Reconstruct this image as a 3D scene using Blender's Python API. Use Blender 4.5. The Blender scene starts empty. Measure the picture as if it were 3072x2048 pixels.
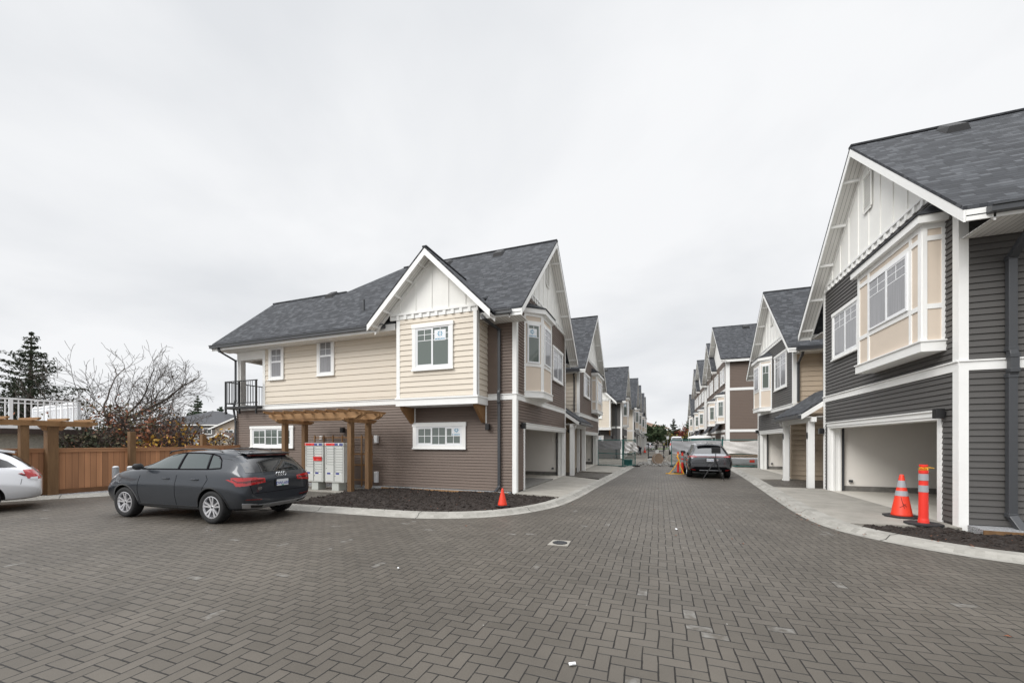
import bpy, bmesh, math, random
from mathutils import Vector, Matrix
from mathutils.bvhtree import BVHTree
R = math.radians
random.seed(7)
scene = bpy.context.scene
# ------------------------------------------------------------------ camera
cam_d = bpy.data.cameras.new("camera"); cam = bpy.data.objects.new("camera", cam_d)
scene.collection.objects.link(cam); scene.camera = cam
cam_d.sensor_width = 36; cam_d.lens = 36 * 1190 / 3072
cam_d.shift_y = (1325 - 1024) / 3072
cam_d.clip_start = 0.05; cam_d.clip_end = 2000
cam.location = (0, 0, 1.72); cam.rotation_euler = (R(90), 0, math.atan(439 / 1190))
# ------------------------------------------------------------------ world (bright overcast sky)
SUN_EL, SUN_AZ = R(38), R(214)
world = bpy.data.worlds.new("World"); scene.world = world; world.use_nodes = True
wt = world.node_tree; wt.nodes.clear()
def wn(t, **k):
    n = wt.nodes.new(t)
    for a, b in k.items(): setattr(n, a, b)
    return n
wo = wn('ShaderNodeOutputWorld')
sky = wn('ShaderNodeTexSky', sky_type='NISHITA', sun_disc=False, sun_elevation=SUN_EL, sun_rotation=SUN_AZ)
bg1 = wn('ShaderNodeBackground'); bg1.inputs[1].default_value = 0.05
wt.links.new(sky.outputs[0], bg1.inputs[0])
tc = wn('ShaderNodeTexCoord'); sep = wn('ShaderNodeSeparateXYZ'); wt.links.new(tc.outputs['Generated'], sep.inputs[0])
# cloud deck: direction projected on a flat layer so clouds shrink to the horizon
zc = wn('ShaderNodeMath', operation='MAXIMUM'); zc.inputs[1].default_value = 0.0; wt.links.new(sep.outputs[2], zc.inputs[0])
za = wn('ShaderNodeMath', operation='ADD'); za.inputs[1].default_value = 0.22; wt.links.new(zc.outputs[0], za.inputs[0])
vd = wn('ShaderNodeVectorMath', operation='DIVIDE'); wt.links.new(tc.outputs['Generated'], vd.inputs[0])
cz = wn('ShaderNodeCombineXYZ'); [wt.links.new(za.outputs[0], cz.inputs[i]) for i in range(3)]; wt.links.new(cz.outputs[0], vd.inputs[1])
n1 = wn('ShaderNodeTexNoise'); n1.inputs['Scale'].default_value = 1.25; n1.inputs['Detail'].default_value = 6; n1.inputs['Roughness'].default_value = 0.5; n1.inputs['Distortion'].default_value = 0.3
wt.links.new(vd.outputs[0], n1.inputs['Vector'])
cr = wn('ShaderNodeValToRGB'); cr.color_ramp.elements[0].position = 0.30; cr.color_ramp.elements[0].color = (0.480, 0.492, 0.510, 1)
cr.color_ramp.elements[1].position = 0.62; cr.color_ramp.elements[1].color = (0.582, 0.588, 0.598, 1)
wt.links.new(n1.outputs[0], cr.inputs[0])
# brighter overhead, as under any overcast
mr = wn('ShaderNodeMapRange'); mr.inputs[1].default_value = 0.0; mr.inputs[2].default_value = 1.0; mr.inputs[3].default_value = 1.0; mr.inputs[4].default_value = 1.03
wt.links.new(zc.outputs[0], mr.inputs[0])
ov = wn('ShaderNodeMapRange'); ov.inputs[1].default_value = 0.765; ov.inputs[2].default_value = 1.0; ov.inputs[3].default_value = 0.0; ov.inputs[4].default_value = 4.4
wt.links.new(zc.outputs[0], ov.inputs[0])
ad = wn('ShaderNodeMath', operation='ADD'); wt.links.new(mr.outputs[0], ad.inputs[0]); wt.links.new(ov.outputs[0], ad.inputs[1])
bg2 = wn('ShaderNodeBackground'); wt.links.new(cr.outputs[0], bg2.inputs[0]); wt.links.new(ad.outputs[0], bg2.inputs[1])
mx = wn('ShaderNodeMixShader'); mx.inputs[0].default_value = 0.98
wt.links.new(bg1.outputs[0], mx.inputs[1]); wt.links.new(bg2.outputs[0], mx.inputs[2]); wt.links.new(mx.outputs[0], wo.inputs[0])
sd = bpy.data.lights.new("sun", 'SUN'); sd.energy = 1.5; sd.angle = R(32); sd.color = (1, 0.98, 0.95)
sun = bpy.data.objects.new("sun", sd); scene.collection.objects.link(sun)
sun.rotation_euler = (R(52), 0, R(-34))
scene.view_settings.view_transform = 'Standard'; scene.view_settings.look = 'None'
scene.view_settings.exposure = 0.68; scene.view_settings.gamma = 1
scene.render.resolution_x = 1024; scene.render.resolution_y = 682
try: scene.cycles.max_bounces = 8
except Exception: pass
# ------------------------------------------------------------------ materials
def newmat(name):
    m = bpy.data.materials.new(name); m.use_nodes = True
    nt = m.node_tree; b = nt.nodes['Principled BSDF']
    return m, nt, b
def mat(name, col, rough=0.6, metal=0.0, var=0.0, vscale=3.0, col2=None, bump=0.0, bscale=60.0, stretch=None, spec=0.5, coat=0.0, thr=None):
    """plain or two-tone noisy surface"""
    m, nt, b = newmat(name)
    b.inputs['Base Color'].default_value = (*col, 1); b.inputs['Roughness'].default_value = rough
    b.inputs['Metallic'].default_value = metal; b.inputs['Specular IOR Level'].default_value = spec
    b.inputs['Coat Weight'].default_value = coat; b.inputs['Coat Roughness'].default_value = 0.04
    N = nt.nodes; L = nt.links
    if var or col2 or bump:
        uv = N.new('ShaderNodeUVMap'); mp = N.new('ShaderNodeMapping')
        if stretch: mp.inputs['Scale'].default_value = (*stretch, 1)
        L.new(uv.outputs[0], mp.inputs[0])
    if var or col2:
        n = N.new('ShaderNodeTexNoise'); n.inputs['Scale'].default_value = vscale; n.inputs['Detail'].default_value = 8; n.inputs['Roughness'].default_value = 0.65
        L.new(mp.outputs[0], n.inputs['Vector'])
        c = N.new('ShaderNodeValToRGB')
        a, z = thr or (0.3, 0.7)
        c.color_ramp.elements[0].position = a; c.color_ramp.elements[1].position = z
        c2 = col2 or tuple(min(1, x * (1 + var)) for x in col)
        c1 = col if col2 else tuple(x * (1 - var) for x in col)
        c.color_ramp.elements[0].color = (*c1, 1); c.color_ramp.elements[1].color = (*c2, 1)
        L.new(n.outputs[0], c.inputs[0]); L.new(c.outputs[0], b.inputs['Base Color'])
    if bump:
        n2 = N.new('ShaderNodeTexNoise'); n2.inputs['Scale'].default_value = bscale; n2.inputs['Detail'].default_value = 6
        L.new(mp.outputs[0], n2.inputs['Vector'])
        bp = N.new('ShaderNodeBump'); bp.inputs['Strength'].default_value = bump; bp.inputs['Distance'].default_value = 0.02
        L.new(n2.outputs[0], bp.inputs['Height']); L.new(bp.outputs[0], b.inputs['Normal'])
    return m
def mth(nt, op, a, b=None, clamp=False):
    n = nt.nodes.new('ShaderNodeMath'); n.operation = op; n.use_clamp = clamp
    for i, v in enumerate((a, b)):
        if v is None: continue
        if isinstance(v, (int, float)): n.inputs[i].default_value = v
        else: nt.links.new(v, n.inputs[i])
    return n.outputs[0]
def mixc(nt, f, a, b, mode='MIX'):
    n = nt.nodes.new('ShaderNodeMix'); n.data_type = 'RGBA'; n.blend_type = mode
    for i, v in ((0, f), (6, a), (7, b)):
        if isinstance(v, (int, float)): n.inputs[i].default_value = v
        elif isinstance(v, tuple): n.inputs[i].default_value = (*v, 1)
        else: nt.links.new(v, n.inputs[i])
    return n.outputs[2]
def paver_mat(name, U=0.117, tone=1.0, rot=0.0):
    """herringbone concrete pavers, one id per brick"""
    m, nt, b = newmat(name); N = nt.nodes; L = nt.links
    uv = N.new('ShaderNodeUVMap'); mp = N.new('ShaderNodeMapping'); mp.inputs['Scale'].default_value = (1 / U, 1 / U, 1); mp.inputs['Rotation'].default_value = (0, 0, rot)
    L.new(uv.outputs[0], mp.inputs[0])
    # slow wobble so that rows are not ruler straight
    wob = N.new('ShaderNodeTexNoise'); wob.inputs['Scale'].default_value = 1.1; L.new(uv.outputs[0], wob.inputs['Vector'])
    wsub = N.new('ShaderNodeVectorMath'); wsub.operation = 'MULTIPLY_ADD'; wsub.inputs[1].default_value = (0.5, 0.5, 0); wsub.inputs[2].default_value = (-0.25, -0.25, 0)
    L.new(wob.outputs['Color'], wsub.inputs[0])
    va = N.new('ShaderNodeVectorMath'); va.operation = 'ADD'; L.new(mp.outputs[0], va.inputs[0]); L.new(wsub.outputs[0], va.inputs[1])
    s = N.new('ShaderNodeSeparateXYZ'); L.new(va.outputs[0], s.inputs[0])
    x, y = s.outputs[0], s.outputs[1]
    i = mth(nt, 'FLOOR', x); j = mth(nt, 'FLOOR', y)
    fx = mth(nt, 'SUBTRACT', x, i); fy = mth(nt, 'SUBTRACT', y, j)
    k = mth(nt, 'FLOORED_MODULO', mth(nt, 'ADD', i, j), 4.0)
    def eq(v): return mth(nt, 'COMPARE', k, v) if False else mth(nt, 'LESS_THAN', mth(nt, 'ABSOLUTE', mth(nt, 'SUBTRACT', k, v)), 0.5)
    k0, k1, k2, k3 = eq(0.), eq(1.), eq(2.), eq(3.)
    big = 9.0
    dl = mth(nt, 'ADD', fx, mth(nt, 'MULTIPLY', k1, big)); dr = mth(nt, 'ADD', mth(nt, 'SUBTRACT', 1.0, fx), mth(nt, 'MULTIPLY', k0, big))
    db = mth(nt, 'ADD', fy, mth(nt, 'MULTIPLY', k3, big)); dt = mth(nt, 'ADD', mth(nt, 'SUBTRACT', 1.0, fy), mth(nt, 'MULTIPLY', k2, big))
    d = mth(nt, 'MINIMUM', mth(nt, 'MINIMUM', dl, dr), mth(nt, 'MINIMUM', db, dt))
    bi = mth(nt, 'SUBTRACT', i, k1); bj = mth(nt, 'SUBTRACT', j, k3)
    cid = N.new('ShaderNodeCombineXYZ'); L.new(bi, cid.inputs[0]); L.new(bj, cid.inputs[1])
    wnz = N.new('ShaderNodeTexWhiteNoise'); wnz.noise_dimensions = '2D'; L.new(cid.outputs[0], wnz.inputs['Vector'])
    ss = N.new('ShaderNodeSeparateColor'); L.new(wnz.outputs['Color'], ss.inputs[0])
    # joint: narrow dark sand line of varying strength
    jn = N.new('ShaderNodeTexNoise'); jn.inputs['Scale'].default_value = 5; jn.inputs['Detail'].default_value = 6; jn.inputs['Roughness'].default_value = 0.8; L.new(uv.outputs[0], jn.inputs['Vector'])
    jw = mth(nt, 'ADD', mth(nt, 'MULTIPLY', mth(nt, 'SUBTRACT', jn.outputs[0], 0.25, True), 0.13), 0.016)
    joint = mth(nt, 'SUBTRACT', 1.0, mth(nt, 'SMOOTH_MIN', 1.0, mth(nt, 'DIVIDE', d, jw)), True) if False else mth(nt, 'LESS_THAN', d, jw)
    soft = mth(nt, 'MULTIPLY', mth(nt, 'SUBTRACT', 1.0, mth(nt, 'DIVIDE', d, 0.10), True), 1.0)
    # brick tone
    r1 = N.new('ShaderNodeValToRGB'); e = r1.color_ramp.elements
    e[0].position = 0; e[0].color = (0.078 * tone, 0.0685 * tone, 0.0565 * tone, 1); e[1].position = 1; e[1].color = (0.096 * tone, 0.0845 * tone, 0.0705 * tone, 1)
    L.new(ss.outputs[0], r1.inputs[0])
    grain = N.new('ShaderNodeTexNoise'); grain.inputs['Scale'].default_value = 90; grain.inputs['Detail'].default_value = 6; grain.inputs['Roughness'].default_value = 0.75; L.new(uv.outputs[0], grain.inputs['Vector'])
    gm = N.new('ShaderNodeMapRange'); gm.inputs[1].default_value = 0.3; gm.inputs[2].default_value = 0.7; gm.inputs[3].default_value = 0.86; gm.inputs[4].default_value = 1.13; L.new(grain.outputs[0], gm.inputs[0])
    big_n = N.new('ShaderNodeTexNoise'); big_n.inputs['Scale'].default_value = 0.45; big_n.inputs['Detail'].default_value = 7; big_n.inputs['Roughness'].default_value = 0.6; L.new(uv.outputs[0], big_n.inputs['Vector'])
    bm_ = N.new('ShaderNodeMapRange'); bm_.inputs[1].default_value = 0.3; bm_.inputs[2].default_value = 0.7; bm_.inputs[3].default_value = 0.80; bm_.inputs[4].default_value = 1.20; L.new(big_n.outputs[0], bm_.inputs[0])
    f = mth(nt, 'MULTIPLY', gm.outputs[0], bm_.outputs[0])
    st2 = N.new('ShaderNodeTexNoise'); st2.inputs['Scale'].default_value = 0.17; st2.inputs['Detail'].default_value = 9; st2.inputs['Roughness'].default_value = 0.7; st2.inputs['Distortion'].default_value = 0.6; L.new(uv.outputs[0], st2.inputs['Vector'])
    sm2 = N.new('ShaderNodeMapRange'); sm2.inputs[1].default_value = 0.38; sm2.inputs[2].default_value = 0.62; sm2.inputs[3].default_value = 0.86; sm2.inputs[4].default_value = 1.10; L.new(st2.outputs[0], sm2.inputs[0])
    f = mth(nt, 'MULTIPLY', f, sm2.outputs[0])
    cf = N.new('ShaderNodeCombineXYZ'); [L.new(f, cf.inputs[q]) for q in range(3)]
    c1 = mixc(nt, 1.0, r1.outputs[0], cf.outputs[0], 'MULTIPLY')
    # a few pale efflorescence patches inside single bricks
    pk = mth(nt, 'GREATER_THAN', ss.outputs[1], 0.988)
    pn = N.new('ShaderNodeTexNoise'); pn.inputs['Scale'].default_value = 11; pn.inputs['Detail'].default_value = 4; L.new(uv.outputs[0], pn.inputs['Vector'])
    pm = mth(nt, 'MULTIPLY', mth(nt, 'MULTIPLY', mth(nt, 'SUBTRACT', pn.outputs[0], 0.42, True), 4.0, True), pk)
    c2 = mixc(nt, pm, c1, (0.17, 0.163, 0.15))
    sp = N.new('ShaderNodeTexVoronoi'); sp.inputs['Scale'].default_value = 2.2; L.new(uv.outputs[0], sp.inputs['Vector'])
    spk = mth(nt, 'LESS_THAN', sp.outputs['Distance'], 0.018)
    c2 = mixc(nt, mth(nt, 'MULTIPLY', spk, 0.8), c2, (0.42, 0.41, 0.38))
    c3 = mixc(nt, mth(nt, 'MULTIPLY', soft, 0.28), c2, (0.05, 0.047, 0.042))
    c4 = mixc(nt, mth(nt, 'MULTIPLY', joint, 0.93), c3, (0.010, 0.009, 0.008))
    L.new(c4, b.inputs['Base Color'])
    rr = mth(nt, 'ADD', mth(nt, 'MULTIPLY', ss.outputs[2], 0.1), 0.52); L.new(rr, b.inputs['Roughness']); b.inputs['Specular IOR Level'].default_value = 0.35
    h = mth(nt, 'ADD', mth(nt, 'MULTIPLY', mth(nt, 'MINIMUM', mth(nt, 'DIVIDE', d, 0.07), 1.0), 1.0), mth(nt, 'MULTIPLY', grain.outputs[0], 0.3))
    h = mth(nt, 'ADD', h, mth(nt, 'MULTIPLY', ss.outputs[1], 0.5))
    bp = N.new('ShaderNodeBump'); bp.inputs['Strength'].default_value = 0.7; bp.inputs['Distance'].default_value = 0.005; L.new(h, bp.inputs['Height']); L.new(bp.outputs[0], b.inputs['Normal'])
    return m
def shingle_mat(name):
    m, nt, b = newmat(name); N = nt.nodes; L = nt.links
    uv = N.new('ShaderNodeUVMap'); s = N.new('ShaderNodeSeparateXYZ'); L.new(uv.outputs[0], s.inputs[0])
    row = mth(nt, 'DIVIDE', s.outputs[1], 0.128); j = mth(nt, 'FLOOR', row); fy = mth(nt, 'SUBTRACT', row, j)
    wr = N.new('ShaderNodeTexWhiteNoise'); wr.noise_dimensions = '1D'; L.new(j, wr.inputs['W'])
    xs = mth(nt, 'ADD', mth(nt, 'DIVIDE', s.outputs[0], 0.185), mth(nt, 'MULTIPLY', wr.outputs['Value'], 7.3))
    jit = N.new('ShaderNodeTexNoise'); jit.noise_dimensions = '2D'; jit.inputs['Scale'].default_value = 1.3
    cj = N.new('ShaderNodeCombineXYZ'); L.new(xs, cj.inputs[0]); L.new(j, cj.inputs[1]); L.new(cj.outputs[0], jit.inputs['Vector'])
    xs2 = mth(nt, 'ADD', xs, mth(nt, 'MULTIPLY', jit.outputs[0], 1.6))
    i = mth(nt, 'FLOOR', xs2); fx = mth(nt, 'SUBTRACT', xs2, i)
    c = N.new('ShaderNodeCombineXYZ'); L.new(i, c.inputs[0]); L.new(j, c.inputs[1])
    w = N.new('ShaderNodeTexWhiteNoise'); w.noise_dimensions = '2D'; L.new(c.outputs[0], w.inputs['Vector'])
    rp = N.new('ShaderNodeValToRGB'); e = rp.color_ramp.elements
    e[0].position = 0.0; e[0].color = (0.028, 0.030, 0.034, 1); e[1].position = 1.0; e[1].color = (0.080, 0.084, 0.092, 1)
    q = rp.color_ramp.elements.new(0.55); q.color = (0.044, 0.047, 0.053, 1); q = rp.color_ramp.elements.new(0.8); q.color = (0.062, 0.066, 0.073, 1)
    L.new(w.outputs['Value'], rp.inputs[0])
    g = N.new('ShaderNodeTexNoise'); g.inputs['Scale'].default_value = 160; g.inputs['Detail'].default_value = 4; L.new(uv.outputs[0], g.inputs['Vector'])
    g2 = N.new('ShaderNodeTexNoise'); g2.inputs['Scale'].default_value = 0.6; g2.inputs['Detail'].default_value = 5; L.new(uv.outputs[0], g2.inputs['Vector'])
    f = mth(nt, 'MULTIPLY', mth(nt, 'ADD', mth(nt, 'MULTIPLY', g.outputs[0], 1.7), 0.15), mth(nt, 'ADD', mth(nt, 'MULTIPLY', g2.outputs[0], 0.6), 0.7))
    cf = N.new('ShaderNodeCombineXYZ'); [L.new(f, cf.inputs[k]) for k in range(3)]
    c1 = mixc(nt, 1.0, rp.outputs[0], cf.outputs[0], 'MULTIPLY')
    edge = mth(nt, 'MAXIMUM', mth(nt, 'LESS_THAN', fy, 0.13), mth(nt, 'MULTIPLY', mth(nt, 'LESS_THAN', fx, 0.05), 0.7))
    c2 = mixc(nt, mth(nt, 'MULTIPLY', edge, 0.75), c1, (0.012, 0.012, 0.014))
    L.new(c2, b.inputs['Base Color']); b.inputs['Roughness'].default_value = 0.85; b.inputs['Specular IOR Level'].default_value = 0.3
    h = mth(nt, 'ADD', mth(nt, 'MULTIPLY', mth(nt, 'SUBTRACT', 1.0, fy), 1.0), mth(nt, 'MULTIPLY', w.outputs['Value'], 0.6))
    bp = N.new('ShaderNodeBump'); bp.inputs['Strength'].default_value = 0.6; bp.inputs['Distance'].default_value = 0.012; L.new(h, bp.inputs['Height']); L.new(bp.outputs[0], b.inputs['Normal'])
    return m
def stripe_mat(name, col, dark, pitch, axis=1, width=0.1, rough=0.6, board=0.0, grainy=None):
    """boards/panels divided by thin dark gaps; board = tone spread between boards"""
    m, nt, b = newmat(name); N = nt.nodes; L = nt.links
    uv = N.new('ShaderNodeUVMap'); s = N.new('ShaderNodeSeparateXYZ'); L.new(uv.outputs[0], s.inputs[0])
    t = mth(nt, 'DIVIDE', s.outputs[axis], pitch); j = mth(nt, 'FLOOR', t); fr = mth(nt, 'SUBTRACT', t, j)
    gap = mth(nt, 'LESS_THAN', fr, width)
    w = N.new('ShaderNodeTexWhiteNoise'); w.noise_dimensions = '1D'; L.new(j, w.inputs['W'])
    f = mth(nt, 'ADD', mth(nt, 'MULTIPLY', w.outputs['Value'], board), 1 - board / 2)
    if grainy:
        mp = N.new('ShaderNodeMapping'); mp.inputs['Scale'].default_value = (*grainy, 1); L.new(uv.outputs[0], mp.inputs[0])
        off = N.new('ShaderNodeVectorMath'); off.operation = 'ADD'; L.new(mp.outputs[0], off.inputs[0]); L.new(w.outputs['Color'], off.inputs[1])
        g = N.new('ShaderNodeTexNoise'); g.inputs['Scale'].default_value = 1; g.inputs['Detail'].default_value = 6; L.new(off.outputs[0], g.inputs['Vector'])
        f = mth(nt, 'MULTIPLY', f, mth(nt, 'ADD', mth(nt, 'MULTIPLY', g.outputs[0], 1.5), 0.28))
    cf = N.new('ShaderNodeCombineXYZ'); [L.new(f, cf.inputs[k]) for k in range(3)]
    c1 = mixc(nt, 1.0, col, cf.outputs[0], 'MULTIPLY')
    L.new(mixc(nt, gap, c1, dark), b.inputs['Base Color']); b.inputs['Roughness'].default_value = rough
    return m
def glass_mat(name, col, rough=0.03):
    m, nt, b = newmat(name)
    b.inputs['Base Color'].default_value = (*col, 1); b.inputs['Roughness'].default_value = rough; b.inputs['Specular IOR Level'].default_value = 0.8
    return m
MT = {}
MT['paver'] = paver_mat('paver'); MT['paver_path'] = paver_mat('paver_path', 0.1, 0.9, 0.3)
MT['shingle'] = shingle_mat('shingle')
MT['brown'] = mat('brown_siding', (0.158, 0.117, 0.094), 0.6, var=0.05, vscale=1.5, bump=0.08, bscale=40, stretch=(0.3, 4))
MT['grey'] = mat('grey_siding', (0.088, 0.084, 0.080), 0.6, var=0.05, vscale=1.5, bump=0.08, bscale=40, stretch=(0.3, 4))
MT['cream'] = mat('cream_siding', (0.70, 0.63, 0.53), 0.6, var=0.03, vscale=1.5, bump=0.08, bscale=40, stretch=(0.3, 4))
MT['tan'] = mat('tan_siding', (0.46, 0.38, 0.29), 0.6, var=0.03, vscale=1.5, bump=0.08, bscale=40, stretch=(0.3, 4))
MT['panel'] = mat('cream_panel', (0.68, 0.585, 0.485), 0.65, var=0.03, vscale=2)
MT['white'] = mat('white_trim', (0.86, 0.86, 0.84), 0.5, var=0.03, vscale=2)
MT['board'] = mat('white_board', (0.85, 0.845, 0.81), 0.6, var=0.03, vscale=2)
MT['vinyl'] = mat('vinyl', (0.82, 0.83, 0.84), 0.3)
MT['soffit'] = stripe_mat('soffit', (0.80, 0.79, 0.76), (0.36, 0.35, 0.33), 0.1, 0, 0.12)
MT['gutter'] = mat('dark_gutter', (0.055, 0.058, 0.063), 0.35)
MT['black'] = mat('black_metal', (0.012, 0.012, 0.013), 0.4)
MT['glass'] = glass_mat('window_glass', (0.13, 0.155, 0.14)); MT['glass2'] = mat('curtained_glass', (0.19, 0.19, 0.20), 0.07, col2=(0.30, 0.30, 0.31), vscale=3, stretch=(9, .25), spec=.8)
MT['glass_d'] = glass_mat('dark_glass', (0.045, 0.055, 0.05))
MT['drywall'] = mat('drywall', (0.90, 0.86, 0.80), 0.8, var=0.03, vscale=1)
MT['concrete'] = mat('concrete', (0.21, 0.197, 0.172), 0.8, col2=(0.32, 0.30, 0.265), vscale=1.6, bump=0.15, bscale=50)
MT['curb'] = mat('curb_concrete', (0.18, 0.172, 0.152), 0.8, col2=(0.31, 0.298, 0.27), vscale=1.7, bump=0.25, bscale=30, thr=(0.25, 0.6))
MT['slab'] = mat('garage_slab', (0.46, 0.43, 0.38), 0.6, col2=(0.58, 0.55, 0.49), vscale=1.2); MT['found'] = mat('foundation', (0.12, 0.115, 0.105), 0.85, col2=(0.24, 0.23, 0.21), vscale=4, bump=0.3, bscale=30)
MT['mulch'] = mat('mulch', (0.006, 0.004, 0.003), 0.95, col2=(0.036, 0.023, 0.016), vscale=26, bump=1.0, bscale=45, thr=(0.35, 0.75))
MT['gravel'] = mat('gravel', (0.07, 0.07, 0.07), 0.9, col2=(0.50, 0.51, 0.52), vscale=40, bump=0.9, bscale=60, thr=(0.35, 0.65))
MT['dirt'] = mat('dirt', (0.085, 0.075, 0.062), 0.95, col2=(0.20, 0.185, 0.16), vscale=2.5, bump=0.6, bscale=20)
MT['grass'] = mat('grass', (0.045, 0.075, 0.02), 0.95, col2=(0.09, 0.14, 0.035), vscale=4, bump=0.6, bscale=40)
MT['timber'] = mat('timber', (0.19, 0.098, 0.038), 0.7, col2=(0.34, 0.19, 0.085), vscale=5, bump=0.3, bscale=30, stretch=(1, 0.15))
MT['timber_h'] = mat('timber_h', (0.21, 0.11, 0.043), 0.7, col2=(0.38, 0.22, 0.10), vscale=5, bump=0.3, bscale=30, stretch=(0.15, 1))
MT['timber_d'] = mat('timber_d', (0.11, 0.058, 0.024), 0.7, col2=(0.22, 0.125, 0.055), vscale=5, bump=0.3, bscale=30, stretch=(1, 0.15))
MT['gap'] = mat('panel_gap', (0.006, 0.006, 0.007), .9, spec=.05); MT['rubber'] = mat('rubber', (0.018, 0.018, 0.019), 0.7); MT['steel'] = mat('steel', (0.35, 0.36, 0.38), 0.4, 0.6)
# ------------------------------------------------------------------ mesh helpers
SPLIT = {'gutter', 'eave_gutter', 'side_windows', 'panel_gaps', 'arch_trim', 'foundation', 'door_track', 'porch_roof', 'eave_fascia', 'exhaust_trim', 'lower_cladding', 'light_bar', 'garage_opening', 'bearers', 'tail_light', 'lamp_insert'}
class MB:
    def __init__(s): s.v = []; s.f = []; s.m = []; s.cur = 0
    def add(s, vs, fs):
        o = len(s.v); s.v += [tuple(p) for p in vs]; s.f += [tuple(i + o for i in f) for f in fs]; s.m += [s.cur] * len(fs)
    def poly(s, pts): s.add(pts, [tuple(range(len(pts)))])
    def box(s, x0, x1, y0, y1, z0, z1, fr=None):
        P = [(x, y, z) for z in (z0, z1) for y in (y0, y1) for x in (x0, x1)]
        if fr: P = [fr(*p) for p in P]
        s.add(P, [(0, 2, 3, 1), (4, 5, 7, 6), (0, 1, 5, 4), (1, 3, 7, 5), (3, 2, 6, 7), (2, 0, 4, 6)])
    def slab(s, top, d):
        """polygon and its copy moved by vector d, closed"""
        n = len(top); T = [Vector(p) for p in top]; B = [p + Vector(d) for p in T]
        s.add(T + B, [tuple(range(n)), tuple(range(2 * n - 1, n - 1, -1))] + [(i, i + n, (i + 1) % n + n, (i + 1) % n) for i in range(n)])
    def beam(s, a, b, w, h, up=(0, 0, 1)):
        a = Vector(a); b = Vector(b); d = (b - a).normalized(); up = Vector(up)
        sx = d.cross(up).normalized(); uz = sx.cross(d).normalized()
        P = []
        for c in (a, b):
            for i, j in ((-1, -1), (1, -1), (1, 1), (-1, 1)): P.append(c + sx * w / 2 * i + uz * h / 2 * j)
        s.add(P, [(0, 1, 2, 3), (7, 6, 5, 4), (0, 4, 5, 1), (1, 5, 6, 2), (2, 6, 7, 3), (3, 7, 4, 0)])
    def tube(s, pts, r, n=8, closed=True):
        pts = [Vector(p) for p in pts]; rs = r if isinstance(r, (list, tuple)) else [r] * len(pts)
        o = len(s.v); V = []; ref = None
        for k, p in enumerate(pts):
            d = (pts[min(k + 1, len(pts) - 1)] - pts[max(k - 1, 0)]).normalized()
            if ref is None: ref = Vector((0, 0, 1)) if abs(d.z) < 0.9 else Vector((1, 0, 0))
            sx = d.cross(ref).normalized(); sy = sx.cross(d).normalized(); ref = sy
            for q in range(n):
                a = 2 * math.pi * q / n; V.append(p + (sx * math.cos(a) + sy * math.sin(a)) * rs[k])
        F = []
        for k in range(len(pts) - 1):
            for q in range(n): F.append((k * n + q, k * n + (q + 1) % n, (k + 1) * n + (q + 1) % n, (k + 1) * n + q))
        if closed: F += [tuple(range(n - 1, -1, -1)), tuple(range((len(pts) - 1) * n, len(pts) * n))]
        s.add(V, F)
    def lathe(s, c, prof, n=20, axis='z', cap=True):
        """prof: list of (radius, height)"""
        V = []; c = Vector(c)
        for r, h in prof:
            for q in range(n):
                a = 2 * math.pi * q / n
                V.append(c + (Vector((r * math.cos(a), r * math.sin(a), h)) if axis == 'z' else Vector((r * math.cos(a), h, r * math.sin(a)))))
        F = []
        for k in range(len(prof) - 1):
            for q in range(n): F.append((k * n + q, k * n + (q + 1) % n, (k + 1) * n + (q + 1) % n, (k + 1) * n + q))
        if cap: F += [tuple(range(n - 1, -1, -1)), tuple(range((len(prof) - 1) * n, len(prof) * n))]
        s.add(V, F)
    def clusters(s, gap=0.05):
        par = list(range(len(s.v)))
        def fd(a):
            while par[a] != a: par[a] = par[par[a]]; a = par[a]
            return a
        for f in s.f:
            for q in f[1:]: par[fd(q)] = fd(f[0])
        comp = {}
        for i, f in enumerate(s.f): comp.setdefault(fd(f[0]), []).append(i)
        B = []
        for k, fs in comp.items():
            P = [s.v[q] for i in fs for q in s.f[i]]; B.append([fs, [min(p[c] for p in P) - gap for c in range(3)], [max(p[c] for p in P) + gap for c in range(3)]])
        ch = True
        while ch:
            ch = False
            for i in range(len(B)):
                for j in range(len(B) - 1, i, -1):
                    if all(B[i][1][c] < B[j][2][c] and B[j][1][c] < B[i][2][c] for c in range(3)):
                        B[i][0] += B[j][0]; B[i][1] = [min(a, b) for a, b in zip(B[i][1], B[j][1])]; B[i][2] = [max(a, b) for a, b in zip(B[i][2], B[j][2])]; B.pop(j); ch = True
        out = []
        for fs, _, _ in B:
            m = MB(); idx = {}
            for i in fs:
                f = s.f[i]
                for q in f:
                    if q not in idx: idx[q] = len(m.v); m.v.append(s.v[q])
                m.f.append(tuple(idx[q] for q in f)); m.m.append(s.m[i])
            out.append(m)
        return out
    def build(s, name, mats, parent=None, smooth=False, bevel=0.0, loc=None, kind=None, label=None, fixn=True):
        if name in SPLIT and parent is not None:
            C_ = s.clusters()
            if len(C_) > 1:
                r = [m._build(name, mats, parent, smooth, bevel, loc, kind, label, fixn) for m in C_]
                return r[0]
        return s._build(name, mats, parent, smooth, bevel, loc, kind, label, fixn)
    def _build(s, name, mats, parent=None, smooth=False, bevel=0.0, loc=None, kind=None, label=None, fixn=True):
        if not isinstance(mats, (list, tuple)): mats = [mats]
        me = bpy.data.meshes.new(name); o = bpy.data.objects.new(name, me)
        base = Vector((0, 0, 0))
        if parent is not None: base = wloc(parent)
        elif loc is not None: base = Vector(loc)
        me.from_pydata([Vector(p) - base for p in s.v], [], s.f)
        for i, p in enumerate(me.polygons): p.material_index = min(s.m[i], len(mats) - 1); p.use_smooth = smooth
        for mm in mats: me.materials.append(MT[mm] if isinstance(mm, str) else mm)
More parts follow.
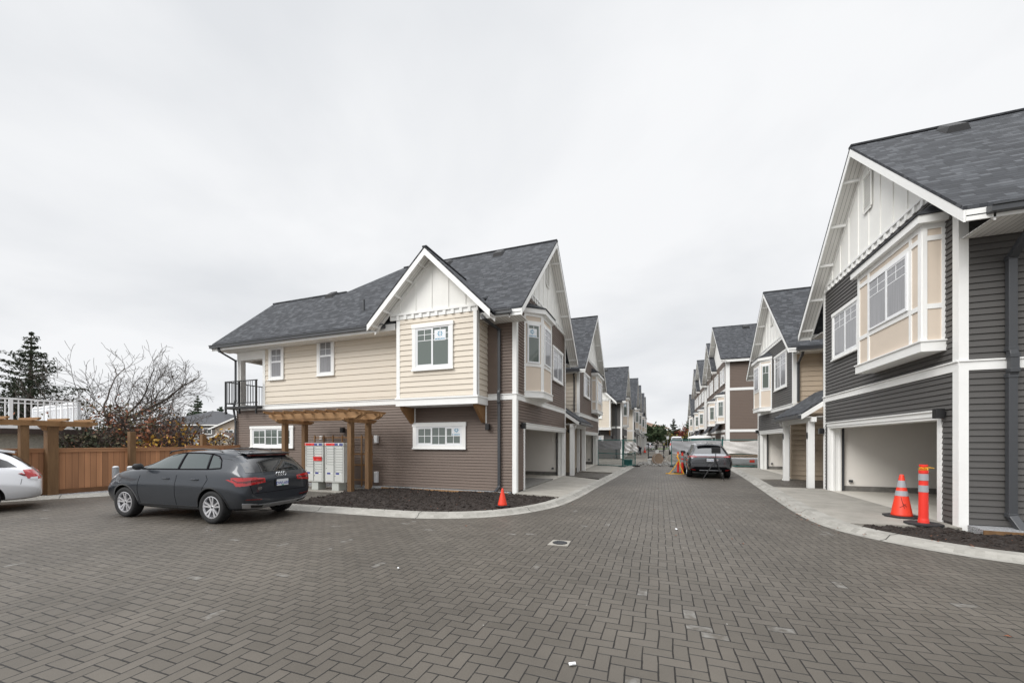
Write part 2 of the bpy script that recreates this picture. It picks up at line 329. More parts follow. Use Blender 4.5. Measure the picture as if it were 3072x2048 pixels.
        if fixn:
            bm = bmesh.new(); bm.from_mesh(me); bmesh.ops.recalc_face_normals(bm, faces=bm.faces); bm.to_mesh(me); bm.free()
        uvl = me.uv_layers.new(name='UVMap')
        if base.length and False: pass
        for p in me.polygons:
            n = p.normal
            if abs(n.z) > 0.97: hx, hv = Vector((1, 0, 0)), Vector((0, 1, 0))
            else:
                hx = Vector((-n.y, n.x, 0)).normalized(); hv = n.cross(hx)
                if hv.z < 0: hv = -hv
            for li in p.loop_indices:
                c = me.vertices[me.loops[li].vertex_index].co + base
                uvl.data[li].uv = (c.dot(hx), c.dot(hv))
        scene.collection.objects.link(o)
        if parent is not None: o.parent = parent
        elif loc is not None: o.location = base
        if bevel:
            bv = o.modifiers.new('bevel', 'BEVEL'); bv.width = bevel; bv.segments = 2; bv.limit_method = 'ANGLE'; bv.angle_limit = R(40)
        if kind: o['kind'] = kind
        if label: o['label'] = label
        return o
def wloc(o):
    v = Vector((0, 0, 0))
    while o is not None: v += o.location; o = o.parent
    return v
def tag(o, label, cat, group=None, kind=None):
    o['label'] = label; o['category'] = cat
    if group: o['group'] = group
    if kind: o['kind'] = kind
    return o
def thing(name, loc, label, cat, group=None):
    o = bpy.data.objects.new(name, None); o.empty_display_size = 0.3; scene.collection.objects.link(o); o.location = loc
    return tag(o, label, cat, group)
def copy_tree(o, parent=None, loc=None):
    c = o.copy(); scene.collection.objects.link(c); c.parent = parent
    if loc is not None: c.location = loc
    for ch in list(o.children): copy_tree(ch, c)
    return c
def FR(ox, oy, ux, uy, vx, vy):
    return lambda u, v, z: (ox + u * ux + v * vx, oy + u * uy + v * vy, z)
# street frames: u = world Y, v = towards the street; facing frames: u = world X, v = towards the camera (-Y)
def fl(X): return FR(X, 0, 0, 1, 1, 0)      # left row facade
def frr(X): return FR(X, 0, 0, 1, -1, 0)    # right row facade
def fc(Y): return FR(0, Y, 1, 0, 0, -1)     # camera-facing facade
def siding(mb, fr, u0, u1, z0, z1, pitch, lip=0.022, uf=None, groove=0.0125):
    """lapped boards: each leans out to a lip with a small open groove under it"""
    k = math.floor(z0 / pitch); z = k * pitch
    while z < z1 - 1e-4:
        a = max(z, z0); b = min(z + pitch, z1)
        if b - a > 0.02:
            g = min(a + groove, b); vg = 0.006 + lip; vb = 0.006 + lip * 0.12
            ua, ub = (uf(a) if uf else (u0, u1)); uc, ud = (uf(b) if uf else (u0, u1))
            ua, uc = max(ua, u0), max(uc, u0); ub, ud = min(ub, u1), min(ud, u1)
            if ub > ua and ud > uc:
                mb.add([fr(ua, 0.0015, a), fr(ub, 0.0015, a), fr(ub, 0.0015, g), fr(ua, 0.0015, g), fr(ua, vg, g), fr(ub, vg, g), fr(ud, vb, b), fr(uc, vb, b), fr(uc, 0.0015, b), fr(ud, 0.0015, b)],
                       [(0, 1, 2, 3), (3, 2, 5, 4), (4, 5, 6, 7), (7, 6, 9, 8)])
        z += pitch
def window(parent, fr, u0, u1, z0, z1, lights=2, glass='glass', mun='top', casing=0.11, sill=True, head=True, style='slide', v0=0.0, sticker=None, cs_mat='white', label=None):
    w = MB()
    c = casing; t = v0 + 0.05
    if c > 0:
        w.box(u0 - c, u0, v0, t, z0 - 0.0, z1, fr); w.box(u1, u1 + c, v0, t, z0 - 0.0, z1, fr)
        w.box(u0 - c - (0.02 if head else 0), u1 + c + (0.02 if head else 0), v0, t + 0.012, z1, z1 + c, fr)
        w.box(u0 - c, u1 + c, v0, t, z0 - c, z0, fr)
        if sill: w.box(u0 - c - 0.02, u1 + c + 0.02, t, t + 0.03, z0 - c, z0 - c + 0.05, fr)
    else: w.box(u0 - 0.02, u1 + 0.02, v0, v0 + 0.01, z0 - 0.02, z1 + 0.02, fr)
    wo_ = w.build('window', cs_mat, parent, bevel=0.004, label=label)
    s = MB(); f = 0.045; d0, d1 = v0 + 0.001, v0 + 0.038
    s.box(u0, u0 + f, d0, d1, z0, z1, fr); s.box(u1 - f, u1, d0, d1, z0, z1, fr); s.box(u0 + f, u1 - f, d0, d1, z0, z0 + f, fr); s.box(u0 + f, u1 - f, d0, d1, z1 - f, z1, fr)
    g0, g1 = u0 + f, u1 - f; h0, h1 = z0 + f, z1 - f
    dm = v0 + 0.030
    panes = MB()
    if style == 'hung':
        zm = (h0 + h1) / 2 + 0.05
        s.box(g0, g1, d0, dm + 0.006, zm - 0.035, zm + 0.035, fr)
        s.box((g0 + g1) / 2 - 0.009, (g0 + g1) / 2 + 0.009, d0, v0 + 0.026, zm + 0.035, h1, fr)
        zz = (zm + h1) / 2; s.box(g0, g1, d0, v0 + 0.025, zz - 0.009, zz + 0.009, fr)
        panes.box(g0, g1, v0, v0 + 0.022, h0, h1, fr)
    else:
        wd = (g1 - g0) / lights
        for k in range(lights):
            a, b = g0 + k * wd, g0 + (k + 1) * wd
            if k: s.box(a - 0.03, a + 0.03, d0, dm + 0.006, h0, h1, fr)
            if k % 2 == 0 and lights > 1:
                for q in ((a, a + 0.035, h0, h1), (b - 0.035, b, h0, h1), (a + .035, b - .035, h0, h0 + 0.035), (a + .035, b - .035, h1 - 0.035, h1)): s.box(q[0], q[1], d0, dm, q[2], q[3], fr)
            mid = (a + b) / 2
            if mun == 'top':
                zz = h1 - (h1 - h0) * 0.32; zq = h1 - (h1 - h0) * 0.16
                s.box(mid - 0.009, mid + 0.009, d0, v0 + 0.0265, zz, h1, fr); s.box(a, b, d0, v0 + 0.0255, zz - 0.009, zz + 0.009, fr)
                s.box(a, b, d0, v0 + 0.0255, zq - 0.009, zq + 0.009, fr)
            elif mun == 'one':
                zz = h1 - (h1 - h0) * 0.32; s.box(a, b, d0, v0 + 0.0255, zz - 0.009, zz + 0.009, fr); s.box(mid - 0.009, mid + 0.009, d0, v0 + 0.0265, zz, h1, fr)
            elif mun == 'cross':
                s.box(mid - 0.01, mid + 0.01, d0, v0 + 0.0265, h0, h1, fr); zz = (h0 + h1) / 2; s.box(a, b, d0, v0 + 0.0255, zz - 0.01, zz + 0.01, fr)
        panes.box(g0, g1, v0, v0 + 0.022, h0, h1, fr)
    s.build('sash_frame', 'vinyl', wo_)
    panes.build('pane', glass, wo_)
    if sticker: window_sticker(wo_, fr, *sticker, v0)
    return wo_
MT['sticker'] = mat('sticker', (0.78, 0.80, 0.82), 0.4); MT['sticker_blue'] = mat('sticker_blue', (0.07, 0.30, 0.46), 0.4)
def text_mesh(body, size, fr, u, v, z, align='CENTER', bold=0.0):
    """returns MB with flat letters laid in a facade frame (u across, z up)"""
    cu = bpy.data.curves.new('t', 'FONT'); cu.body = body; cu.size = size; cu.align_x = align; cu.offset = bold; cu.resolution_u = 2
    ob = bpy.data.objects.new('t', cu); scene.collection.objects.link(ob)
    dg = bpy.context.evaluated_depsgraph_get(); dg.update(); me = bpy.data.meshes.new_from_object(ob.evaluated_get(dg))
    mb = MB(); mb.add([fr(u + p.co.x, v, z + p.co.y) for p in me.vertices], [tuple(p.vertices) for p in me.polygons])
    bpy.data.objects.remove(ob); bpy.data.curves.remove(cu); bpy.data.meshes.remove(me)
    return mb
def window_sticker(w, fr, u, z, sz, v0=0.0, flip=1):
    s = MB(); s.box(u - sz * .5, u + sz * .5, v0 + .0225, v0 + .0245, z - sz * .42, z + sz * .42, fr)
    o = s.build('sticker', 'sticker', w)
    e = MB()
    for k in range(8):
        a = k * math.pi / 4; cx_, cz_ = u + math.cos(a) * sz * .16, z + sz * .1 + math.sin(a) * sz * .16
        e.add([fr(cx_ + math.cos(a + b) * sz * r_, v0 + .026, cz_ + math.sin(a + b) * sz * r_) for b, r_ in ((0, .1), (1.57, .055), (3.14, .1), (4.71, .055))], [(0, 1, 2, 3)])
    frt = fr if flip > 0 else (lambda a, b, c: fr(2 * u - a, b, c))
    t = text_mesh('MORRISON', sz * .17, frt, u, v0 + .026, z - sz * .36, bold=sz * .006)
    e.add(t.v, t.f)
    e.build('sticker_print', 'sticker_blue', o, fixn=False) if False else e.build('sticker_print', 'sticker_blue', w, fixn=False)
# ------------------------------------------------------------------ houses
def gable_roof(parent, fr, uc, half, zt, za, v1, v0, vwall=0.0, near_eave=True, far_eave=True, lookouts=True, soffit_back=False, name='roof', halfR=None, notch=None):
    """ridge runs along v; front rake at v1, back at v0; the wall plane at vwall"""
    hl, hr = half, halfR or half
    ml = (za - zt) / hl
    ztr = za - ml * hr
    mb = MB(); th = 0.07
    for sg, hh, ze in ((-1, hl, zt), (1, hr, ztr)):
        P = [(uc, v1, za), (uc, v0, za), (uc + sg * hh, v0, ze), (uc + sg * hh, v1, ze)]
        if notch and sg < 0:
            na, nb, nu = notch; zn = ze + (nu - (uc - hh)) * ml
            P = [(uc, v1, za), (uc, v0, za), (uc - hh, v0, ze), (uc - hh, nb, ze), (nu, nb, zn), (nu, na, zn), (uc - hh, na, ze), (uc - hh, v1, ze)]
        q = [fr(*p) for p in P]
        mb.slab(q, (0, 0, -th))
    mb.beam(fr(uc, v1 + 0.004, za - 0.018), fr(uc, v0, za - 0.018), 0.16, 0.05)   # ridge cap
    roof = mb.build(name, 'shingle', parent)
    w = MB(); s = MB(); g = MB()
    for sg, hh, ze in ((-1, hl, zt), (1, hr, ztr)):
        d = 0.215; o = th + 0.002
        a = (uc, za - o); b = (uc + sg * hh, ze - o)
        P = [(a[0], a[1]), (b[0], b[1]), (b[0], b[1] - d), (a[0], a[1] - d)]
        w.slab([fr(p[0], v1 - 0.005, p[1]) for p in P], Vector(fr(0, v1 - 0.035, 0)) - Vector(fr(0, v1 - 0.005, 0)))
        # soffit under the rake
        q = 0.13
        s.slab([fr(a[0], v1 - 0.036, a[1] - q + 0.03), fr(b[0], v1 - 0.036, b[1] - q + 0.03), fr(b[0], vwall + 0.0, b[1] - q + 0.03), fr(a[0], vwall + 0.0, a[1] - q + 0.03)], (0, 0, -0.02))
        if soffit_back:
            s.slab([fr(a[0], vwall, a[1] - q + 0.03), fr(b[0], vwall, b[1] - q + 0.03), fr(b[0], v0, b[1] - q + 0.03), fr(a[0], v0, a[1] - q + 0.03)], (0, 0, -0.02))
        if lookouts:
            for k in range(5):
                t = 0.12 + 0.82 * k / 4
                u = a[0] + (b[0] - a[0]) * t; z = a[1] + (b[1] - a[1]) * t - q
                w.box(u - 0.03, u + 0.03, vwall + 0.02, v1 - 0.037, z - 0.06, z + 0.02, fr)
            # trim board where soffit meets the wall
            w.slab([fr(a[0], vwall + 0.02, a[1] - q - 0.002), fr(b[0], vwall + 0.02, b[1] - q - 0.002), fr(b[0], vwall + 0.02, b[1] - q - 0.12), fr(a[0], vwall + 0.02, a[1] - q - 0.12)], Vector(fr(0, vwall + 0.05, 0)) - Vector(fr(0, vwall + 0.02, 0)))
        # eave fascia + gutter + flat soffit back to the wall line
        if (sg < 0 and near_eave) or (sg > 0 and far_eave):
            ue = uc + sg * hh
            w.box(min(ue, ue - sg * 0.03), max(ue, ue - sg * 0.03), v0, v1 - 0.04, ze - 0.27, ze - 0.075, fr)
            e0, e1 = sorted((ue + sg * 0.003, ue + sg * 0.125))
            gp = [(e0, ze - 0.08), (e0, ze - 0.20), (e1 - 0.03 if sg > 0 else e0, ze - 0.20)]
            g.box(e0, e1, v0, v1 - 0.30, ze - 0.21, ze - 0.085, fr)
            e2, e3 = sorted((ue + sg * 0.125, ue + sg * 0.15)); g.box(e2, e3, v0, v1 - 0.31, ze - 0.115, ze - 0.083, fr)
            i0, i1 = sorted((ue - sg * 0.03, ue - sg * 0.95)); s.box(i0, i1, v0, vwall, ze - 0.245, ze - 0.225, fr)
    w.build('rake_board', 'white', parent)
    s.build('soffit', 'soffit', parent)
    if g.v: g.build('gutter', 'gutter', parent)
    return roof
def dentil(parent, fr, ua, ub, z, v=0.0, n=None):
    w = MB(); w.box(ua, ub, v, v + 0.075, z + 0.12, z + 0.18, fr); w.box(ua, ub, v, v + 0.03, z - 0.02, z + 0.12, fr)
    n = n or max(2, int((ub - ua) / 0.3)); 
    for k in range(n + 1):
        u = ua + (ub - ua) * k / n; w.box(max(ua, u - 0.05), min(ub, u + 0.05), v + 0.03, v + 0.068, z - 0.03, z + 0.12, fr)
    w.build('dentil_band', 'white', parent)
def boards(parent, fr, uc, zu, ua, ub, z0, step=0.61, v=0.0, vent=True):
    """board and batten gable face; zu(u)= underside of the roof"""
    m = MB(); n = 14; P = [(ua, z0), (ub, z0)]
    top = sorted([ua, ub, uc] + [ua + (ub - ua) * k / n for k in range(1, n)], reverse=True)
    P += [(u, max(z0 + 0.01, zu(u))) for u in top]
    m.slab([fr(p[0], v + 0.022, p[1]) for p in P], Vector(fr(0, v, 0)) - Vector(fr(0, v + 0.022, 0)))
    k = -int((uc - ua) / step) 
    u = uc + k * step + step / 2 * 0
    while u < ub - 0.05:
        if u > ua + 0.05 and zu(u) > z0 + 0.1 and not (vent and abs(u - uc) < 0.2 and False): m.box(u - 0.022, u + 0.022, v + 0.022, v + 0.042, z0, zu(u) - 0.02, fr)
        u += step
    g = m.build('gable_face', 'board', parent)
    if vent:
        zv = zu(uc) - 1.15
        q = MB(); a, b = uc - 0.20, uc + 0.20
        for (x0, x1, y0, y1) in ((a - .05, a, zv - .5, zv + .45), (b, b + .05, zv - .5, zv + .45), (a, b, zv - .55, zv - .5), (a, b, zv + .45, zv + .5)): q.box(x0, x1, v + 0.043, v + 0.075, y0, y1, fr)
        for j in range(11):
            z = zv - 0.47 + j * 0.085; q.add([fr(a, v + 0.044, z + .06), fr(b, v + 0.044, z + .06), fr(b, v + 0.068, z), fr(a, v + 0.068, z)], [(0, 1, 2, 3)])
        q.box(a, b, v + 0.0425, v + 0.0435, zv - .5, zv + .45, fr)
        q.build('gable_vent', 'board', parent)
def lamp(fr, u, z, label, v=0.0):
    m = MB(); m.box(u - .03, u + .03, v + .02, v + .06, z - .04, z + .04, fr); m.box(u - 0.065, u + 0.065, v + 0.06, v + 0.20, z - 0.10, z + 0.10, fr)
    p = fr(u, v, z)
    return m
def add_lamp(parent, fr, u, z, v=0.0): return lamp(fr, u, z, '', v).build('wall_lamp', 'black', parent, bevel=0.006)
def belt(mb, fr, u0, u1, z=3.10, h=0.20, v=0.0):
    mb.box(u0, u1, v, v + 0.036, z, z + h - 0.03, fr); mb.box(u0, u1, v, v + 0.062, z + h - 0.03, z + h, fr)
def downpipe(parent, pts, col='gutter', w=0.075):
    m = MB()
    for a, b in zip(pts[:-1], pts[1:]):
        d = (Vector(b) - Vector(a)).normalized(); up = (0, 1, 0) if abs(d.z) > 0.7 else (0, 0, 1)
        m.beam(Vector(a) - d * 0.02, Vector(b) + d * 0.02, w, w * 0.8, up)
    for p in pts[1:-1]: m.beam(Vector(p) + Vector((0, 0, .04)), Vector(p) - Vector((0, 0, .04)), w * 1.15, w * 0.95, (0, 1, 0))
    return m.build('downpipe', col, parent, bevel=0.01)
def garage(parent, fr, u0, u1, z1=2.18, zf=0.06, depth=6.2, detail=True, rd=0.30):
    """open garage: deep white reveal, drywall box with a dark stub wall, slab"""
    d = MB(); t = 0.02; e = 0.15
    d.box(u0 - e - t, u0 - e, -depth, -rd, zf, 2.75, fr); d.box(u1 + e, u1 + e + t, -depth, -rd, zf, 2.75, fr)
    d.box(u0 - e, u1 + e, -depth, -depth + t, zf, 2.75, fr); d.box(u0 - e, u1 + e, -depth + t, -rd, 2.73, 2.75, fr)
    d.box(u0 - e, u0, -rd - t, -rd, zf, 2.73, fr); d.box(u1, u1 + e, -rd - t, -rd, zf, 2.73, fr); d.box(u0, u1, -rd - t, -rd, z1, 2.73, fr)
    d.build('garage_interior', 'drywall', parent)
    c = MB(); c.box(u0 - e + .002, u1 + e - .002, -depth + t, -depth + t + 0.03, zf, zf + 0.17, fr); c.box(u0 - e + .001, u0 - e + .035, -depth + .1, -rd - t, zf, zf + 0.17, fr); c.box(u1 + e - .035, u1 + e - .001, -depth + .1, -rd - t, zf, zf + 0.17, fr)
    c.build('stub_wall', 'found', parent)
    f = MB(); f.box(u0 - e, u1 + e, -depth, 0.03, -0.05, zf, fr); f.build('garage_floor', 'slab', parent)
    w = MB()
    for a, s in ((u0, -1), (u1, 1)):
        x0, x1 = sorted((a, a + s * 0.13)); w.box(x0, x1, -rd, 0.04, 0.0, z1, fr)
        x0, x1 = sorted((a, a - s * 0.035)); w.box(x0, x1, -0.12, -0.06, 0.0, z1, fr)
        x0, x1 = sorted((a, a - s * 0.02)); w.box(x0, x1, -rd, -rd + .05, 0.0, z1, fr)
    w.box(u0 - 0.13, u1 + 0.13, -rd, 0.04, z1, z1 + 0.06, fr); w.box(u0 - 0.13, u1 + 0.13, -.02, 0.06, z1 + 0.06, z1 + 0.17, fr); w.box(u0 - 0.16, u1 + 0.16, -.02, 0.09, z1 + 0.17, z1 + 0.20, fr)
    w.build('garage_surround', 'white', parent, bevel=0.004)
    if detail:
        k = MB()
        for a, s in ((u0, -1), (u1, 1)):
            k.box(a + s * 0.04 - .02, a + s * 0.04 + .02, -rd - .10, -rd - t - .005, zf + 0.03, z1 + 0.3, fr); k.box(a + s * 0.08 - .03, a + s * 0.08 + .03, -rd - .35, -rd - .25, zf + 0.3, zf + 0.38, fr)
        k.build('door_track', 'gutter', parent)
def corner_trim(mb, fr1, u1, s1, fr2, u2, s2, z0, z1, w=0.14, t=0.036):
    a0, a1 = sorted((u1, u1 + s1 * w)); mb.box(a0, a1, 0.0, t, z0, z1, fr1)
    b0, b1 = sorted((u2 - s2 * t, u2 + s2 * w)); mb.box(b0, b1, 0.0, t + 0.001, z0, z1, fr2)
def bay_box(parent, fr, u0, u1, d, z0, z1, win=None, angled=0.0, side_win=False, glass='glass2', sticker=None, roof=True, sticker_flip=1):
    """projecting bay: cream panels in white battens, skirt, sloped cap. angled>0 gives 45 degree cheeks"""
    a = angled
    core = MB(); P = [(u0, 0), (u0 + a, d), (u1 - a, d), (u1, 0)]
    n = 4; V = [fr(p[0], p[1], z0 + 0.2) for p in P] + [fr(p[0], p[1], z1) for p in P]
    core.add(V, [(0, 1, 2, 3), (4, 5, 6, 7)] + [(i, (i + 1) % 4, (i + 1) % 4 + 4, i + 4) for i in range(4)])
    bay = core.build('bay', 'panel', parent)
    w = MB()
    def scaled(k, z): # expanded outline
        return [fr(u0 - k * (0.5 if a else 1), 0, z), fr(u0 + a - k * (0.5 if a else 1), d + k, z), fr(u1 - a + k * (0.5 if a else 1), d + k, z), fr(u1 + k * (0.5 if a else 1), 0, z)]
    w.add(scaled(0.05, z0) + scaled(0.05, z0 + 0.2), [(0, 1, 2, 3), (4, 5, 6, 7)] + [(i, (i + 1) % 4, (i + 1) % 4 + 4, i + 4) for i in range(4)])
    w.add(scaled(0.075, z0 + 0.2) + scaled(0.075, z0 + 0.23), [(0, 1, 2, 3), (4, 5, 6, 7)] + [(i, (i + 1) % 4, (i + 1) % 4 + 4, i + 4) for i in range(4)])
    # face frames
    fr0 = Vector(fr(0, 0, 0)); U = (Vector(fr(1, 0, 0)) - fr0); Vv = (Vector(fr(0, 1, 0)) - fr0)
    def face(pa, pb):
        A = Vector(fr(pa[0], pa[1], 0)); B = Vector(fr(pb[0], pb[1], 0)); L_ = (B - A).length; dx = (B - A) / L_
        nn = Vector((dx.y, -dx.x, 0)); 
        cen = Vector(fr((u0 + u1) / 2, 0, 0))
        if nn.dot((A + B) / 2 - cen) < 0: nn = -nn
        return (lambda s, v, z: tuple(A + dx * s + nn * v + Vector((0, 0, z)))), L_
    zt = z1; zl = z0 + 0.23
    wz0, wz1 = (win[2], win[3]) if win else (zl + 0.9, zl + 2.2)
    F1, L1 = face((u0, 0), (u0 + a, d)); F2, L2 = face((u0 + a, d), (u1 - a, d)); F3, L3 = face((u1 - a, d), (u1, 0))
    for F, L_, side in ((F1, L1, 1), (F3, L3, 1), (F2, L2, 0)):
        e = 0.07 if side else 0.11
        w.box(0, e, 0, 0.022, zl, zt, F); w.box(L_ - e, L_, 0, 0.022, zl, zt, F)
        for z in (wz0 - 0.12, wz1 + 0.02): w.box(e, L_ - e, 0, 0.02, z, z + 0.10, F)
        if side: w.box(e, L_ - e, 0, 0.02, zt - .1, zt, F)
        else: w.box(e, L_ - e, 0, 0.021, zt - 0.12, zt, F)
    if win:
        wa, wb = win[0], win[1]
        if L2 > 1.6:
            for q in (wa - 0.1, wb + 0.02): w.box(q, q + 0.08, 0, 0.0215, zl, zt, F2)
        window(bay, F2, wa, wb, wz0, wz1, lights=win[4], glass=glass, casing=0.0, sill=False, v0=0.012, mun='top')
    if side_win:
        window(bay, F1, 0.13, L1 - 0.13, wz0, wz1, lights=1, glass='glass', casing=0.0, sill=False, v0=0.012, mun='one', sticker=sticker)
    if roof:
        k = 0.13; b = scaled(k, z1); c = scaled(k, z1 + 0.16); e = [fr(u0 + .1, 0.0, z1 + 0.50), fr(u0 + a + .1, 0.02, z1 + 0.52), fr(u1 - a - .1, 0.02, z1 + 0.52), fr(u1 - .1, 0.0, z1 + 0.50)]
        w.add(b + c, [(0, 1, 2, 3), (4, 5, 6, 7)] + [(i, (i + 1) % 4, (i + 1) % 4 + 4, i + 4) for i in range(4)])
        r = MB(); c2 = [Vector(p) + Vector((0, 0, 0.002)) for p in scaled(k + 0.03, z1 + 0.16)]; c3 = [Vector(p) + Vector((0, 0, 0.03)) for p in scaled(k + 0.03, z1 + 0.16)]
        r.add(c2 + c3, [(0, 1, 2, 3)] + [(i, (i + 1) % 4, (i + 1) % 4 + 4, i + 4) for i in range(3)])
        r.add(c3 + [Vector(p) for p in e], [(i, (i + 1) % 4, (i + 1) % 4 + 4, i + 4) for i in range(3)] + [(4, 5, 6, 7)])
        r.build('bay_roof', 'shingle', bay)
    w.build('bay_trim', 'white', bay)
    return bay
def gable_unit(parent, fr, fr_side, side, u0, u1, col, uc, half, zt, za, gar, depth=11.0, over=0.45, cor=None, z_belt=3.10, far_trim=True, near_u=None, pitch=0.104, vent=True, near_eave=True, notch=None):
    """two-storey gabled volume whose gable faces the street"""
    zr = lambda u: za - (za - zt) / half * abs(u - uc) - 0.20
    core = MB(); g0, g1 = gar
    zh = 2.40
    P = [(u0, zh), (u1, zh), (u1, zr(u1)), (uc, zr(uc)), (u0, zr(u0))]
    core.slab([fr(p[0], 0, p[1]) for p in P], Vector(fr(0, -depth, 0)) - Vector(fr(0, 0, 0)))
    core.box(u0, u0 + 0.04, -depth, 0, 0.02, zh, fr); core.box(u1 - 0.04, u1, -depth, 0, 0.02, zh, fr)
    core.box(u0 + .04, g0 - 0.13, -0.12, 0, 0.02, zh, fr)
    if u1 - .04 > g1 + .14: core.box(g1 + 0.13, u1 - .04, -0.12, 0, 0.02, zh, fr)
    core.box(g0 - 0.13, g1 + 0.13, -0.12, -.021, 2.24, zh, fr)
    uf = lambda z: (u0 if z < zr(u0) else uc - (za - 0.20 - z) * half / (za - zt), u1 if z < zr(u1) else uc + (za - 0.20 - z) * half / (za - zt))
    siding(core, fr, u0, u1, z_belt + 0.2, 6.92, pitch, uf=uf)
    siding(core, fr, u0, u1, 2.37, z_belt, pitch); siding(core, fr, u0, g0 - 0.13, 0.10, 2.37, pitch); siding(core, fr, g1 + 0.13, u1, 0.10, 2.37, pitch)
    core.build('wall', col, parent)
    fo = MB(); fo.box(u0, g0 - 0.18, -depth, -0.012, -0.1, 0.02, fr); fo.box(g1 + 0.14, max(u1, g1 + .2), -.3, -0.012, -0.1, 0.02, fr); fo.build('foundation', 'found', parent)
    garage(parent, fr, g0, g1, depth=min(6.2, depth - .08))
    t = MB(); belt(t, fr, u0 - .03, u1 + .03, z_belt)
    t.box(u0, u0 + 0.14, 0, 0.036, 0.02, z_belt, fr); t.box(u0, u0 + 0.14, 0, 0.036, z_belt + .2, zr(u0) + .02, fr)
    if far_trim: t.box(u1 - 0.14, u1, 0, 0.036, 0.02, z_belt, fr); t.box(u1 - 0.14, u1, 0, 0.036, z_belt + .2, zr(u1) + .02, fr)
    t.build('trim', 'white', parent, bevel=0.004)
    zb = 7.10; ua, ub = uf(zb)
    boards(parent, fr, uc, zr, ua, ub, zb, vent=vent)
    ua, ub = uf(6.95); dentil(parent, fr, ua + 0.02, ub - 0.02, 6.93)
    gable_roof(parent, fr, uc, half, zt, za, over, -depth, 0.0, near_eave=near_eave, notch=notch)
    return zr
def roof_vent(parent, fr, u, v, uc, half, zt, za, s=1.0):
    m = (za - zt) / half; z = za - m * abs(u - uc); sg = -1 if u < uc else 1
    b = MB()
    def P(du, dv, dz): return fr(u + sg * du, v + dv, z - m * du + dz)
    q = [P(-.16 * s, -.22 * s, 0), P(-.16 * s, .22 * s, 0), P(.2 * s, .22 * s, 0), P(.2 * s, -.22 * s, 0)]
    r = [P(-.14 * s, -.16 * s, .10 * s), P(-.14 * s, .16 * s, .10 * s), P(.2 * s, .16 * s, .16 * s), P(.2 * s, -.16 * s, .16 * s)]
    b.add(q + r, [(0, 1, 2, 3), (4, 5, 6, 7), (0, 1, 5, 4), (1, 2, 6, 5), (2, 3, 7, 6), (3, 0, 4, 7)])
    b.build('roof_vent', 'rubber', parent)
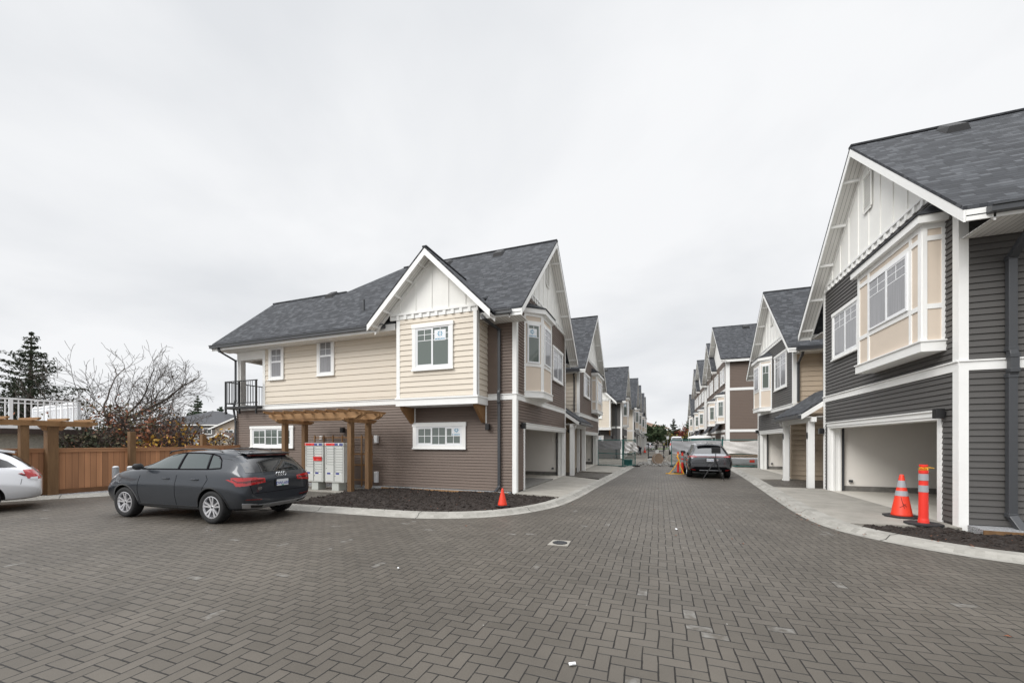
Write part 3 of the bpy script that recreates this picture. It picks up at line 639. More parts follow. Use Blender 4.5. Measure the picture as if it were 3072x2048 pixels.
def end_house(name, dx, dy, col, label, detail=True, group=None):
    """the L-shaped end townhouse: street gable on the right, long front wall facing the camera, projecting cream bay with its own gable"""
    X = -4.35 + dx; Y = 12.15 + dy
    root = thing(name, (X, Y, 0), label, 'house', group)
    F = fl(X); C = fc(Y); cr = 'cream'; pitch = 0.100
    u0, u1 = Y, Y + 7.25; uc = Y + 3.82; half = 4.52; zt, za = 5.88, 10.02
    gar = (Y + 0.85, Y + 7.05)
    gable_unit(root, F, C, -1, u0, u1, col, uc, half, zt, za, gar, depth=5.0, over=0.45, pitch=pitch, near_eave=False, notch=(-1.0, -4.12, Y + 0.1))
    # --- front wall (faces the camera)
    xl = -17.35 + dx; xb = -15.72 + dx; bx0, bx1 = X - 4.02, X - 1.02     # balcony return, bay
    w = MB(); w.box(xl, X - 5.0, -7.0, 0, -0.02, 3.1, C); w.box(xb, X - 5.0, -7.0, 0, 3.1, 5.75, C)
    siding(w, C, xl, X, 0.10, 3.1, pitch)
    siding(w, C, bx1 + 0.4, X, 3.3, 6.05, pitch)
    w.build('ground_floor_wall', col, root)
    w = MB(); siding(w, C, xb, bx0 + 0.1, 3.3, 5.78, 0.225, lip=0.026); w.build('upper_wall', cr, root)
    w = MB(); w.box(xl, X, -4.9, -0.012, -0.12, 0.10, C); w.build('foundation', 'found', root)
    t = MB(); belt(t, C, xl - .03, bx0 - .05, 3.08, 0.2); belt(t, C, bx1 + .05, X + 0.037, 3.10, 0.2)
    t.box(X - 0.11, X + 0.036, 0, 0.037, 0.02, 3.10, C); t.box(X - 0.11, X + 0.036, 0, 0.037, 3.3, 5.95, C)
    t.box(xb - 0.02, xb + 0.12, 0, 0.036, 3.28, 5.78, C); t.box(xb - 0.02, xb + 0.0, -0.14, 0, 3.28, 5.78, C)
    t.box(bx0 - 0.12, bx0, 0.02, 0.05, 3.28, 5.95, C)
    t.build('front_trim', 'white', root, bevel=0.004)
    # --- projecting bay, cream boards
    d = 0.78; B = fc(Y - d)
    b = MB(); b.box(bx0, bx1, -d, 0, 3.0, 5.9, B); siding(b, B, bx0, bx1, 3.2, 5.88, 0.178, lip=0.026)
    SR = fl(bx1); siding(b, SR, Y - d, Y, 3.2, 5.9, 0.178, lip=0.026); b.build('front_bay', cr, root)
    t = MB(); t.box(bx0 - 0.04, bx1 + 0.04, -d, 0.045, 2.93, 3.14, B); t.box(bx0 - 0.06, bx1 + 0.06, -d, 0.07, 3.14, 3.2, B)
    t.box(bx0 - 0.02, bx0 + 0.12, 0, 0.034, 3.2, 5.86, B); t.box(bx1 - 0.12, bx1 + 0.034, 0, 0.034, 3.2, 5.9, B); t.box(Y - d - 0.034, Y - d + 0.1, 0, 0.035, 3.2, 5.9, SR)
    t.build('bay_trim', 'white', root, bevel=0.004)
    bc = X - 2.66; bh = 2.27; zt2, za2 = 5.76, 7.98
    z2 = lambda u: za2 - (za2 - zt2) / bh * abs(u - bc) - 0.20
    gable_roof(root, B, bc, bh, zt2, za2, 0.46, -2.46, 0.0, near_eave=False, far_eave=False, name='bay_gable_roof')
    ga, gb = bc - (za2 - 0.2 - 6.06) * bh / (za2 - zt2), bc + (za2 - .2 - 6.06) * bh / (za2 - zt2)
    c2 = MB(); P = [(bx0, 5.85), (bx1, 5.85), (bx1, max(5.9, z2(bx1))), (bc, z2(bc)), (bx0, max(5.9, z2(bx0)))]
    c2.slab([B(p[0], -0.001, p[1]) for p in P], Vector(B(0, -d, 0)) - Vector(B(0, 0, 0))); c2.build('bay_gable_wall', 'board', root)
    boards(root, B, bc, z2, ga, gb, 6.06, step=0.62, vent=False)
    dentil(root, B, bx0 - 0.25, bx1 + 0.05, 5.88, n=11)
    for u in (bx0 + 0.10, bx1 - 0.12):
        k = MB(); k.slab([B(u - 0.05, -0.05, 2.93), B(u - 0.05, -d + .0, 2.93), B(u - 0.05, -d + .0, 2.36), B(u - 0.05, -d + 0.1, 2.36), B(u - 0.05, -0.12, 2.82)], Vector((0.11, 0, 0)))
        k.box(u - 0.06, u + 0.07, -d + 0.001, -d + 0.045, 2.3, 2.9, B) if False else None
        k.build('bracket', 'timber', root)
        k = MB(); k.box(u + 0.075, u + 0.12, -d + 0.0, -d + 0.04, 2.34, 2.92, B); k.build('bracket_backer', 'white', root)
    window(root, B, X - 3.26, X - 1.98, 4.20, 5.50, lights=2, glass='glass', sticker=(X - 2.33, 5.21, 0.42), casing=0.13, v0=0.022)
    if detail:
        window(root, C, -15.24 + dx, -14.63 + dx, 4.40, 5.60, style='hung', casing=0.12, glass='glass2', v0=0.022)
        window(root, C, -12.60 + dx, -11.97 + dx, 4.42, 5.68, style='hung', casing=0.12, glass='glass2', v0=0.022)
        window(root, C, -16.32 + dx, -14.10 + dx, 1.57, 2.27, lights=3, mun='cross', casing=0.12, glass='glass', v0=0.022)
    window(root, C, -8.10 + dx, -6.28 + dx, 1.60, 2.26, lights=3, mun='cross', casing=0.14, glass='glass', v0=0.022, sticker=(-6.50 + dx, 2.09, 0.38))
    add_lamp(root, C, -5.29 + dx, 2.22)
    if detail: add_lamp(root, C, -11.36 + dx, 2.17)
    # street side bay and window
    bay_box(root, F, Y + 0.82, Y + 3.08, 0.52, 3.26, 6.18, win=(0.16, 1.02, 4.46, 5.80, 1), angled=0.52, side_win=True, glass='glass2', sticker=(0.31, 5.50, 0.36))
    window(root, F, Y + 4.74, Y + 6.42, 4.50, 5.82, lights=2, glass='glass2', v0=0.022)
    add_lamp(root, F, Y + 0.42, 2.26)
    if detail: add_lamp(root, fl(X + .05), Y + 7.5, 2.26)
    # --- roofs over the long wing (front slope is one plane with the street gable's near slope)
    m_ = (za - zt) / half; ye = uc - half; xr = X - 5.0
    lowY = ye + 2.92; lowZ = zt + m_ * 2.92; xa, xp, xq = -17.87 + dx, -13.3 + dx, -11.35 + dx
    r = MB()
    front = [(xa, ye, zt), (xr, ye, zt), (xr, uc, za), (xq, uc, za), (xp, lowY, lowZ), (xa, lowY, lowZ)]
    r.slab(front, (0, 0, -0.07))
    r.slab([(xa, lowY, lowZ), (xp, lowY, lowZ), (xp, lowY + 2.92, zt), (xa, lowY + 2.92, zt)], (0, 0, -0.07))
    r.slab([(xp, lowY, lowZ), (xq, uc, za), (xp, uc + 1.4, lowZ)], (0, 0, -0.07))
    r.slab([(xr, uc, za), (xq, uc, za), (xp, uc + 1.45, lowZ - 0.02), (xp, uc + half, zt), (xr, uc + half, zt)], (0, 0, -0.07))
    r.beam((xa, lowY, lowZ - .02), (xp, lowY, lowZ - .02), 0.16, 0.05); r.beam((xq, uc, za - .02), (xr, uc, za - .02), 0.16, 0.05)
    r.build('wing_roof', 'shingle', root)
    t = MB(); t.box(xa + 0.03, bx0 - 0.15, ye + 0.0, ye + 0.03, zt - 0.30, zt - 0.075); t.box(bx1 + 0.06, X + .41, ye + 0.0, ye + 0.03, zt - 0.27, zt - 0.075)
    t.slab([(xa + .035, ye, zt - 0.075), (xa + .035, lowY, lowZ - 0.075), (xa + .035, lowY, lowZ - 0.3), (xa + .035, ye - 0.02, zt - 0.32)], (-0.03, 0, 0))
    t.slab([(xa + .035, lowY + 2.92, zt - 0.075), (xa + .035, lowY, lowZ - 0.075), (xa + .035, lowY, lowZ - 0.3), (xa + .035, lowY + 2.92, zt - 0.3)], (-0.03, 0, 0)); t.build('eave_fascia', 'white', root)
    s = MB(); s.box(xa + 0.04, X - 4.05, ye + 0.03, Y + 0.02, zt - 0.26, zt - 0.235); s.box(bx1 + .04, X + 0.4, ye + 0.03, Y + 0.02, zt - 0.262, zt - 0.237)
    s.box(xa + .3, xb, Y + 0.02, Y + 3.0, zt - 0.262, zt - 0.237); s.build('eave_soffit', 'soffit', root)
    g = MB()
    for a, b_ in ((xa + 0.0, bx0 - 0.55), (bx1 + 0.47, X + 0.12)):
        g.box(a, b_, ye - 0.125, ye - 0.003, zt - 0.21, zt - 0.085); g.box(a, b_, ye - 0.15, ye - 0.125, zt - 0.115, zt - 0.083)
    g.build('eave_gutter', 'gutter', root)
    roof_vent(root, F, uc - 0.36, -2.0, uc, half, zt, za); roof_vent(root, F, uc - 0.42, -4.45, uc, half, zt, za); roof_vent(root, F, lowY + 0.0 - 0.12, -9.75, uc, half, zt, za)
    pi = MB(); pi.tube([(-10.75 + dx, Y + .34, 6.72), (-10.75 + dx, Y + .34, 7.25)], 0.045, 10); pi.build('vent_pipe', 'gutter', root)
    downpipe(root, [(X - 0.86, ye - 0.07, zt - 0.18), (X - 0.80, ye - 0.07, zt - 0.28), (X - 0.55, Y - 0.09, 5.40), (X - 0.55, Y - 0.09, 3.42), (X - 0.55, Y - 0.13, 3.32), (X - 0.55, Y - 0.13, 3.05), (X - 0.55, Y - 0.09, 2.95), (X - 0.55, Y - 0.09, 0.24), (X - 0.60, Y - 0.30, 0.10)], w=.092)
    if detail:
        downpipe(root, [(xa + 0.45, ye - 0.07, zt - 0.2), (xa + 0.5, ye - .02, zt - 0.35), (xl + 0.05, Y - 0.09, 5.25), (xl + 0.05, Y - 0.09, 3.5), (xl - 0.04, Y - 0.12, 3.2), (xl + .05, Y - 0.09, 2.6), (xl + 0.05, Y - 0.09, 0.1)])
        # balcony with post and black railing
        p = MB(); p.box(xl + 0.02, xl + 0.22, Y + 0.02, Y + 0.24, 3.28, zt - 0.26); p.box(xl, xb, Y + 0.015, Y + 0.3, zt - 0.62, zt - 0.263); p.box(xl, xl + .3, Y + .3, Y + 5.0, zt - 0.6, zt - 0.263); p.build('balcony_post', 'board', root)
        q = MB(); q.box(xl - 0.35, xb - 0.03, Y - 0.30, Y + 1.2, 3.14, 3.24) ; q.build('balcony_deck', 'black', root)
        q = MB(); ya = Y - 0.26
        for z in (3.36, 4.30): q.box(xl - 0.32, xb - 0.03, ya - 0.02, ya + 0.02, z, z + 0.04); q.box(xl - 0.34, xl - 0.30, ya, ya + 2.6, z, z + 0.04)
        for x in (xl - 0.32, xl + 0.52, xb - 0.10): q.box(x - 0.03, x + 0.03, ya - 0.03, ya + 0.03, 2.92, 4.34)
        for k in range(1, 14):
            x = xl - 0.32 + k * 0.125; q.box(x - 0.008, x + 0.008, ya - 0.008, ya + 0.008, 3.38, 4.30)
        for k in range(1, 18): q.box(xl - 0.328, xl - 0.312, ya + k * 0.14 - .008, ya + k * 0.14 + .008, 3.38, 4.30)
        q.build('balcony_railing', 'black', root)
    return root
def porch(parent, fr, u0, u1, v1=0.68, zl=2.78, zh=3.32, post_u=(), back=-0.9, wall_u=None, col='tan'):
    r = MB(); vb = -0.85; m = (zh - zl) / (v1 + 0.1)
    zb = zl + m * (v1 - vb)
    r.slab([fr(u0, v1, zl), fr(u1, v1, zl), fr(u1, vb, zb), fr(u0, vb, zb)], (0, 0, -0.06)); pr = r.build('porch_roof', 'shingle', parent)
    w = MB(); dv = Vector(fr(0, 0, 0)) 
    w.slab([fr(u0 + .0, v1, zl - .062), fr(u0 + .0, vb, zb - .062), fr(u0, vb, zb - .26), fr(u0, v1, zl - .24)], Vector(fr(0.03, 0, 0)) - dv)
    w.box(u0 + .03, u1, v1 - 0.03, v1 - 0.0, zl - 0.24, zl - .064, fr)
    w.box(u0 + 0.03, u1, v1 - 0.45, v1 - 0.3, zl - 0.34, zl - 0.15, fr)
    w.box(u0 + 0.03, u1, -0.80, v1 - .031, zl - 0.165, zl - 0.15, fr)
    w.build('porch_beam', 'white', parent)
    g = MB(); g.box(u0 + .06, u1, v1 + .002, v1 + 0.11, zl - 0.20, zl - 0.085, fr); g.build('porch_gutter', 'gutter', parent)
    for u in post_u:
        p = MB(); p.box(u - 0.10, u + 0.10, v1 - 0.47, v1 - 0.27, 0.03, zl - 0.3, fr); p.build('porch_post', 'white', parent, bevel=0.006)
def number_plate(parent, fr, u, z, v, txt, flip=1):
    m = MB(); P = [fr(u + 0.075 * math.cos(a), v + 0.012, z + 0.13 * math.sin(a)) for a in [k * math.pi / 10 for k in range(20)]]
    m.slab(P, Vector(fr(0, -0.011, 0)) - Vector(fr(0, 0, 0))); o = m.build('number_plate', 'black', parent)
def mid_house(name, frm, s, X, u0, u1, col, uc, half, zt, za, gar, label, group=None, kind='box', flip=False, zoff=0.0, side='cream', depth=9.0, over=0.45, z_belt=3.10, side_pitch=0.225, sz0=0.24):
    """street-gabled townhouse between neighbours. kind 'box' square bay, 'angle' angled bay"""
    F = frm(X); root = thing(name, (X, u0, 0), label, 'house', group)
    gable_unit(root, F, None, s, u0, u1, col, uc, half, zt, za, gar, depth=depth, over=over, pitch=0.112, z_belt=z_belt)
    C = fc(u0)
    w = MB(); a, b = sorted((X + s * 0.0, X + s * depth)); siding(w, C, a, b, z_belt + .2, 6.12, side_pitch, lip=0.026); siding(w, C, a, b, sz0, z_belt, side_pitch, lip=0.026); w.build('side_wall', side, root)
    f = MB(); f.box(a + .01, b, -0.3, 0.003, -0.1, sz0, C); f.build('side_foundation', 'found', root)
    t = MB(); e0, e1 = sorted((X - s * 0.037, X + s * 0.11)); t.box(e0, e1, 0, 0.037, z_belt + .2, 6.15, C); t.box(e0, e1, 0, 0.037, 0.0, z_belt, C); belt(t, C, X - .037 if s > 0 else a, b if s > 0 else X + .037, z_belt); t.build('side_trim', 'white', root)
    return root, F
# --- left row -------------------------------------------------------------------
L1 = end_house('end_townhouse', 0, 0, 'brown', 'brown and cream two-storey corner townhouse with front gable bay and balcony, beside the mailboxes')
porch(L1, fl(-4.35), 19.42, 23.27, post_u=(19.62, 22.9))
L2, F2_ = mid_house('townhouse', fl, -1, -4.25, 22.5, 30.25, 'brown', 26.9, 4.9, 5.85, 10.15, (24.4, 29.7), 'brown two-storey townhouse with street gable, second on the left just before the green fence', z_belt=3.2)
window(L2, F2_, 23.95, 26.0, 4.55, 5.85, lights=2, glass='glass2', v0=0.022)
bay_box(L2, F2_, 26.95, 29.66, 0.37, 3.66, 6.2, win=(0.55, 2.15, 4.5, 5.8, 2), glass='glass2')
add_lamp(L2, F2_, 30.0, 2.3)
downpipe(L2, [(-4.35, 22.2, 5.72), (-4.50, 22.3, 5.55), (-4.50, 22.41, 5.35), (-4.50, 22.41, 3.45)])
lk = MB(); lk.box(-8.2, -5.9, 19.5, 22.45, 0, 6.2); lk.build('entry_wall', 'tan', L1)
L3 = end_house('end_townhouse', 0.85, 29.5, 'grey', 'dark grey corner townhouse with cream front bay, behind the green construction fence on the left', detail=False)
# --- right row ------------------------------------------------------------------
R1, FR1 = mid_house('townhouse', frr, 1, 5.5, 10.25, 16.95, 'grey', 13.75, 4.42, 5.88, 10.02, (10.85, 16.45), 'large dark grey two-storey townhouse with cream bay window, nearest on the right', side='grey', depth=11, side_pitch=0.122, sz0=0.06)
window(R1, FR1, 14.35, 16.0, 4.50, 5.85, lights=2, glass='glass2', v0=0.022)
bay_box(R1, FR1, 10.65, 13.45, 0.37, 3.58, 6.2, win=(0.45, 2.15, 4.58, 5.84, 2), glass='glass2')
add_lamp(R1, FR1, 10.62, 2.30); add_lamp(R1, FR1, 16.85, 2.1)
roof_vent(R1, FR1, 13.75 - 0.35, -1.55, 13.75, 4.42, 5.88, 10.02, 1.1)
downpipe(R1, [(6.05, 9.25, 5.7), (6.08, 9.5, 5.5), (6.17, 10.15, 5.15), (6.17, 10.15, 3.45), (6.17, 10.11, 3.32), (6.17, 10.11, 3.05), (6.17, 10.15, 2.95), (6.17, 10.15, 0.35), (6.22, 9.95, 0.08)], w=0.125)
porch(R1, frr(5.5), 16.98, 20.6, post_u=(17.35, 20.3), v1=0.66)
number_plate(R1, frr(5.5), 17.35, 1.95, 0.39, '')
number_plate(R1, frr(5.5), 20.3, 1.95, 0.39, '')
o = MB(); o.box(7.0, 9.5, 17.0, 21.75, 0, 6.2); o.build('entry_wall', 'tan', R1)
R2, FR2 = mid_house('townhouse', frr, 1, 5.9, 21.8, 28.75, 'grey', 25.45, 4.5, 6.0, 10.0, (22.9, 28.1), 'grey and tan two-storey townhouse, second on the right behind the porch posts', side='tan', z_belt=3.33)
window(R2, FR2, 22.85, 24.75, 4.50, 6.15, lights=2, glass='glass2', v0=0.022)
bay_box(R2, FR2, 25.53, 28.0, 0.48, 3.45, 6.3, win=(0.2, 1.3, 4.7, 6.0, 1), angled=0.48, side_win=True, glass='glass2')
add_lamp(R2, FR2, 28.5, 2.35)
downpipe(R2, [(6.05, 20.95, 5.85), (6.05, 21.2, 5.6), (6.05, 21.7, 5.35), (6.05, 21.7, 3.6)], w=0.10)
w = MB(); siding(w, fc(20.9), 5.55, 7.0, 0.24, 3.0, 0.225, lip=0.026); w.box(5.55, 7.0, 20.91, 21.0, 0.0, 3.0); w.build('porch_wall', 'tan', R2)
w = MB(); siding(w, fc(22.0), -6.4, -4.35, 0.24, 3.0, 0.225, lip=0.026); w.box(-6.4, -4.35, 22.01, 22.1, 0.0, 3.0); w.build('porch_wall', 'tan', L2)
# ------------------------------------------------------------------ ground
def sheet(name, pts, z, m, kind='structure', th=None):
    b = MB()
    if th: b.slab([(x, y, z) for x, y in pts], (0, 0, -th))
    else: b.poly([(x, y, z) for x, y in pts])
    o = b.build(name, m, loc=(0, 0, 0)); o['kind'] = kind; return o
sheet('ground', [(-400, -60), (400, -60), (400, 600), (-400, 600)], -0.03, 'dirt')
sheet('paver_road', [(-19, -8), (13, -8), (13, 29.9), (-19, 29.9)], 0.0, 'paver')
def offset_strip(name, outer, inner, z, m, gut=0.12):
    """rolled kerb: flat gutter, rounded rise, flat top"""
    b = MB(); n = len(outer); prof = [(0, 0.004), (0.30, 0.012), (0.42, 0.05), (0.52, z), (0.97, z + .006), (1.0, z - .02)]
    rows = []
    for (a, c) in zip(outer, inner):
        rows.append([(a[0] + (c[0] - a[0]) * t, a[1] + (c[1] - a[1]) * t, h) for t, h in prof])
    V = [p for r in rows for p in r]; k = len(prof)
    F = [(i * k + j, i * k + j + 1, (i + 1) * k + j + 1, (i + 1) * k + j) for i in range(n - 1) for j in range(k - 1)]
    b.add(V, F); o = b.build(name, m, loc=(0, 0, 0), smooth=False); o['kind'] = 'structure'
    jm = MB(); acc = 0; nxt = 1.2
    for i in range(n - 1):
        A, B = Vector((*outer[i], 0)), Vector((*outer[i + 1], 0)); acc += (B - A).length
        if acc > nxt:
            nxt += 2.9; d = (B - A).normalized() * .006; Q = [Vector(p) + Vector((0, 0, .004)) for p in rows[i + 1][:-1]]
            for p, q in zip(Q[:-1], Q[1:]): jm.add([p - d, p + d, q + d, q - d], [(0, 1, 2, 3)])
    jo = jm.build('kerb_joint', 'gap', loc=(0, 0, 0)); jo['kind'] = 'structure'
    return o
def smooth_line(P, n=6):
    out = []
    for i in range(len(P) - 1):
        p0 = P[max(i - 1, 0)]; p1 = P[i]; p2 = P[i + 1]; p3 = P[min(i + 2, len(P) - 1)]
        for k in range(n):
            t = k / n
            out.append(tuple(0.5 * ((2 * p1[c]) + (-p0[c] + p2[c]) * t + (2 * p0[c] - 5 * p1[c] + 4 * p2[c] - p3[c]) * t * t + (-p0[c] + 3 * p1[c] - 3 * p2[c] + p3[c]) * t ** 3) for c in range(2)))
    return out + [P[-1]]
def normals_offset(P, d):
    out = []
    for i in range(len(P)):
        a = P[max(i - 1, 0)]; b = P[min(i + 1, len(P) - 1)]; dx, dy = b[0] - a[0], b[1] - a[1]; l = math.hypot(dx, dy)
        out.append((P[i][0] - dy / l * d, P[i][1] + dx / l * d))
    return out
lo = smooth_line([(-9.3, 7.42), (-8.2, 7.45), (-6.43, 7.52), (-5.13, 7.62), (-4.11, 7.98), (-3.35, 8.6), (-2.8, 9.5), (-2.46, 10.6), (-2.28, 12.3), (-2.17, 14.67), (-1.95, 19), (-1.80, 22.5), (-1.62, 26.5), (-1.5, 29.8)])
li = normals_offset(lo, 0.42)
offset_strip('kerb', lo, li, 0.085, 'curb')
ro = smooth_line([(13, 6.2), (9, 6.75), (6.5, 7.2), (4.9, 7.66), (4.21, 8.05), (3.7, 8.6), (3.3, 9.3), (3.12, 10.2), (3.12, 11.5), (3.22, 13.2), (3.5, 17), (3.78, 21), (4.06, 26.3), (4.2, 29.8)])
ri = normals_offset(ro, -0.46)
offset_strip('kerb', ro, ri, 0.085, 'curb')
lfo = smooth_line([(-19, 2.9), (-17.9, 5.0), (-17.0, 6.5), (-16.4, 7.4), (-15.9, 8.6), (-15.8, 10.0), (-15.8, 12.2)])
lfi = normals_offset(lfo, 0.36); offset_strip('kerb', lfo, lfi, 0.08, 'curb')
# strip between kerb and timber fence
sheet('verge', [(p[0], p[1]) for p in lfi] + [(-19.8, 12.2), (-19.8, 2.9)], 0.05, 'gravel', 'structure')
# planting beds, drives, paths
iL = [p for p in li]
def near_i(P, y, x=None): return min(range(len(P)), key=lambda i: abs(P[i][1] - y) + (abs(P[i][0] - x) if x is not None else 0))
def bumpy(name, pts, z, m, amp, step=0.16, label=None):
    """a filled outline cut into small facets with a rough surface"""
    bm = bmesh.new(); vs = [bm.verts.new((x, y, z)) for x, y in pts]; bm.faces.new(vs)
    xs = [p[0] for p in pts]; ys = [p[1] for p in pts]
    for ax, lo_, hi in ((0, min(xs), max(xs)), (1, min(ys), max(ys))):
        c = lo_ + step
        while c < hi:
            co = Vector((c, 0, 0)) if ax == 0 else Vector((0, c, 0)); no = Vector((1, 0, 0)) if ax == 0 else Vector((0, 1, 0))
            bmesh.ops.bisect_plane(bm, geom=bm.verts[:] + bm.edges[:] + bm.faces[:], plane_co=co, plane_no=no); c += step
    for v in bm.verts:
        if not v.is_boundary: v.co.z += random.uniform(0, amp) + 0.5 * amp * math.sin(v.co.x * 2.1) * math.sin(v.co.y * 2.7 + 1)
    mb = MB(); bm.verts.index_update(); mb.add([v.co.copy() for v in bm.verts], [tuple(v.index for v in f.verts) for f in bm.faces]); 
    tris = [f for f in bm.faces if len(f.verts) >= 3]
    for f in tris:
        c = f.calc_center_median(); ar = f.calc_area()
        for _ in range(int(ar * 170 + random.random())):
            p = c + Vector((random.uniform(-.09, .09), random.uniform(-.09, .09), 0)); r = random.uniform(.012, .04); an = random.uniform(0, 6.28)
            e1 = Vector((math.cos(an), math.sin(an), random.uniform(-.3, .5))) * r; e2 = Vector((-math.sin(an), math.cos(an), random.uniform(-.3, .3))) * r * .6; e3 = Vector((0, 0, r * .8))
            mb.add([p - e1 - e2, p + e1 - e2, p + e1 + e2, p - e1 + e2, p + e3], [(0, 1, 4), (1, 2, 4), (2, 3, 4), (3, 0, 4)])
    bm.free()
    o = mb.build(name, m, loc=(0, 0, 0), smooth=False); o['kind'] = 'structure'; return o
k0 = near_i(li, 7.8, -9.2); k1 = near_i(li, 11.55, -2.8)
bumpy('mulch_bed', [(-9.75, 10.35)] + li[0:k1 + 1] + [(-4.2, 11.80), (-4.35, 11.7), (-9.3, 11.7)], 0.06, 'mulch', 0.06, 0.14)
g = MB(); g.box(-17.3, -4.5, 11.72, 12.17, -0.02, 0.095); o = g.build('gravel_strip', 'gravel', loc=(0, 0, 0)); o['kind'] = 'structure'
g = MB(); g.box(-9.3, -4.45, 11.68, 11.715, 0.0, 0.11); o = g.build('bed_edging', 'timber_h', loc=(0, 0, 0)); o['kind'] = 'structure'
sheet('mail_pad', [(-12.6, 10.45), (-9.6, 10.45), (-9.3, 11.7), (-12.6, 11.7)], 0.03, 'concrete', th=0.05)
sheet('garden_path', [(-13.4, 7.2), (-9.25, 7.2), (-9.1, 7.9), (-9.75, 10.448), (-13.4, 10.448)], 0.012, 'paver_path')
def drive(name, P, z=0.075, m='concrete'): return sheet(name, P, z, m, th=0.12)
a, b = near_i(li, 11.6, -2.85), near_i(li, 17.9)
drive('driveway', [(-4.32, 11.95)] + li[a:b + 1] + [(-4.32, 17.9 + 1.2)])
a, b = near_i(li, 18.3), near_i(li, 21.6)
sheet('walkway', li[a:b + 1] + [(-4.4, 21.8), (-6, 21.8), (-6, 19.5), (-4.4, 19.5)], 0.045, 'paver_path', th=0.1)
a, b = near_i(li, 21.9), near_i(li, 29.2)
drive('driveway', li[a:b + 1] + [(-4.2, 29.8), (-4.2, 22.3)])
a, b = near_i(ri, 9.9, 3.6), near_i(ri, 16.7)
drive('driveway', [(5.48, 10.15)] + ri[a:b + 1] + [(5.48, 16.9)])
a, b = near_i(ri, 17.0), near_i(ri, 19.6)
sheet('walkway', ri[a:b + 1] + [(5.6, 20.9), (7, 20.9), (7, 17.0), (5.5, 17.0)], 0.045, 'paver_path', th=0.1)
a, b = near_i(ri, 19.9), near_i(ri, 29.0)
drive('driveway', ri[a:b + 1] + [(5.88, 28.9), (5.88, 20.9)])
a = near_i(ri, 9.75, 3.7)
bumpy('mulch_bed', ri[:a + 1] + [(5.3, 10.05), (5.32, 9.72), (13, 9.0)], 0.055, 'mulch', 0.06, 0.14)
g = MB(); g.slab([(5.55, 9.68, 0.12), (13, 8.98, 0.12), (13, 10.3, 0.12), (5.6, 10.3, 0.12)], (0, 0, -.15)); o = g.build('gravel_strip', 'gravel', loc=(0, 0, 0)); o['kind'] = 'structure'
g = MB(); g.slab([(5.5, 9.66, 0.13), (13, 8.96, 0.13), (13, 8.93, 0.13), (5.5, 9.63, 0.13)], (0, 0, -.15)); o = g.build('bed_edging', 'timber_d', loc=(0, 0, 0)); o['kind'] = 'structure'
# ------------------------------------------------------------------ cars
MT['tyre'] = mat('tyre', (0.010, 0.010, 0.011), 0.75, bump=0.2, bscale=50); MT['rim'] = mat('rim_alloy', (0.66, 0.66, 0.68), 0.3, 0.7)
MT['paint_grey'] = mat('paint_dark_grey', (0.019, 0.024, 0.032), 0.30, 0.25, coat=0.55); MT['paint_silver'] = mat('paint_silver', (0.105, 0.11, 0.12), 0.24, 0.7, coat=1.0)
MT['paint_white'] = mat('paint_white', (0.74, 0.75, 0.78), 0.3, 0.0, coat=1.0)
MT['car_glass'] = glass_mat('car_glass', (0.008, 0.009, 0.011), 0.02); MT['car_glass_l'] = glass_mat('car_glass_light', (0.06, 0.075, 0.075), 0.02)
MT['red_lamp'] = mat('red_lamp', (0.36, 0.008, 0.010), 0.12, coat=1.0); MT['red_dark'] = mat('red_lamp_dark', (0.10, 0.004, 0.006), 0.12, coat=1.0)
MT['chrome'] = mat('chrome', (0.75, 0.76, 0.78), 0.12, 1.0); MT['satin'] = mat('satin_silver', (0.45, 0.46, 0.48), 0.35, 0.7)
MT['cladding'] = mat('cladding', (0.020, 0.021, 0.023), 0.5); MT['plate'] = mat('plate_white', (0.62, 0.64, 0.66), 0.4); MT['plate_blue'] = mat('plate_blue', (0.03, 0.06, 0.30), 0.4); MT['lamp_clear'] = mat('lamp_clear', (0.6, 0.6, 0.62), 0.1, 0.3)
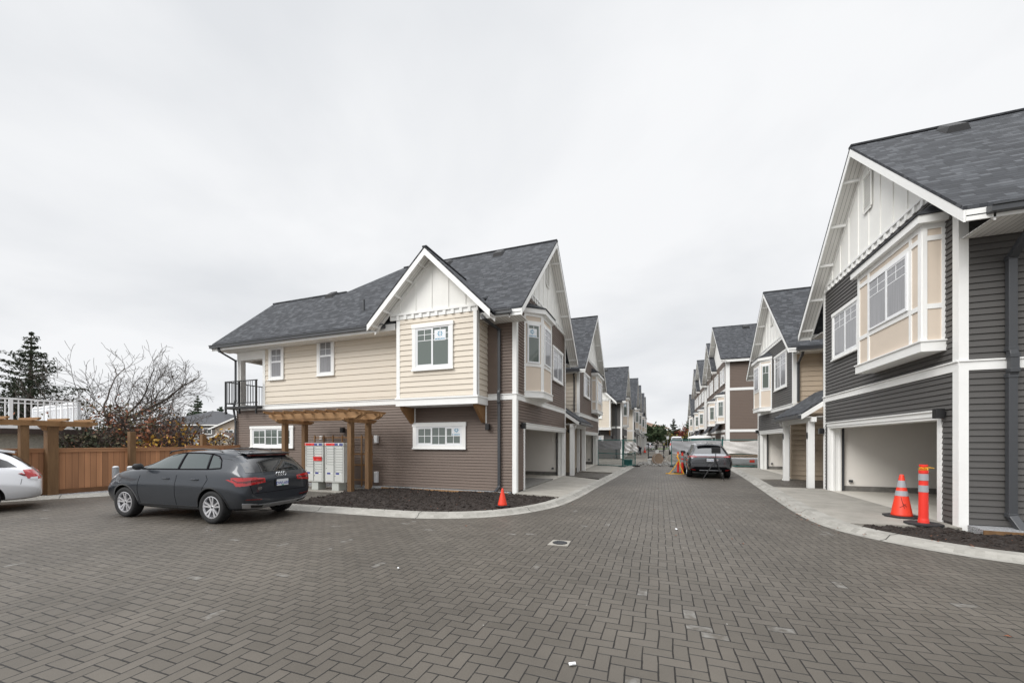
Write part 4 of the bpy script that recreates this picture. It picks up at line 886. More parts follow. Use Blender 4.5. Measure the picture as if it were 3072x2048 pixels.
def body_mesh(st, wheels, wr, arch, paint, root, name='body'):
    """st: (x, z_bottom, z_wide, z_belt, z_top, w_sill, w_wide, w_belt, w_top)"""
    V = []; rings = []
    for (x, zb, zw, zl, zt, ws, ww, wb, wt) in st:
        h = [(0.0, zb), (ws * 0.8, zb), (ws, zb + 0.05), (ws + (ww - ws) * 0.75, zb + (zw - zb) * 0.5), (ww, zw), (ww * 0.45 + wb * 0.55, zw + (zl - zw) * 0.72), (wb, zl), (wb * 0.42 + wt * 0.58, zl + (zt - zl) * 0.55), (wt, zt - 0.06 * min(1, (zt - zl) * 4)), (wt * 0.7, zt - 0.012), (0.0, zt)]
        ring = h + [(-y, z) for y, z in h[-2:0:-1]]
        rings.append([(x, y, z) for y, z in ring]); 
    n = len(rings[0]); bm = bmesh.new(); R_ = [[bm.verts.new(p) for p in r] for r in rings]
    for i in range(len(R_) - 1):
        for j in range(n): bm.faces.new((R_[i][j], R_[i][(j + 1) % n], R_[i + 1][(j + 1) % n], R_[i + 1][j]))
    for r, e in ((R_[0], 1), (R_[-1], -1)):
        h = n // 2
        for j in range(h):  # ladder of quads across the end
            a, b, c, d = r[j], r[j + 1], r[(n - j - 1) % n], r[(n - j) % n]
            vs = []
            for v in (a, b, c, d):
                if v not in vs: vs.append(v)
            if len(vs) >= 3: bm.faces.new(vs)
    bmesh.ops.recalc_face_normals(bm, faces=bm.faces)
    cl = bm.edges.layers.float.get('crease_edge') or bm.edges.layers.float.new('crease_edge')
    for i in range(1, len(R_) - 2):
        for j, cv in ((2, .5), (4, .45), (6, .4), (8, .4)):
            for q in (j, n - j):
                e = bm.edges.get((R_[i][q], R_[i + 1][q]))
                if e: e[cl] = cv
    me = bpy.data.meshes.new(name); bm.to_mesh(me); bm.free(); ob = bpy.data.objects.new(name, me); scene.collection.objects.link(ob)
    sb = ob.modifiers.new('s', 'SUBSURF'); sb.levels = sb.render_levels = 3
    dg = bpy.context.evaluated_depsgraph_get(); dg.update(); m2 = bpy.data.meshes.new_from_object(ob.evaluated_get(dg)); ob.modifiers.clear(); ob.data = m2
    m2.materials.append(MT[paint]); m2.materials.append(MT['black'])
    uncut = BVHTree.FromPolygons([v.co.copy() for v in m2.vertices], [tuple(p.vertices) for p in m2.polygons])
    cu = MB()
    for (wx, wz) in wheels:
        for s in (1, -1):
            k = 40; P = [(wx + arch * math.cos(2 * math.pi * q / k), 0, wz + arch * math.sin(2 * math.pi * q / k)) for q in range(k)]
            cu.slab([(p[0], s * 0.50, p[2]) for p in P], (0, s * 0.8, 0))
    co = cu.build('cutter', 'black', loc=(0, 0, 0)); 
    bl = ob.modifiers.new('b', 'BOOLEAN'); bl.operation = 'DIFFERENCE'; bl.object = co; bl.solver = 'EXACT'; bl.material_mode = 'TRANSFER'
    dg = bpy.context.evaluated_depsgraph_get(); dg.update(); m3 = bpy.data.meshes.new_from_object(ob.evaluated_get(dg)); ob.modifiers.clear(); ob.data = m3
    bpy.data.objects.remove(co)
    for p in m3.polygons: p.use_smooth = True
    try: m3.set_sharp_from_angle(angle=R(45))
    except Exception: pass
    ob.parent = root; ob.name = name
    return ob, uncut
def grid_cut(poly, step):
    bm = bmesh.new(); bm.faces.new([bm.verts.new((p[0], p[1], 0)) for p in poly])
    xs = [p[0] for p in poly]; ys = [p[1] for p in poly]
    for ax, lo_, hi in ((0, min(xs), max(xs)), (1, min(ys), max(ys))):
        c = lo_ + step
        while c < hi - 1e-4:
            co = Vector((c, 0, 0)) if ax == 0 else Vector((0, c, 0)); no = Vector((1, 0, 0)) if ax == 0 else Vector((0, 1, 0))
            bmesh.ops.bisect_plane(bm, geom=bm.verts[:] + bm.edges[:] + bm.faces[:], plane_co=co, plane_no=no); c += step
    bm.verts.index_update(); V = [v.co.copy() for v in bm.verts]; Fs = [tuple(v.index for v in f.verts) for f in bm.faces]; E = [(e.verts[0].index, e.verts[1].index) for e in bm.edges if e.is_boundary]; bm.free()
    return V, Fs, E
def patch(mb, tree, poly, view, off=0.006, step=0.07):
    """lay an outline on the car body. view: 'L','R' side (x,z) | 'B' back (y,z) | 'T' top (x,y) | 'F' front"""
    V, Fs, E = grid_cut(poly, step); out = []; nr = []
    for v in V:
        if view == 'L': o, d = Vector((v.x, 3, v.y)), Vector((0, -1, 0))
        elif view == 'R': o, d = Vector((v.x, -3, v.y)), Vector((0, 1, 0))
        elif view == 'B': o, d = Vector((-3, v.x, v.y)), Vector((1, 0, 0))
        elif view == 'F': o, d = Vector((9, v.x, v.y)), Vector((-1, 0, 0))
        else: o, d = Vector((v.x, v.y, 4)), Vector((0, 0, -1))
        hit, nn, _, _ = tree.ray_cast(o, d)
        if hit is None:
            hit, nn, _, _ = tree.find_nearest(o + d * (2.2 if view in 'LR' else 3.1))
        if nn.dot(d) > 0: nn = -nn
        out.append(hit + nn * off); nr.append(hit - nn * 0.01)
    n = len(out); mb.add(out + nr, Fs + [(a, b, b + n, a + n) for a, b in E])
def pline(mb, tree, pts, view, w=0.008, off=0.003):
    for (a, b) in zip(pts[:-1], pts[1:]):
        d = Vector((b[0] - a[0], b[1] - a[1])); l = d.length; d /= l; nx = Vector((-d.y, d.x)) * w / 2
        patch(mb, tree, [(a[0] + nx.x, a[1] + nx.y), (b[0] + nx.x, b[1] + nx.y), (b[0] - nx.x, b[1] - nx.y), (a[0] - nx.x, a[1] - nx.y)], view, off, 0.06)
def sm(mb, name, m, root, label=None):
    o = mb.build(name, m, root, smooth=True, fixn=True, label=label)
    try: o.data.set_sharp_from_angle(angle=R(38))
    except Exception: pass
    return o
def wheel(root, x, y, r, side, spokes=5, w=0.225, double=True):
    """side +1: outer face towards +y"""
    e = bpy.data.objects.new('wheel', None); scene.collection.objects.link(e); e.parent = root; e.empty_display_size = .2
    t = MB(); k = 48; hw = w / 2; prof = [(r * .66, -hw * .85), (r * .80, -hw), (r * .93, -hw * .96), (r * .985, -hw * .75), (r, -hw * .4), (r, hw * .4), (r * .985, hw * .75), (r * .93, hw * .96), (r * .80, hw), (r * .66, hw * .85)]
    t.lathe((x, y, r), prof, k, 'y', cap=False); tt = t.build('tyre', 'tyre', e, smooth=True)
    ri = r * .665; o = y + side * hw * .82
    d = MB(); d.lathe((x, y, r), [(ri * .98, -hw * .3), (ri * .98, -hw * .28 + 0.002)], k, 'y')
    d.cur = 0; d.build('brake_disc', 'gutter', e)
    m = MB()
    P = [(ri * 1.0, hw * .72), (ri * 1.02, hw * .88), (ri * .95, hw * .90), (ri * .90, hw * .6), (ri * .97, -hw * .25)]
    V = []; F = []
    for a_, h_ in P:
        for q in range(k): an = 2 * math.pi * q / k; V.append((x + a_ * math.cos(an), y + side * h_, r + a_ * math.sin(an)))
    for i in range(len(P) - 1):
        for q in range(k): F.append((i * k + q, i * k + (q + 1) % k, (i + 1) * k + (q + 1) % k, (i + 1) * k + q))
    m.add(V, F)
    for sp in range(spokes):
        an = 2 * math.pi * sp / spokes + 0.3
        for dv in ((-0.16, 0.16) if double else (0.0,)):
            a1 = an + dv * 1.3; c0 = Vector((x + ri * .14 * math.cos(an + dv * 1.5), o - side * .028, r + ri * .14 * math.sin(an + dv * 1.5))); c1 = Vector((x + ri * .94 * math.cos(a1), o - side * .008, r + ri * .94 * math.sin(a1)))
            m.beam(c0, c1, 0.036 if double else 0.05, 0.03, (0, side, 0))
    m.lathe((x, o - side * .03, r), [(ri * .2, -.012), (ri * .2, .012 * side + .0), (ri * .12, side * .02)] if side > 0 else [(ri * .12, -.02), (ri * .2, -.012), (ri * .2, .012)], 20, 'y')
    m.build('rim', 'rim', e)
    c = MB(); c.lathe((x, o - side * .012, r), [(ri * .1, -.004), (ri * .1, .004)], 16, 'y'); c.build('hub_cap', 'cladding', e)
    return e
def mirror_poly(P): return [(-a, b) for a, b in P]
# ---- dark grey SUV -----------------------------------------------------------
def car_text(body, size, x, y, z, nrm='B', bold=0.0):
    fr = (lambda u, v, zz: (x - v, y - u, zz))      # seen from behind: text runs towards -y
    return text_mesh(body, size, fr, 0, 0.0, z, bold=bold)
def make_grey_suv():
    root = thing('parked_suv', (0, 0, 0), 'dark grey four-door SUV parked side-on in front of the mailboxes', 'car')
    st = [(0.00, .46, .60, .84, .90, .50, .66, .62, .45), (0.03, .36, .62, .94, 1.03, .66, .84, .80, .62), (0.14, .30, .66, 1.03, 1.20, .76, .905, .86, .66), (0.34, .27, .73, 1.12, 1.455, .80, .935, .855, .62), (0.52, .26, .76, 1.14, 1.53, .82, .94, .85, .61),
          (0.95, .25, .78, 1.14, 1.578, .85, .935, .84, .61), (1.5, .235, .80, 1.135, 1.585, .86, .92, .84, .62), (2.1, .235, .80, 1.13, 1.575, .86, .917, .84, .61), (2.62, .235, .80, 1.125, 1.51, .86, .92, .84, .58), (3.02, .24, .80, 1.11, 1.32, .86, .93, .845, .60), (3.36, .25, .79, 1.09, 1.19, .85, .94, .84, .66),
          (3.75, .26, .76, 1.06, 1.15, .83, .935, .82, .62), (4.15, .25, .71, .99, 1.09, .78, .90, .76, .55), (4.38, .24, .62, .88, .97, .68, .82, .68, .47), (4.47, .30, .54, .74, .80, .52, .64, .54, .38)]
    wh = [(0.92, .355), (3.60, .355)]
    body, T = body_mesh(st, wh, .355, .405, 'paint_grey', root)
    for wx, wz in wh:
        for s in (1, -1): wheel(root, wx, s * 0.80, .355, s)
    g = MB()
    for v in ('L', 'R'):
        patch(g, T, [(2.02, 1.165), (3.10, 1.15), (3.0, 1.22), (2.70, 1.39), (2.44, 1.47), (2.06, 1.49)], v)
        patch(g, T, [(1.16, 1.18), (1.93, 1.165), (1.97, 1.49), (1.50, 1.49), (1.26, 1.47)], v)
        patch(g, T, [(0.78, 1.205), (1.08, 1.18), (1.17, 1.455), (1.0, 1.425), (0.88, 1.34)], v)
    sm(g, 'side_windows', 'car_glass_l', root); g = MB()
    patch(g, T, [(-.76, 1.10), (.76, 1.10), (.68, 1.42), (.58, 1.47), (-.58, 1.47), (-.68, 1.42)], 'B'); sm(g, 'rear_window', 'car_glass', root)
    g = MB(); patch(g, T, [(-.66, 1.10), (.66, 1.10), (.55, 1.47), (-.55, 1.47)], 'F'); sm(g, 'windscreen', 'car_glass', root)
    # black window surround + shut lines
    k = MB()
    for v in ('L', 'R'):
        o = [(0.75, 1.19), (1.10, 1.165), (2.0, 1.15), (3.16, 1.135)]; pline(k, T, o, v, .022, .004)
        pline(k, T, [(0.75, 1.19), (0.86, 1.36), (0.99, 1.445), (1.2, 1.49), (1.5, 1.51), (2.08, 1.51), (2.46, 1.485), (2.72, 1.405), (3.03, 1.21), (3.16, 1.135)], v, .022, .004)
        pline(k, T, [(1.12, 1.17), (1.21, 1.49)], v, .05, .005); pline(k, T, [(1.97, 1.16), (2.01, 1.505)], v, .06, .005)
        pline(k, T, [(1.10, 1.045), (1.03, .95), (1.22, .62), (1.34, .42), (1.34, .30)], v); pline(k, T, [(1.96, 1.03), (1.99, .60), (1.96, .30)], v); pline(k, T, [(3.10, 1.0), (3.14, .62), (3.10, .30)], v)
    pline(k, T, [(-.79, .98), (-.74, .78), (-.70, .66), (.70, .66), (.74, .78), (.79, .98)], 'B'); sm(k, 'panel_gaps', 'gap', root)
    k = MB()
    for v in ('L', 'R'): patch(k, T, [(1.34, .27), (3.14, .27), (3.14, .36), (1.34, .36)], v, .012)
    patch(k, T, [(-.76, .30), (.76, .30), (.80, .42), (-.80, .42)], 'B', .012); sm(k, 'lower_cladding', 'cladding', root)
    k = MB()
    for s in (1, -1):
        for wx, wz in wh:
            k.tube([(wx + .42 * math.cos(a), 0, wz + .42 * math.sin(a)) for a in [math.pi * (i / 20) for i in range(21)]], .017, 6); 
            m = len(k.v) - 21 * 6
            for q in range(m, len(k.v)):
                p = k.v[q]; h = T.ray_cast(Vector((p[0], 3 * s, p[2])), Vector((0, -s, 0)))[0]; yy = abs(h.y) if h else .88
                k.v[q] = (p[0], s * (yy + (0.006 if abs(p[1]) < .01 else p[1] * s * .6)), p[2])
    sm(k, 'arch_trim', 'cladding', root)
    # lamps
    for s, v in ((1, 'L'), (-1, 'R')):
        l = MB(); patch(l, T, [(.035, .84), (.16, .82), (.36, .93), (.385, .995), (.30, 1.01), (.04, 1.0)], v, .010); P = [(s * .42, .88), (s * .70, .85), (s * .90, .82), (s * .90, 1.0), (s * .74, 1.005), (s * .42, .975)]
        patch(l, T, P, 'B', .010); a = sm(l, 'tail_light', 'red_lamp' if s > 0 else 'red_lamp', root)
        l = MB(); pline(l, T, [(s * .46, .928), (s * .70, .925), (s * .85, .91)], 'B', .04, .012); pline(l, T, [(.06, .915), (.2, .91), (.34, .97)], v, .03, .012); sm(l, 'lamp_insert', 'red_dark', a)
        l = MB(); patch(l, T, [(s * .50, .505), (s * .82, .53), (s * .82, .555), (s * .50, .53)], 'B', .008); sm(l, 'reflector', 'red_dark', root)
        l = MB(); patch(l, T, [(4.02, .92), (4.36, .80), (4.38, .87), (4.10, 1.01), (4.00, .99)], v, .008); sm(l, 'headlight', 'lamp_clear', root)
        l = MB(); c = MB(); 
        for hx in (1.30, 2.18):
            y0 = T.ray_cast(Vector((hx + .1, 3 * s, .90)), Vector((0, -s, 0)))[0].y
            l.tube([(hx, y0 + s * .0, .895), (hx + .03, y0 + s * .035, .898), (hx + .17, y0 + s * .035, .90), (hx + .20, y0, .90)], .014, 8)
        sm(l, 'door_handles', 'paint_grey', root) if False else [None]
        for hx in (1.30, 2.18):
            y0 = T.ray_cast(Vector((hx + .1, 3 * s, .95)), Vector((0, -s, 0)))[0].y
            l = MB(); l.tube([(hx, y0, .945), (hx + .03, y0 + s * .035, .948), (hx + .17, y0 + s * .035, .95), (hx + .20, y0, .95)], .015, 8); sm(l, 'door_handle', 'paint_grey', root)
        l = MB(); l.tube([(0.98, s * .60, 1.54), (1.06, s * .615, 1.578), (1.5, s * .62, 1.604), (2.1, s * .615, 1.597), (2.55, s * .59, 1.54), (2.62, s * .58, 1.50)], .016, 8); sm(l, 'roof_rail', 'black', root)
        l = MB(); l.tube([(2.96, s * .86, 1.15), (2.98, s * .94, 1.17)], .025, 8); l.lathe((2.98, s * 1.0, 1.13), [(.04, .0), (.09, .02), (.105, .06), (.10, .11), (.06, .14)], 14)
        for q in range(len(l.v)):
            p = l.v[q]
            if abs(p[1]) > .90: l.v[q] = (2.98 + (p[0] - 2.98) * .55, p[1], p[2])
        sm(l, 'door_mirror', 'cladding', root)
    # rear: spoiler, wiper, rings, plate, silver skid
    l = MB(); l.slab([(.62, -.56, 1.545), (.62, .56, 1.545), (.34, .54, 1.515), (.30, 0, 1.52), (.34, -.54, 1.515)], (0, 0, -.03)); l.build('spoiler', 'paint_grey', root, bevel=.01)
    l = MB(); l.slab([(.42, -.50, 1.484), (.42, .50, 1.484), (.36, .47, 1.484), (.36, -.47, 1.484)], (0, 0, -.03)); l.build('brake_light', 'red_dark', root)
    l = MB(); pline(l, T, [(.0, 1.14), (-.42, 1.17)], 'B', .022, .03); sm(l, 'wiper', 'black', root)
    bx = T.ray_cast(Vector((-3, 0, 1.02)), Vector((1, 0, 0)))[0].x
    l = MB()
    for k in range(4):
        y = (k - 1.5) * .062
        pts = [(bx - .012 + .0 * a, y + .042 * math.cos(a), 1.035 + .042 * math.sin(a)) for a in [2 * math.pi * q / 20 for q in range(21)]]; l.tube(pts, .0065, 6)
    sm(l, 'badge', 'chrome', root)
    px = T.ray_cast(Vector((-3, 0, .80)), Vector((1, 0, 0)))[0].x
    l = MB(); l.box(px - .016, px - .004, -.19, .19, .765, .925); l.build('plate_recess', 'black', root)
    l = MB(); l.box(px - .024, px - .0165, -.152, .152, .772, .918); pl = l.build('number_plate', 'plate', root)
    t = car_text('DWI-65F', .088, px - .025, 0, .802, bold=.002); t.build('plate_text', 'plate_blue', pl, fixn=False)
    l = MB(); l.box(px - .0262, px - .0245, -.03, .03, .775, .795); l.build('plate_tab', mat('plate_green', (.02, .3, .22), .4), pl)
    qx = T.ray_cast(Vector((-3, .56, .76)), Vector((1, 0, 0)))[0].x
    t = car_text('Q3', .075, qx - .012, .56, .735, bold=.004); t.build('model_badge', 'chrome', root, fixn=False)
    l = MB(); patch(l, T, [(-.78, .36), (-.60, .33), (.60, .33), (.78, .36), (.83, .46), (.72, .455), (.55, .41), (-.55, .41), (-.72, .455), (-.83, .46)], 'B', .02); sm(l, 'bumper_skid', 'satin', root)
    l = MB(); patch(l, T, [(.46, .352), (.68, .368), (.72, .425), (.46, .395)], 'B', .024); patch(l, T, [(-.46, .352), (-.68, .368), (-.72, .425), (-.46, .395)], 'B', .024); sm(l, 'exhaust_trim', 'black', root)
    l = MB(); l.slab([(.72, -.012, 1.57), (.95, -.012, 1.588), (.86, -.004, 1.64)], (0, .024, 0)); l.build('antenna', 'black', root)
    return root
suv = make_grey_suv(); suv.scale = (1, 1, .975); suv.rotation_euler = (0, 0, R(183.6))
def place(root, lx, ly, wx, wy):   # put local ground point (lx,ly) at world point
    a = root.rotation_euler.z; root.location = (wx - lx * math.cos(a) + ly * math.sin(a), wy - lx * math.sin(a) - ly * math.cos(a), 0)
place(suv, 0.92, 0.90, -8.80, 5.62)
# ---- silver SUV seen from behind --------------------------------------------------
def make_silver_suv():
    root = thing('parked_suv', (0, 0, 0), 'silver SUV parked in the lane, seen from behind beside the orange posts', 'car')
    st = [(0.00, .50, .66, .88, .94, .56, .72, .66, .50), (0.03, .38, .66, .98, 1.06, .72, .90, .84, .66), (0.16, .30, .70, 1.05, 1.16, .82, .955, .88, .68), (0.42, .28, .72, 1.09, 1.42, .86, .975, .87, .62), (0.66, .27, .74, 1.10, 1.60, .88, .975, .86, .60), (1.1, .26, .74, 1.10, 1.67, .89, .965, .86, .61), (1.8, .25, .74, 1.09, 1.70, .90, .95, .86, .62), (2.5, .25, .74, 1.08, 1.68, .90, .95, .86, .61), (3.0, .25, .72, 1.06, 1.56, .90, .955, .86, .58), (3.45, .26, .72, 1.04, 1.22, .89, .965, .85, .62), (3.8, .27, .7, 1.02, 1.12, .88, .965, .84, .62), (4.4, .27, .66, .92, 1.03, .82, .92, .78, .55), (4.76, .26, .58, .76, .84, .66, .78, .62, .42), (4.88, .32, .52, .66, .70, .5, .6, .5, .35)]
    wh = [(1.0, .375), (3.85, .375)]; body, T = body_mesh(st, wh, .375, .43, 'paint_silver', root)
    for wx, wz in wh:
        for s in (1, -1): wheel(root, wx, s * .83, .375, s, w=.25)
    g = MB(); patch(g, T, [(-.70, 1.16), (.70, 1.16), (.60, 1.47), (.52, 1.51), (-.52, 1.51), (-.60, 1.47)], 'B'); sm(g, 'rear_window', 'car_glass', root)
    g = MB(); patch(g, T, [(-.68, 1.18), (.68, 1.18), (.56, 1.55), (-.56, 1.55)], 'F'); sm(g, 'windscreen', 'car_glass', root)
    g = MB()
    for v in ('L', 'R'):
        patch(g, T, [(.85, 1.15), (2.1, 1.12), (2.15, 1.56), (1.3, 1.56), (1.0, 1.44)], v); patch(g, T, [(2.2, 1.12), (3.45, 1.10), (3.05, 1.42), (2.75, 1.54), (2.25, 1.56)], v)
    sm(g, 'side_windows', 'car_glass', root)
    l = MB(); patch(l, T, [(-.90, .99), (-.5, 1.0), (.5, 1.0), (.90, .99), (.90, 1.09), (.5, 1.06), (-.5, 1.06), (-.90, 1.09)], 'B', .010)
    patch(l, T, [(.03, 1.0), (.24, 1.03), (.30, 1.09), (.03, 1.09)], 'L', .010); patch(l, T, [(.03, 1.0), (.24, 1.03), (.30, 1.09), (.03, 1.09)], 'R', .010); sm(l, 'light_bar', 'red_dark', root)
    for s in (1, -1):
        l = MB(); patch(l, T, [(s * .55, 1.003), (s * .9, .995), (s * .9, 1.055), (s * .6, 1.035)], 'B', .014); sm(l, 'tail_light', 'red_lamp', root)
        l = MB(); patch(l, T, [(s * .62, .40), (s * .78, .42), (s * .78, .44), (s * .62, .42)], 'B', .03); sm(l, 'reflector', 'red_lamp', root)
        l = MB(); pline(l, T, [(s * .90, .80), (s * .83, .66), (s * .87, .55)], 'B', .05, .008); sm(l, 'bumper_vent', 'black', root)
        l = MB(); l.tube([(3.35, s * .86, 1.14), (3.37, s * .94, 1.15)], .025, 8); l.lathe((3.38, s * 0.99, 1.08), [(.04, .0), (.11, .02), (.125, .08), (.115, .15), (.06, .18)], 14)
        for q in range(len(l.v)):
            p = l.v[q]
            if abs(p[1]) > .92: l.v[q] = (3.38 + (p[0] - 3.38) * .5, p[1], p[2])
        sm(l, 'door_mirror', 'black', root)
    l = MB(); l.slab([(.74, -.55, 1.665), (.74, .55, 1.665), (.46, .52, 1.615), (.46, -.52, 1.615)], (0, 0, -.035)); l.build('spoiler', 'paint_silver', root, bevel=.012)
    l = MB(); patch(l, T, [(-.86, .28), (.86, .28), (.88, .40), (.66, .56), (-.66, .56), (-.88, .40)], 'B', .02); sm(l, 'lower_bumper', 'gap', root)
    l = MB(); l.box(-.05, -.02, -.46, .46, .385, .405); l.build('bumper_strip', 'satin', root)
    px = T.ray_cast(Vector((-3, 0, .86)), Vector((1, 0, 0)))[0].x
    l = MB(); l.box(px - .012, px - .003, -.185, .185, .795, .955); l.build('plate_recess', 'black', root)
    l = MB(); l.box(px - .02, px - .0125, -.152, .152, .805, .945); pl = l.build('number_plate', 'plate', root); t = car_text('TF1 06S', .085, px - .0215, 0, .835); t.build('plate_text', 'plate_blue', pl, fixn=False)
    l = MB(); l.box(px - .012, px - .006, -.33, -.25, .84, .92); st_ = l.build('sticker', 'plate', root); l = MB(); l.box(px - .0145, px - .0125, -.305, -.28, .87, .895); l.build('sticker_mark', 'red_lamp', st_)
    t = car_text('LEXUS', .075, -.012 + T.ray_cast(Vector((-3, 0, 1.03)), Vector((1, 0, 0)))[0].x, 0, 1.005, bold=.003); t.build('badge_lettering', 'chrome', root, fixn=False)
    k = MB(); pline(k, T, [(-.84, 1.0), (-.76, .72), (.76, .72), (.84, 1.0)], 'B'); sm(k, 'panel_gaps', 'gap', root)
    l = MB(); l.slab([(1.0, -.012, 1.64), (1.25, -.012, 1.665), (1.15, -.004, 1.73)], (0, .024, 0)); l.build('antenna', 'black', root)
    return root
rx = make_silver_suv(); rx.rotation_euler = (0, 0, R(90)); place(rx, 1.0, 0, 2.27, 21.55)
# ---- white minivan, rear quarter in view ------------------------------------------
def make_white_van():
    root = thing('parked_minivan', (0, 0, 0), 'white minivan with dark rear glass, cut off by the left edge of the picture', 'car')
    st = [(0.00, .40, .52, .70, .76, .60, .74, .70, .5), (0.03, .30, .54, .78, .84, .74, .92, .88, .66), (0.13, .27, .58, .90, 1.0, .80, .965, .90, .70), (0.30, .25, .62, 1.02, 1.22, .84, .98, .89, .68), (0.55, .24, .66, 1.05, 1.45, .86, .985, .88, .66), (0.85, .24, .70, 1.06, 1.55, .88, .98, .87, .66), (1.6, .24, .70, 1.06, 1.58, .89, .975, .87, .68), (2.8, .24, .70, 1.05, 1.58, .89, .97, .87, .68), (3.4, .24, .70, 1.03, 1.50, .89, .97, .87, .64), (3.9, .25, .68, 1.0, 1.20, .88, .97, .86, .66), (4.4, .26, .64, .92, 1.02, .84, .94, .80, .58), (4.9, .26, .56, .76, .84, .70, .80, .66, .44), (5.0, .3, .5, .66, .7, .5, .6, .5, .36)]
    wh = [(1.0, .34), (4.1, .34)]; body, T = body_mesh(st, wh, .34, .40, 'paint_white', root)
    for wx, wz in wh:
        for s in (1, -1): wheel(root, wx, s * .84, .34, s, double=False)
    g = MB()
    for v in ('L', 'R'):
        patch(g, T, [(.42, 1.09), (1.85, 1.07), (1.85, 1.44), (1.1, 1.43), (.8, 1.36), (.58, 1.24)], v); patch(g, T, [(1.95, 1.08), (2.9, 1.08), (2.9, 1.44), (1.95, 1.44)], v); patch(g, T, [(3.0, 1.08), (3.85, 1.06), (3.5, 1.36), (3.0, 1.44)], v)
    sm(g, 'side_windows', 'car_glass', root)
    g = MB(); patch(g, T, [(-.70, 1.08), (.70, 1.08), (.62, 1.42), (-.62, 1.42)], 'B'); sm(g, 'rear_window', 'car_glass', root)
    for s, v in ((1, 'L'), (-1, 'R')):
        l = MB(); patch(l, T, [(.08, .78), (.25, .80), (.33, 1.02), (.18, 1.02), (.08, .9)], v, .010, .05); patch(l, T, [(s * .72, .80), (s * .93, .78), (s * .93, 1.0), (s * .78, 1.0)], 'B', .010, .05); a = sm(l, 'tail_light', 'red_lamp', root)
        l = MB(); patch(l, T, [(.09, .76), (.22, .78), (.2, .83), (.09, .84)], v, .014); sm(l, 'reversing_lamp', 'lamp_clear', a)
        k = MB(); pline(k, T, [(.34, .80), (.36, .66)], v); sm(k, 'panel_gaps', 'gap', root)
    l = MB(); l.slab([(.84, -.60, 1.556), (.84, .60, 1.556), (.46, .57, 1.475), (.46, -.57, 1.475)], (0, 0, -.05)); l.build('spoiler', 'paint_white', root, bevel=.01)
    return root
van = make_white_van(); van.rotation_euler = (0, 0, R(250)); place(van, 1.0, .95, -15.2, 4.46)
# ------------------------------------------------------------------ mail pergola, mailboxes, trellis
def clipped_beam(mb, a, b, w, z0, z1, cut=0.16):
    """horizontal beam with the lower corner of each end cut away"""
    a = Vector((*a, 0)); b = Vector((*b, 0)); d = (b - a).normalized(); n = Vector((-d.y, d.x, 0)) * w / 2; h = z1 - z0
    P = [a + Vector((0, 0, z1)), b + Vector((0, 0, z1)), b + Vector((0, 0, z1 - h * .45)), b - d * cut + Vector((0, 0, z0)), a + d * cut + Vector((0, 0, z0)), a + Vector((0, 0, z1 - h * .45))]
    mb.slab([p - n for p in P], n * 2)
MT['cedar_end'] = mat('cut_timber', (0.36, 0.20, 0.095), 0.7, col2=(0.46, 0.28, 0.14), vscale=12)
def timber_pergola():
    root = thing('pergola', (-10.9, 10.75, 0.03), 'brown timber pergola on four posts standing over the grey mailboxes', 'pergola')
    for x in (-12.33, -9.43):
        for y in (10.34, 11.17):
            m = MB(); m.box(x - .08, x + .08, y - .08, y + .08, 0.03, 2.36); m.build('post', 'timber_d', root, bevel=.008)
        m = MB(); clipped_beam(m, (x, 9.98), (x, 11.55), .10, 2.36, 2.49); m.build('cross_beam', 'timber', root, bevel=.005)
    for y in (10.2, 10.36, 11.1, 11.26):
        m = MB(); clipped_beam(m, (-12.92, y), (-8.9, y), .05, 2.49, 2.68, .2); m.build('beam', 'timber_h', root, bevel=.005)
    for k in range(9):
        x = -12.75 + k * .46; m = MB(); clipped_beam(m, (x, 9.85), (x, 11.62), .06, 2.675, 2.765, .1); m.build('rafter', 'timber', root)
    return root
timber_pergola()
MT['mail'] = mat('mail_grey', (0.60, 0.61, 0.58), 0.45); MT['mail_side'] = mat('mail_side', (0.48, 0.50, 0.47), 0.5); MT['mail_red'] = mat('mail_red', (0.72, 0.03, 0.025), 0.4); MT['mail_blue'] = mat('mail_blue', (0.035, 0.05, 0.26), 0.4); MT['slot'] = mat('seam_dark', (0.10, 0.105, 0.10), 0.6); MT['print_pink'] = mat('print_pink', (.80, .35, .33), .5)
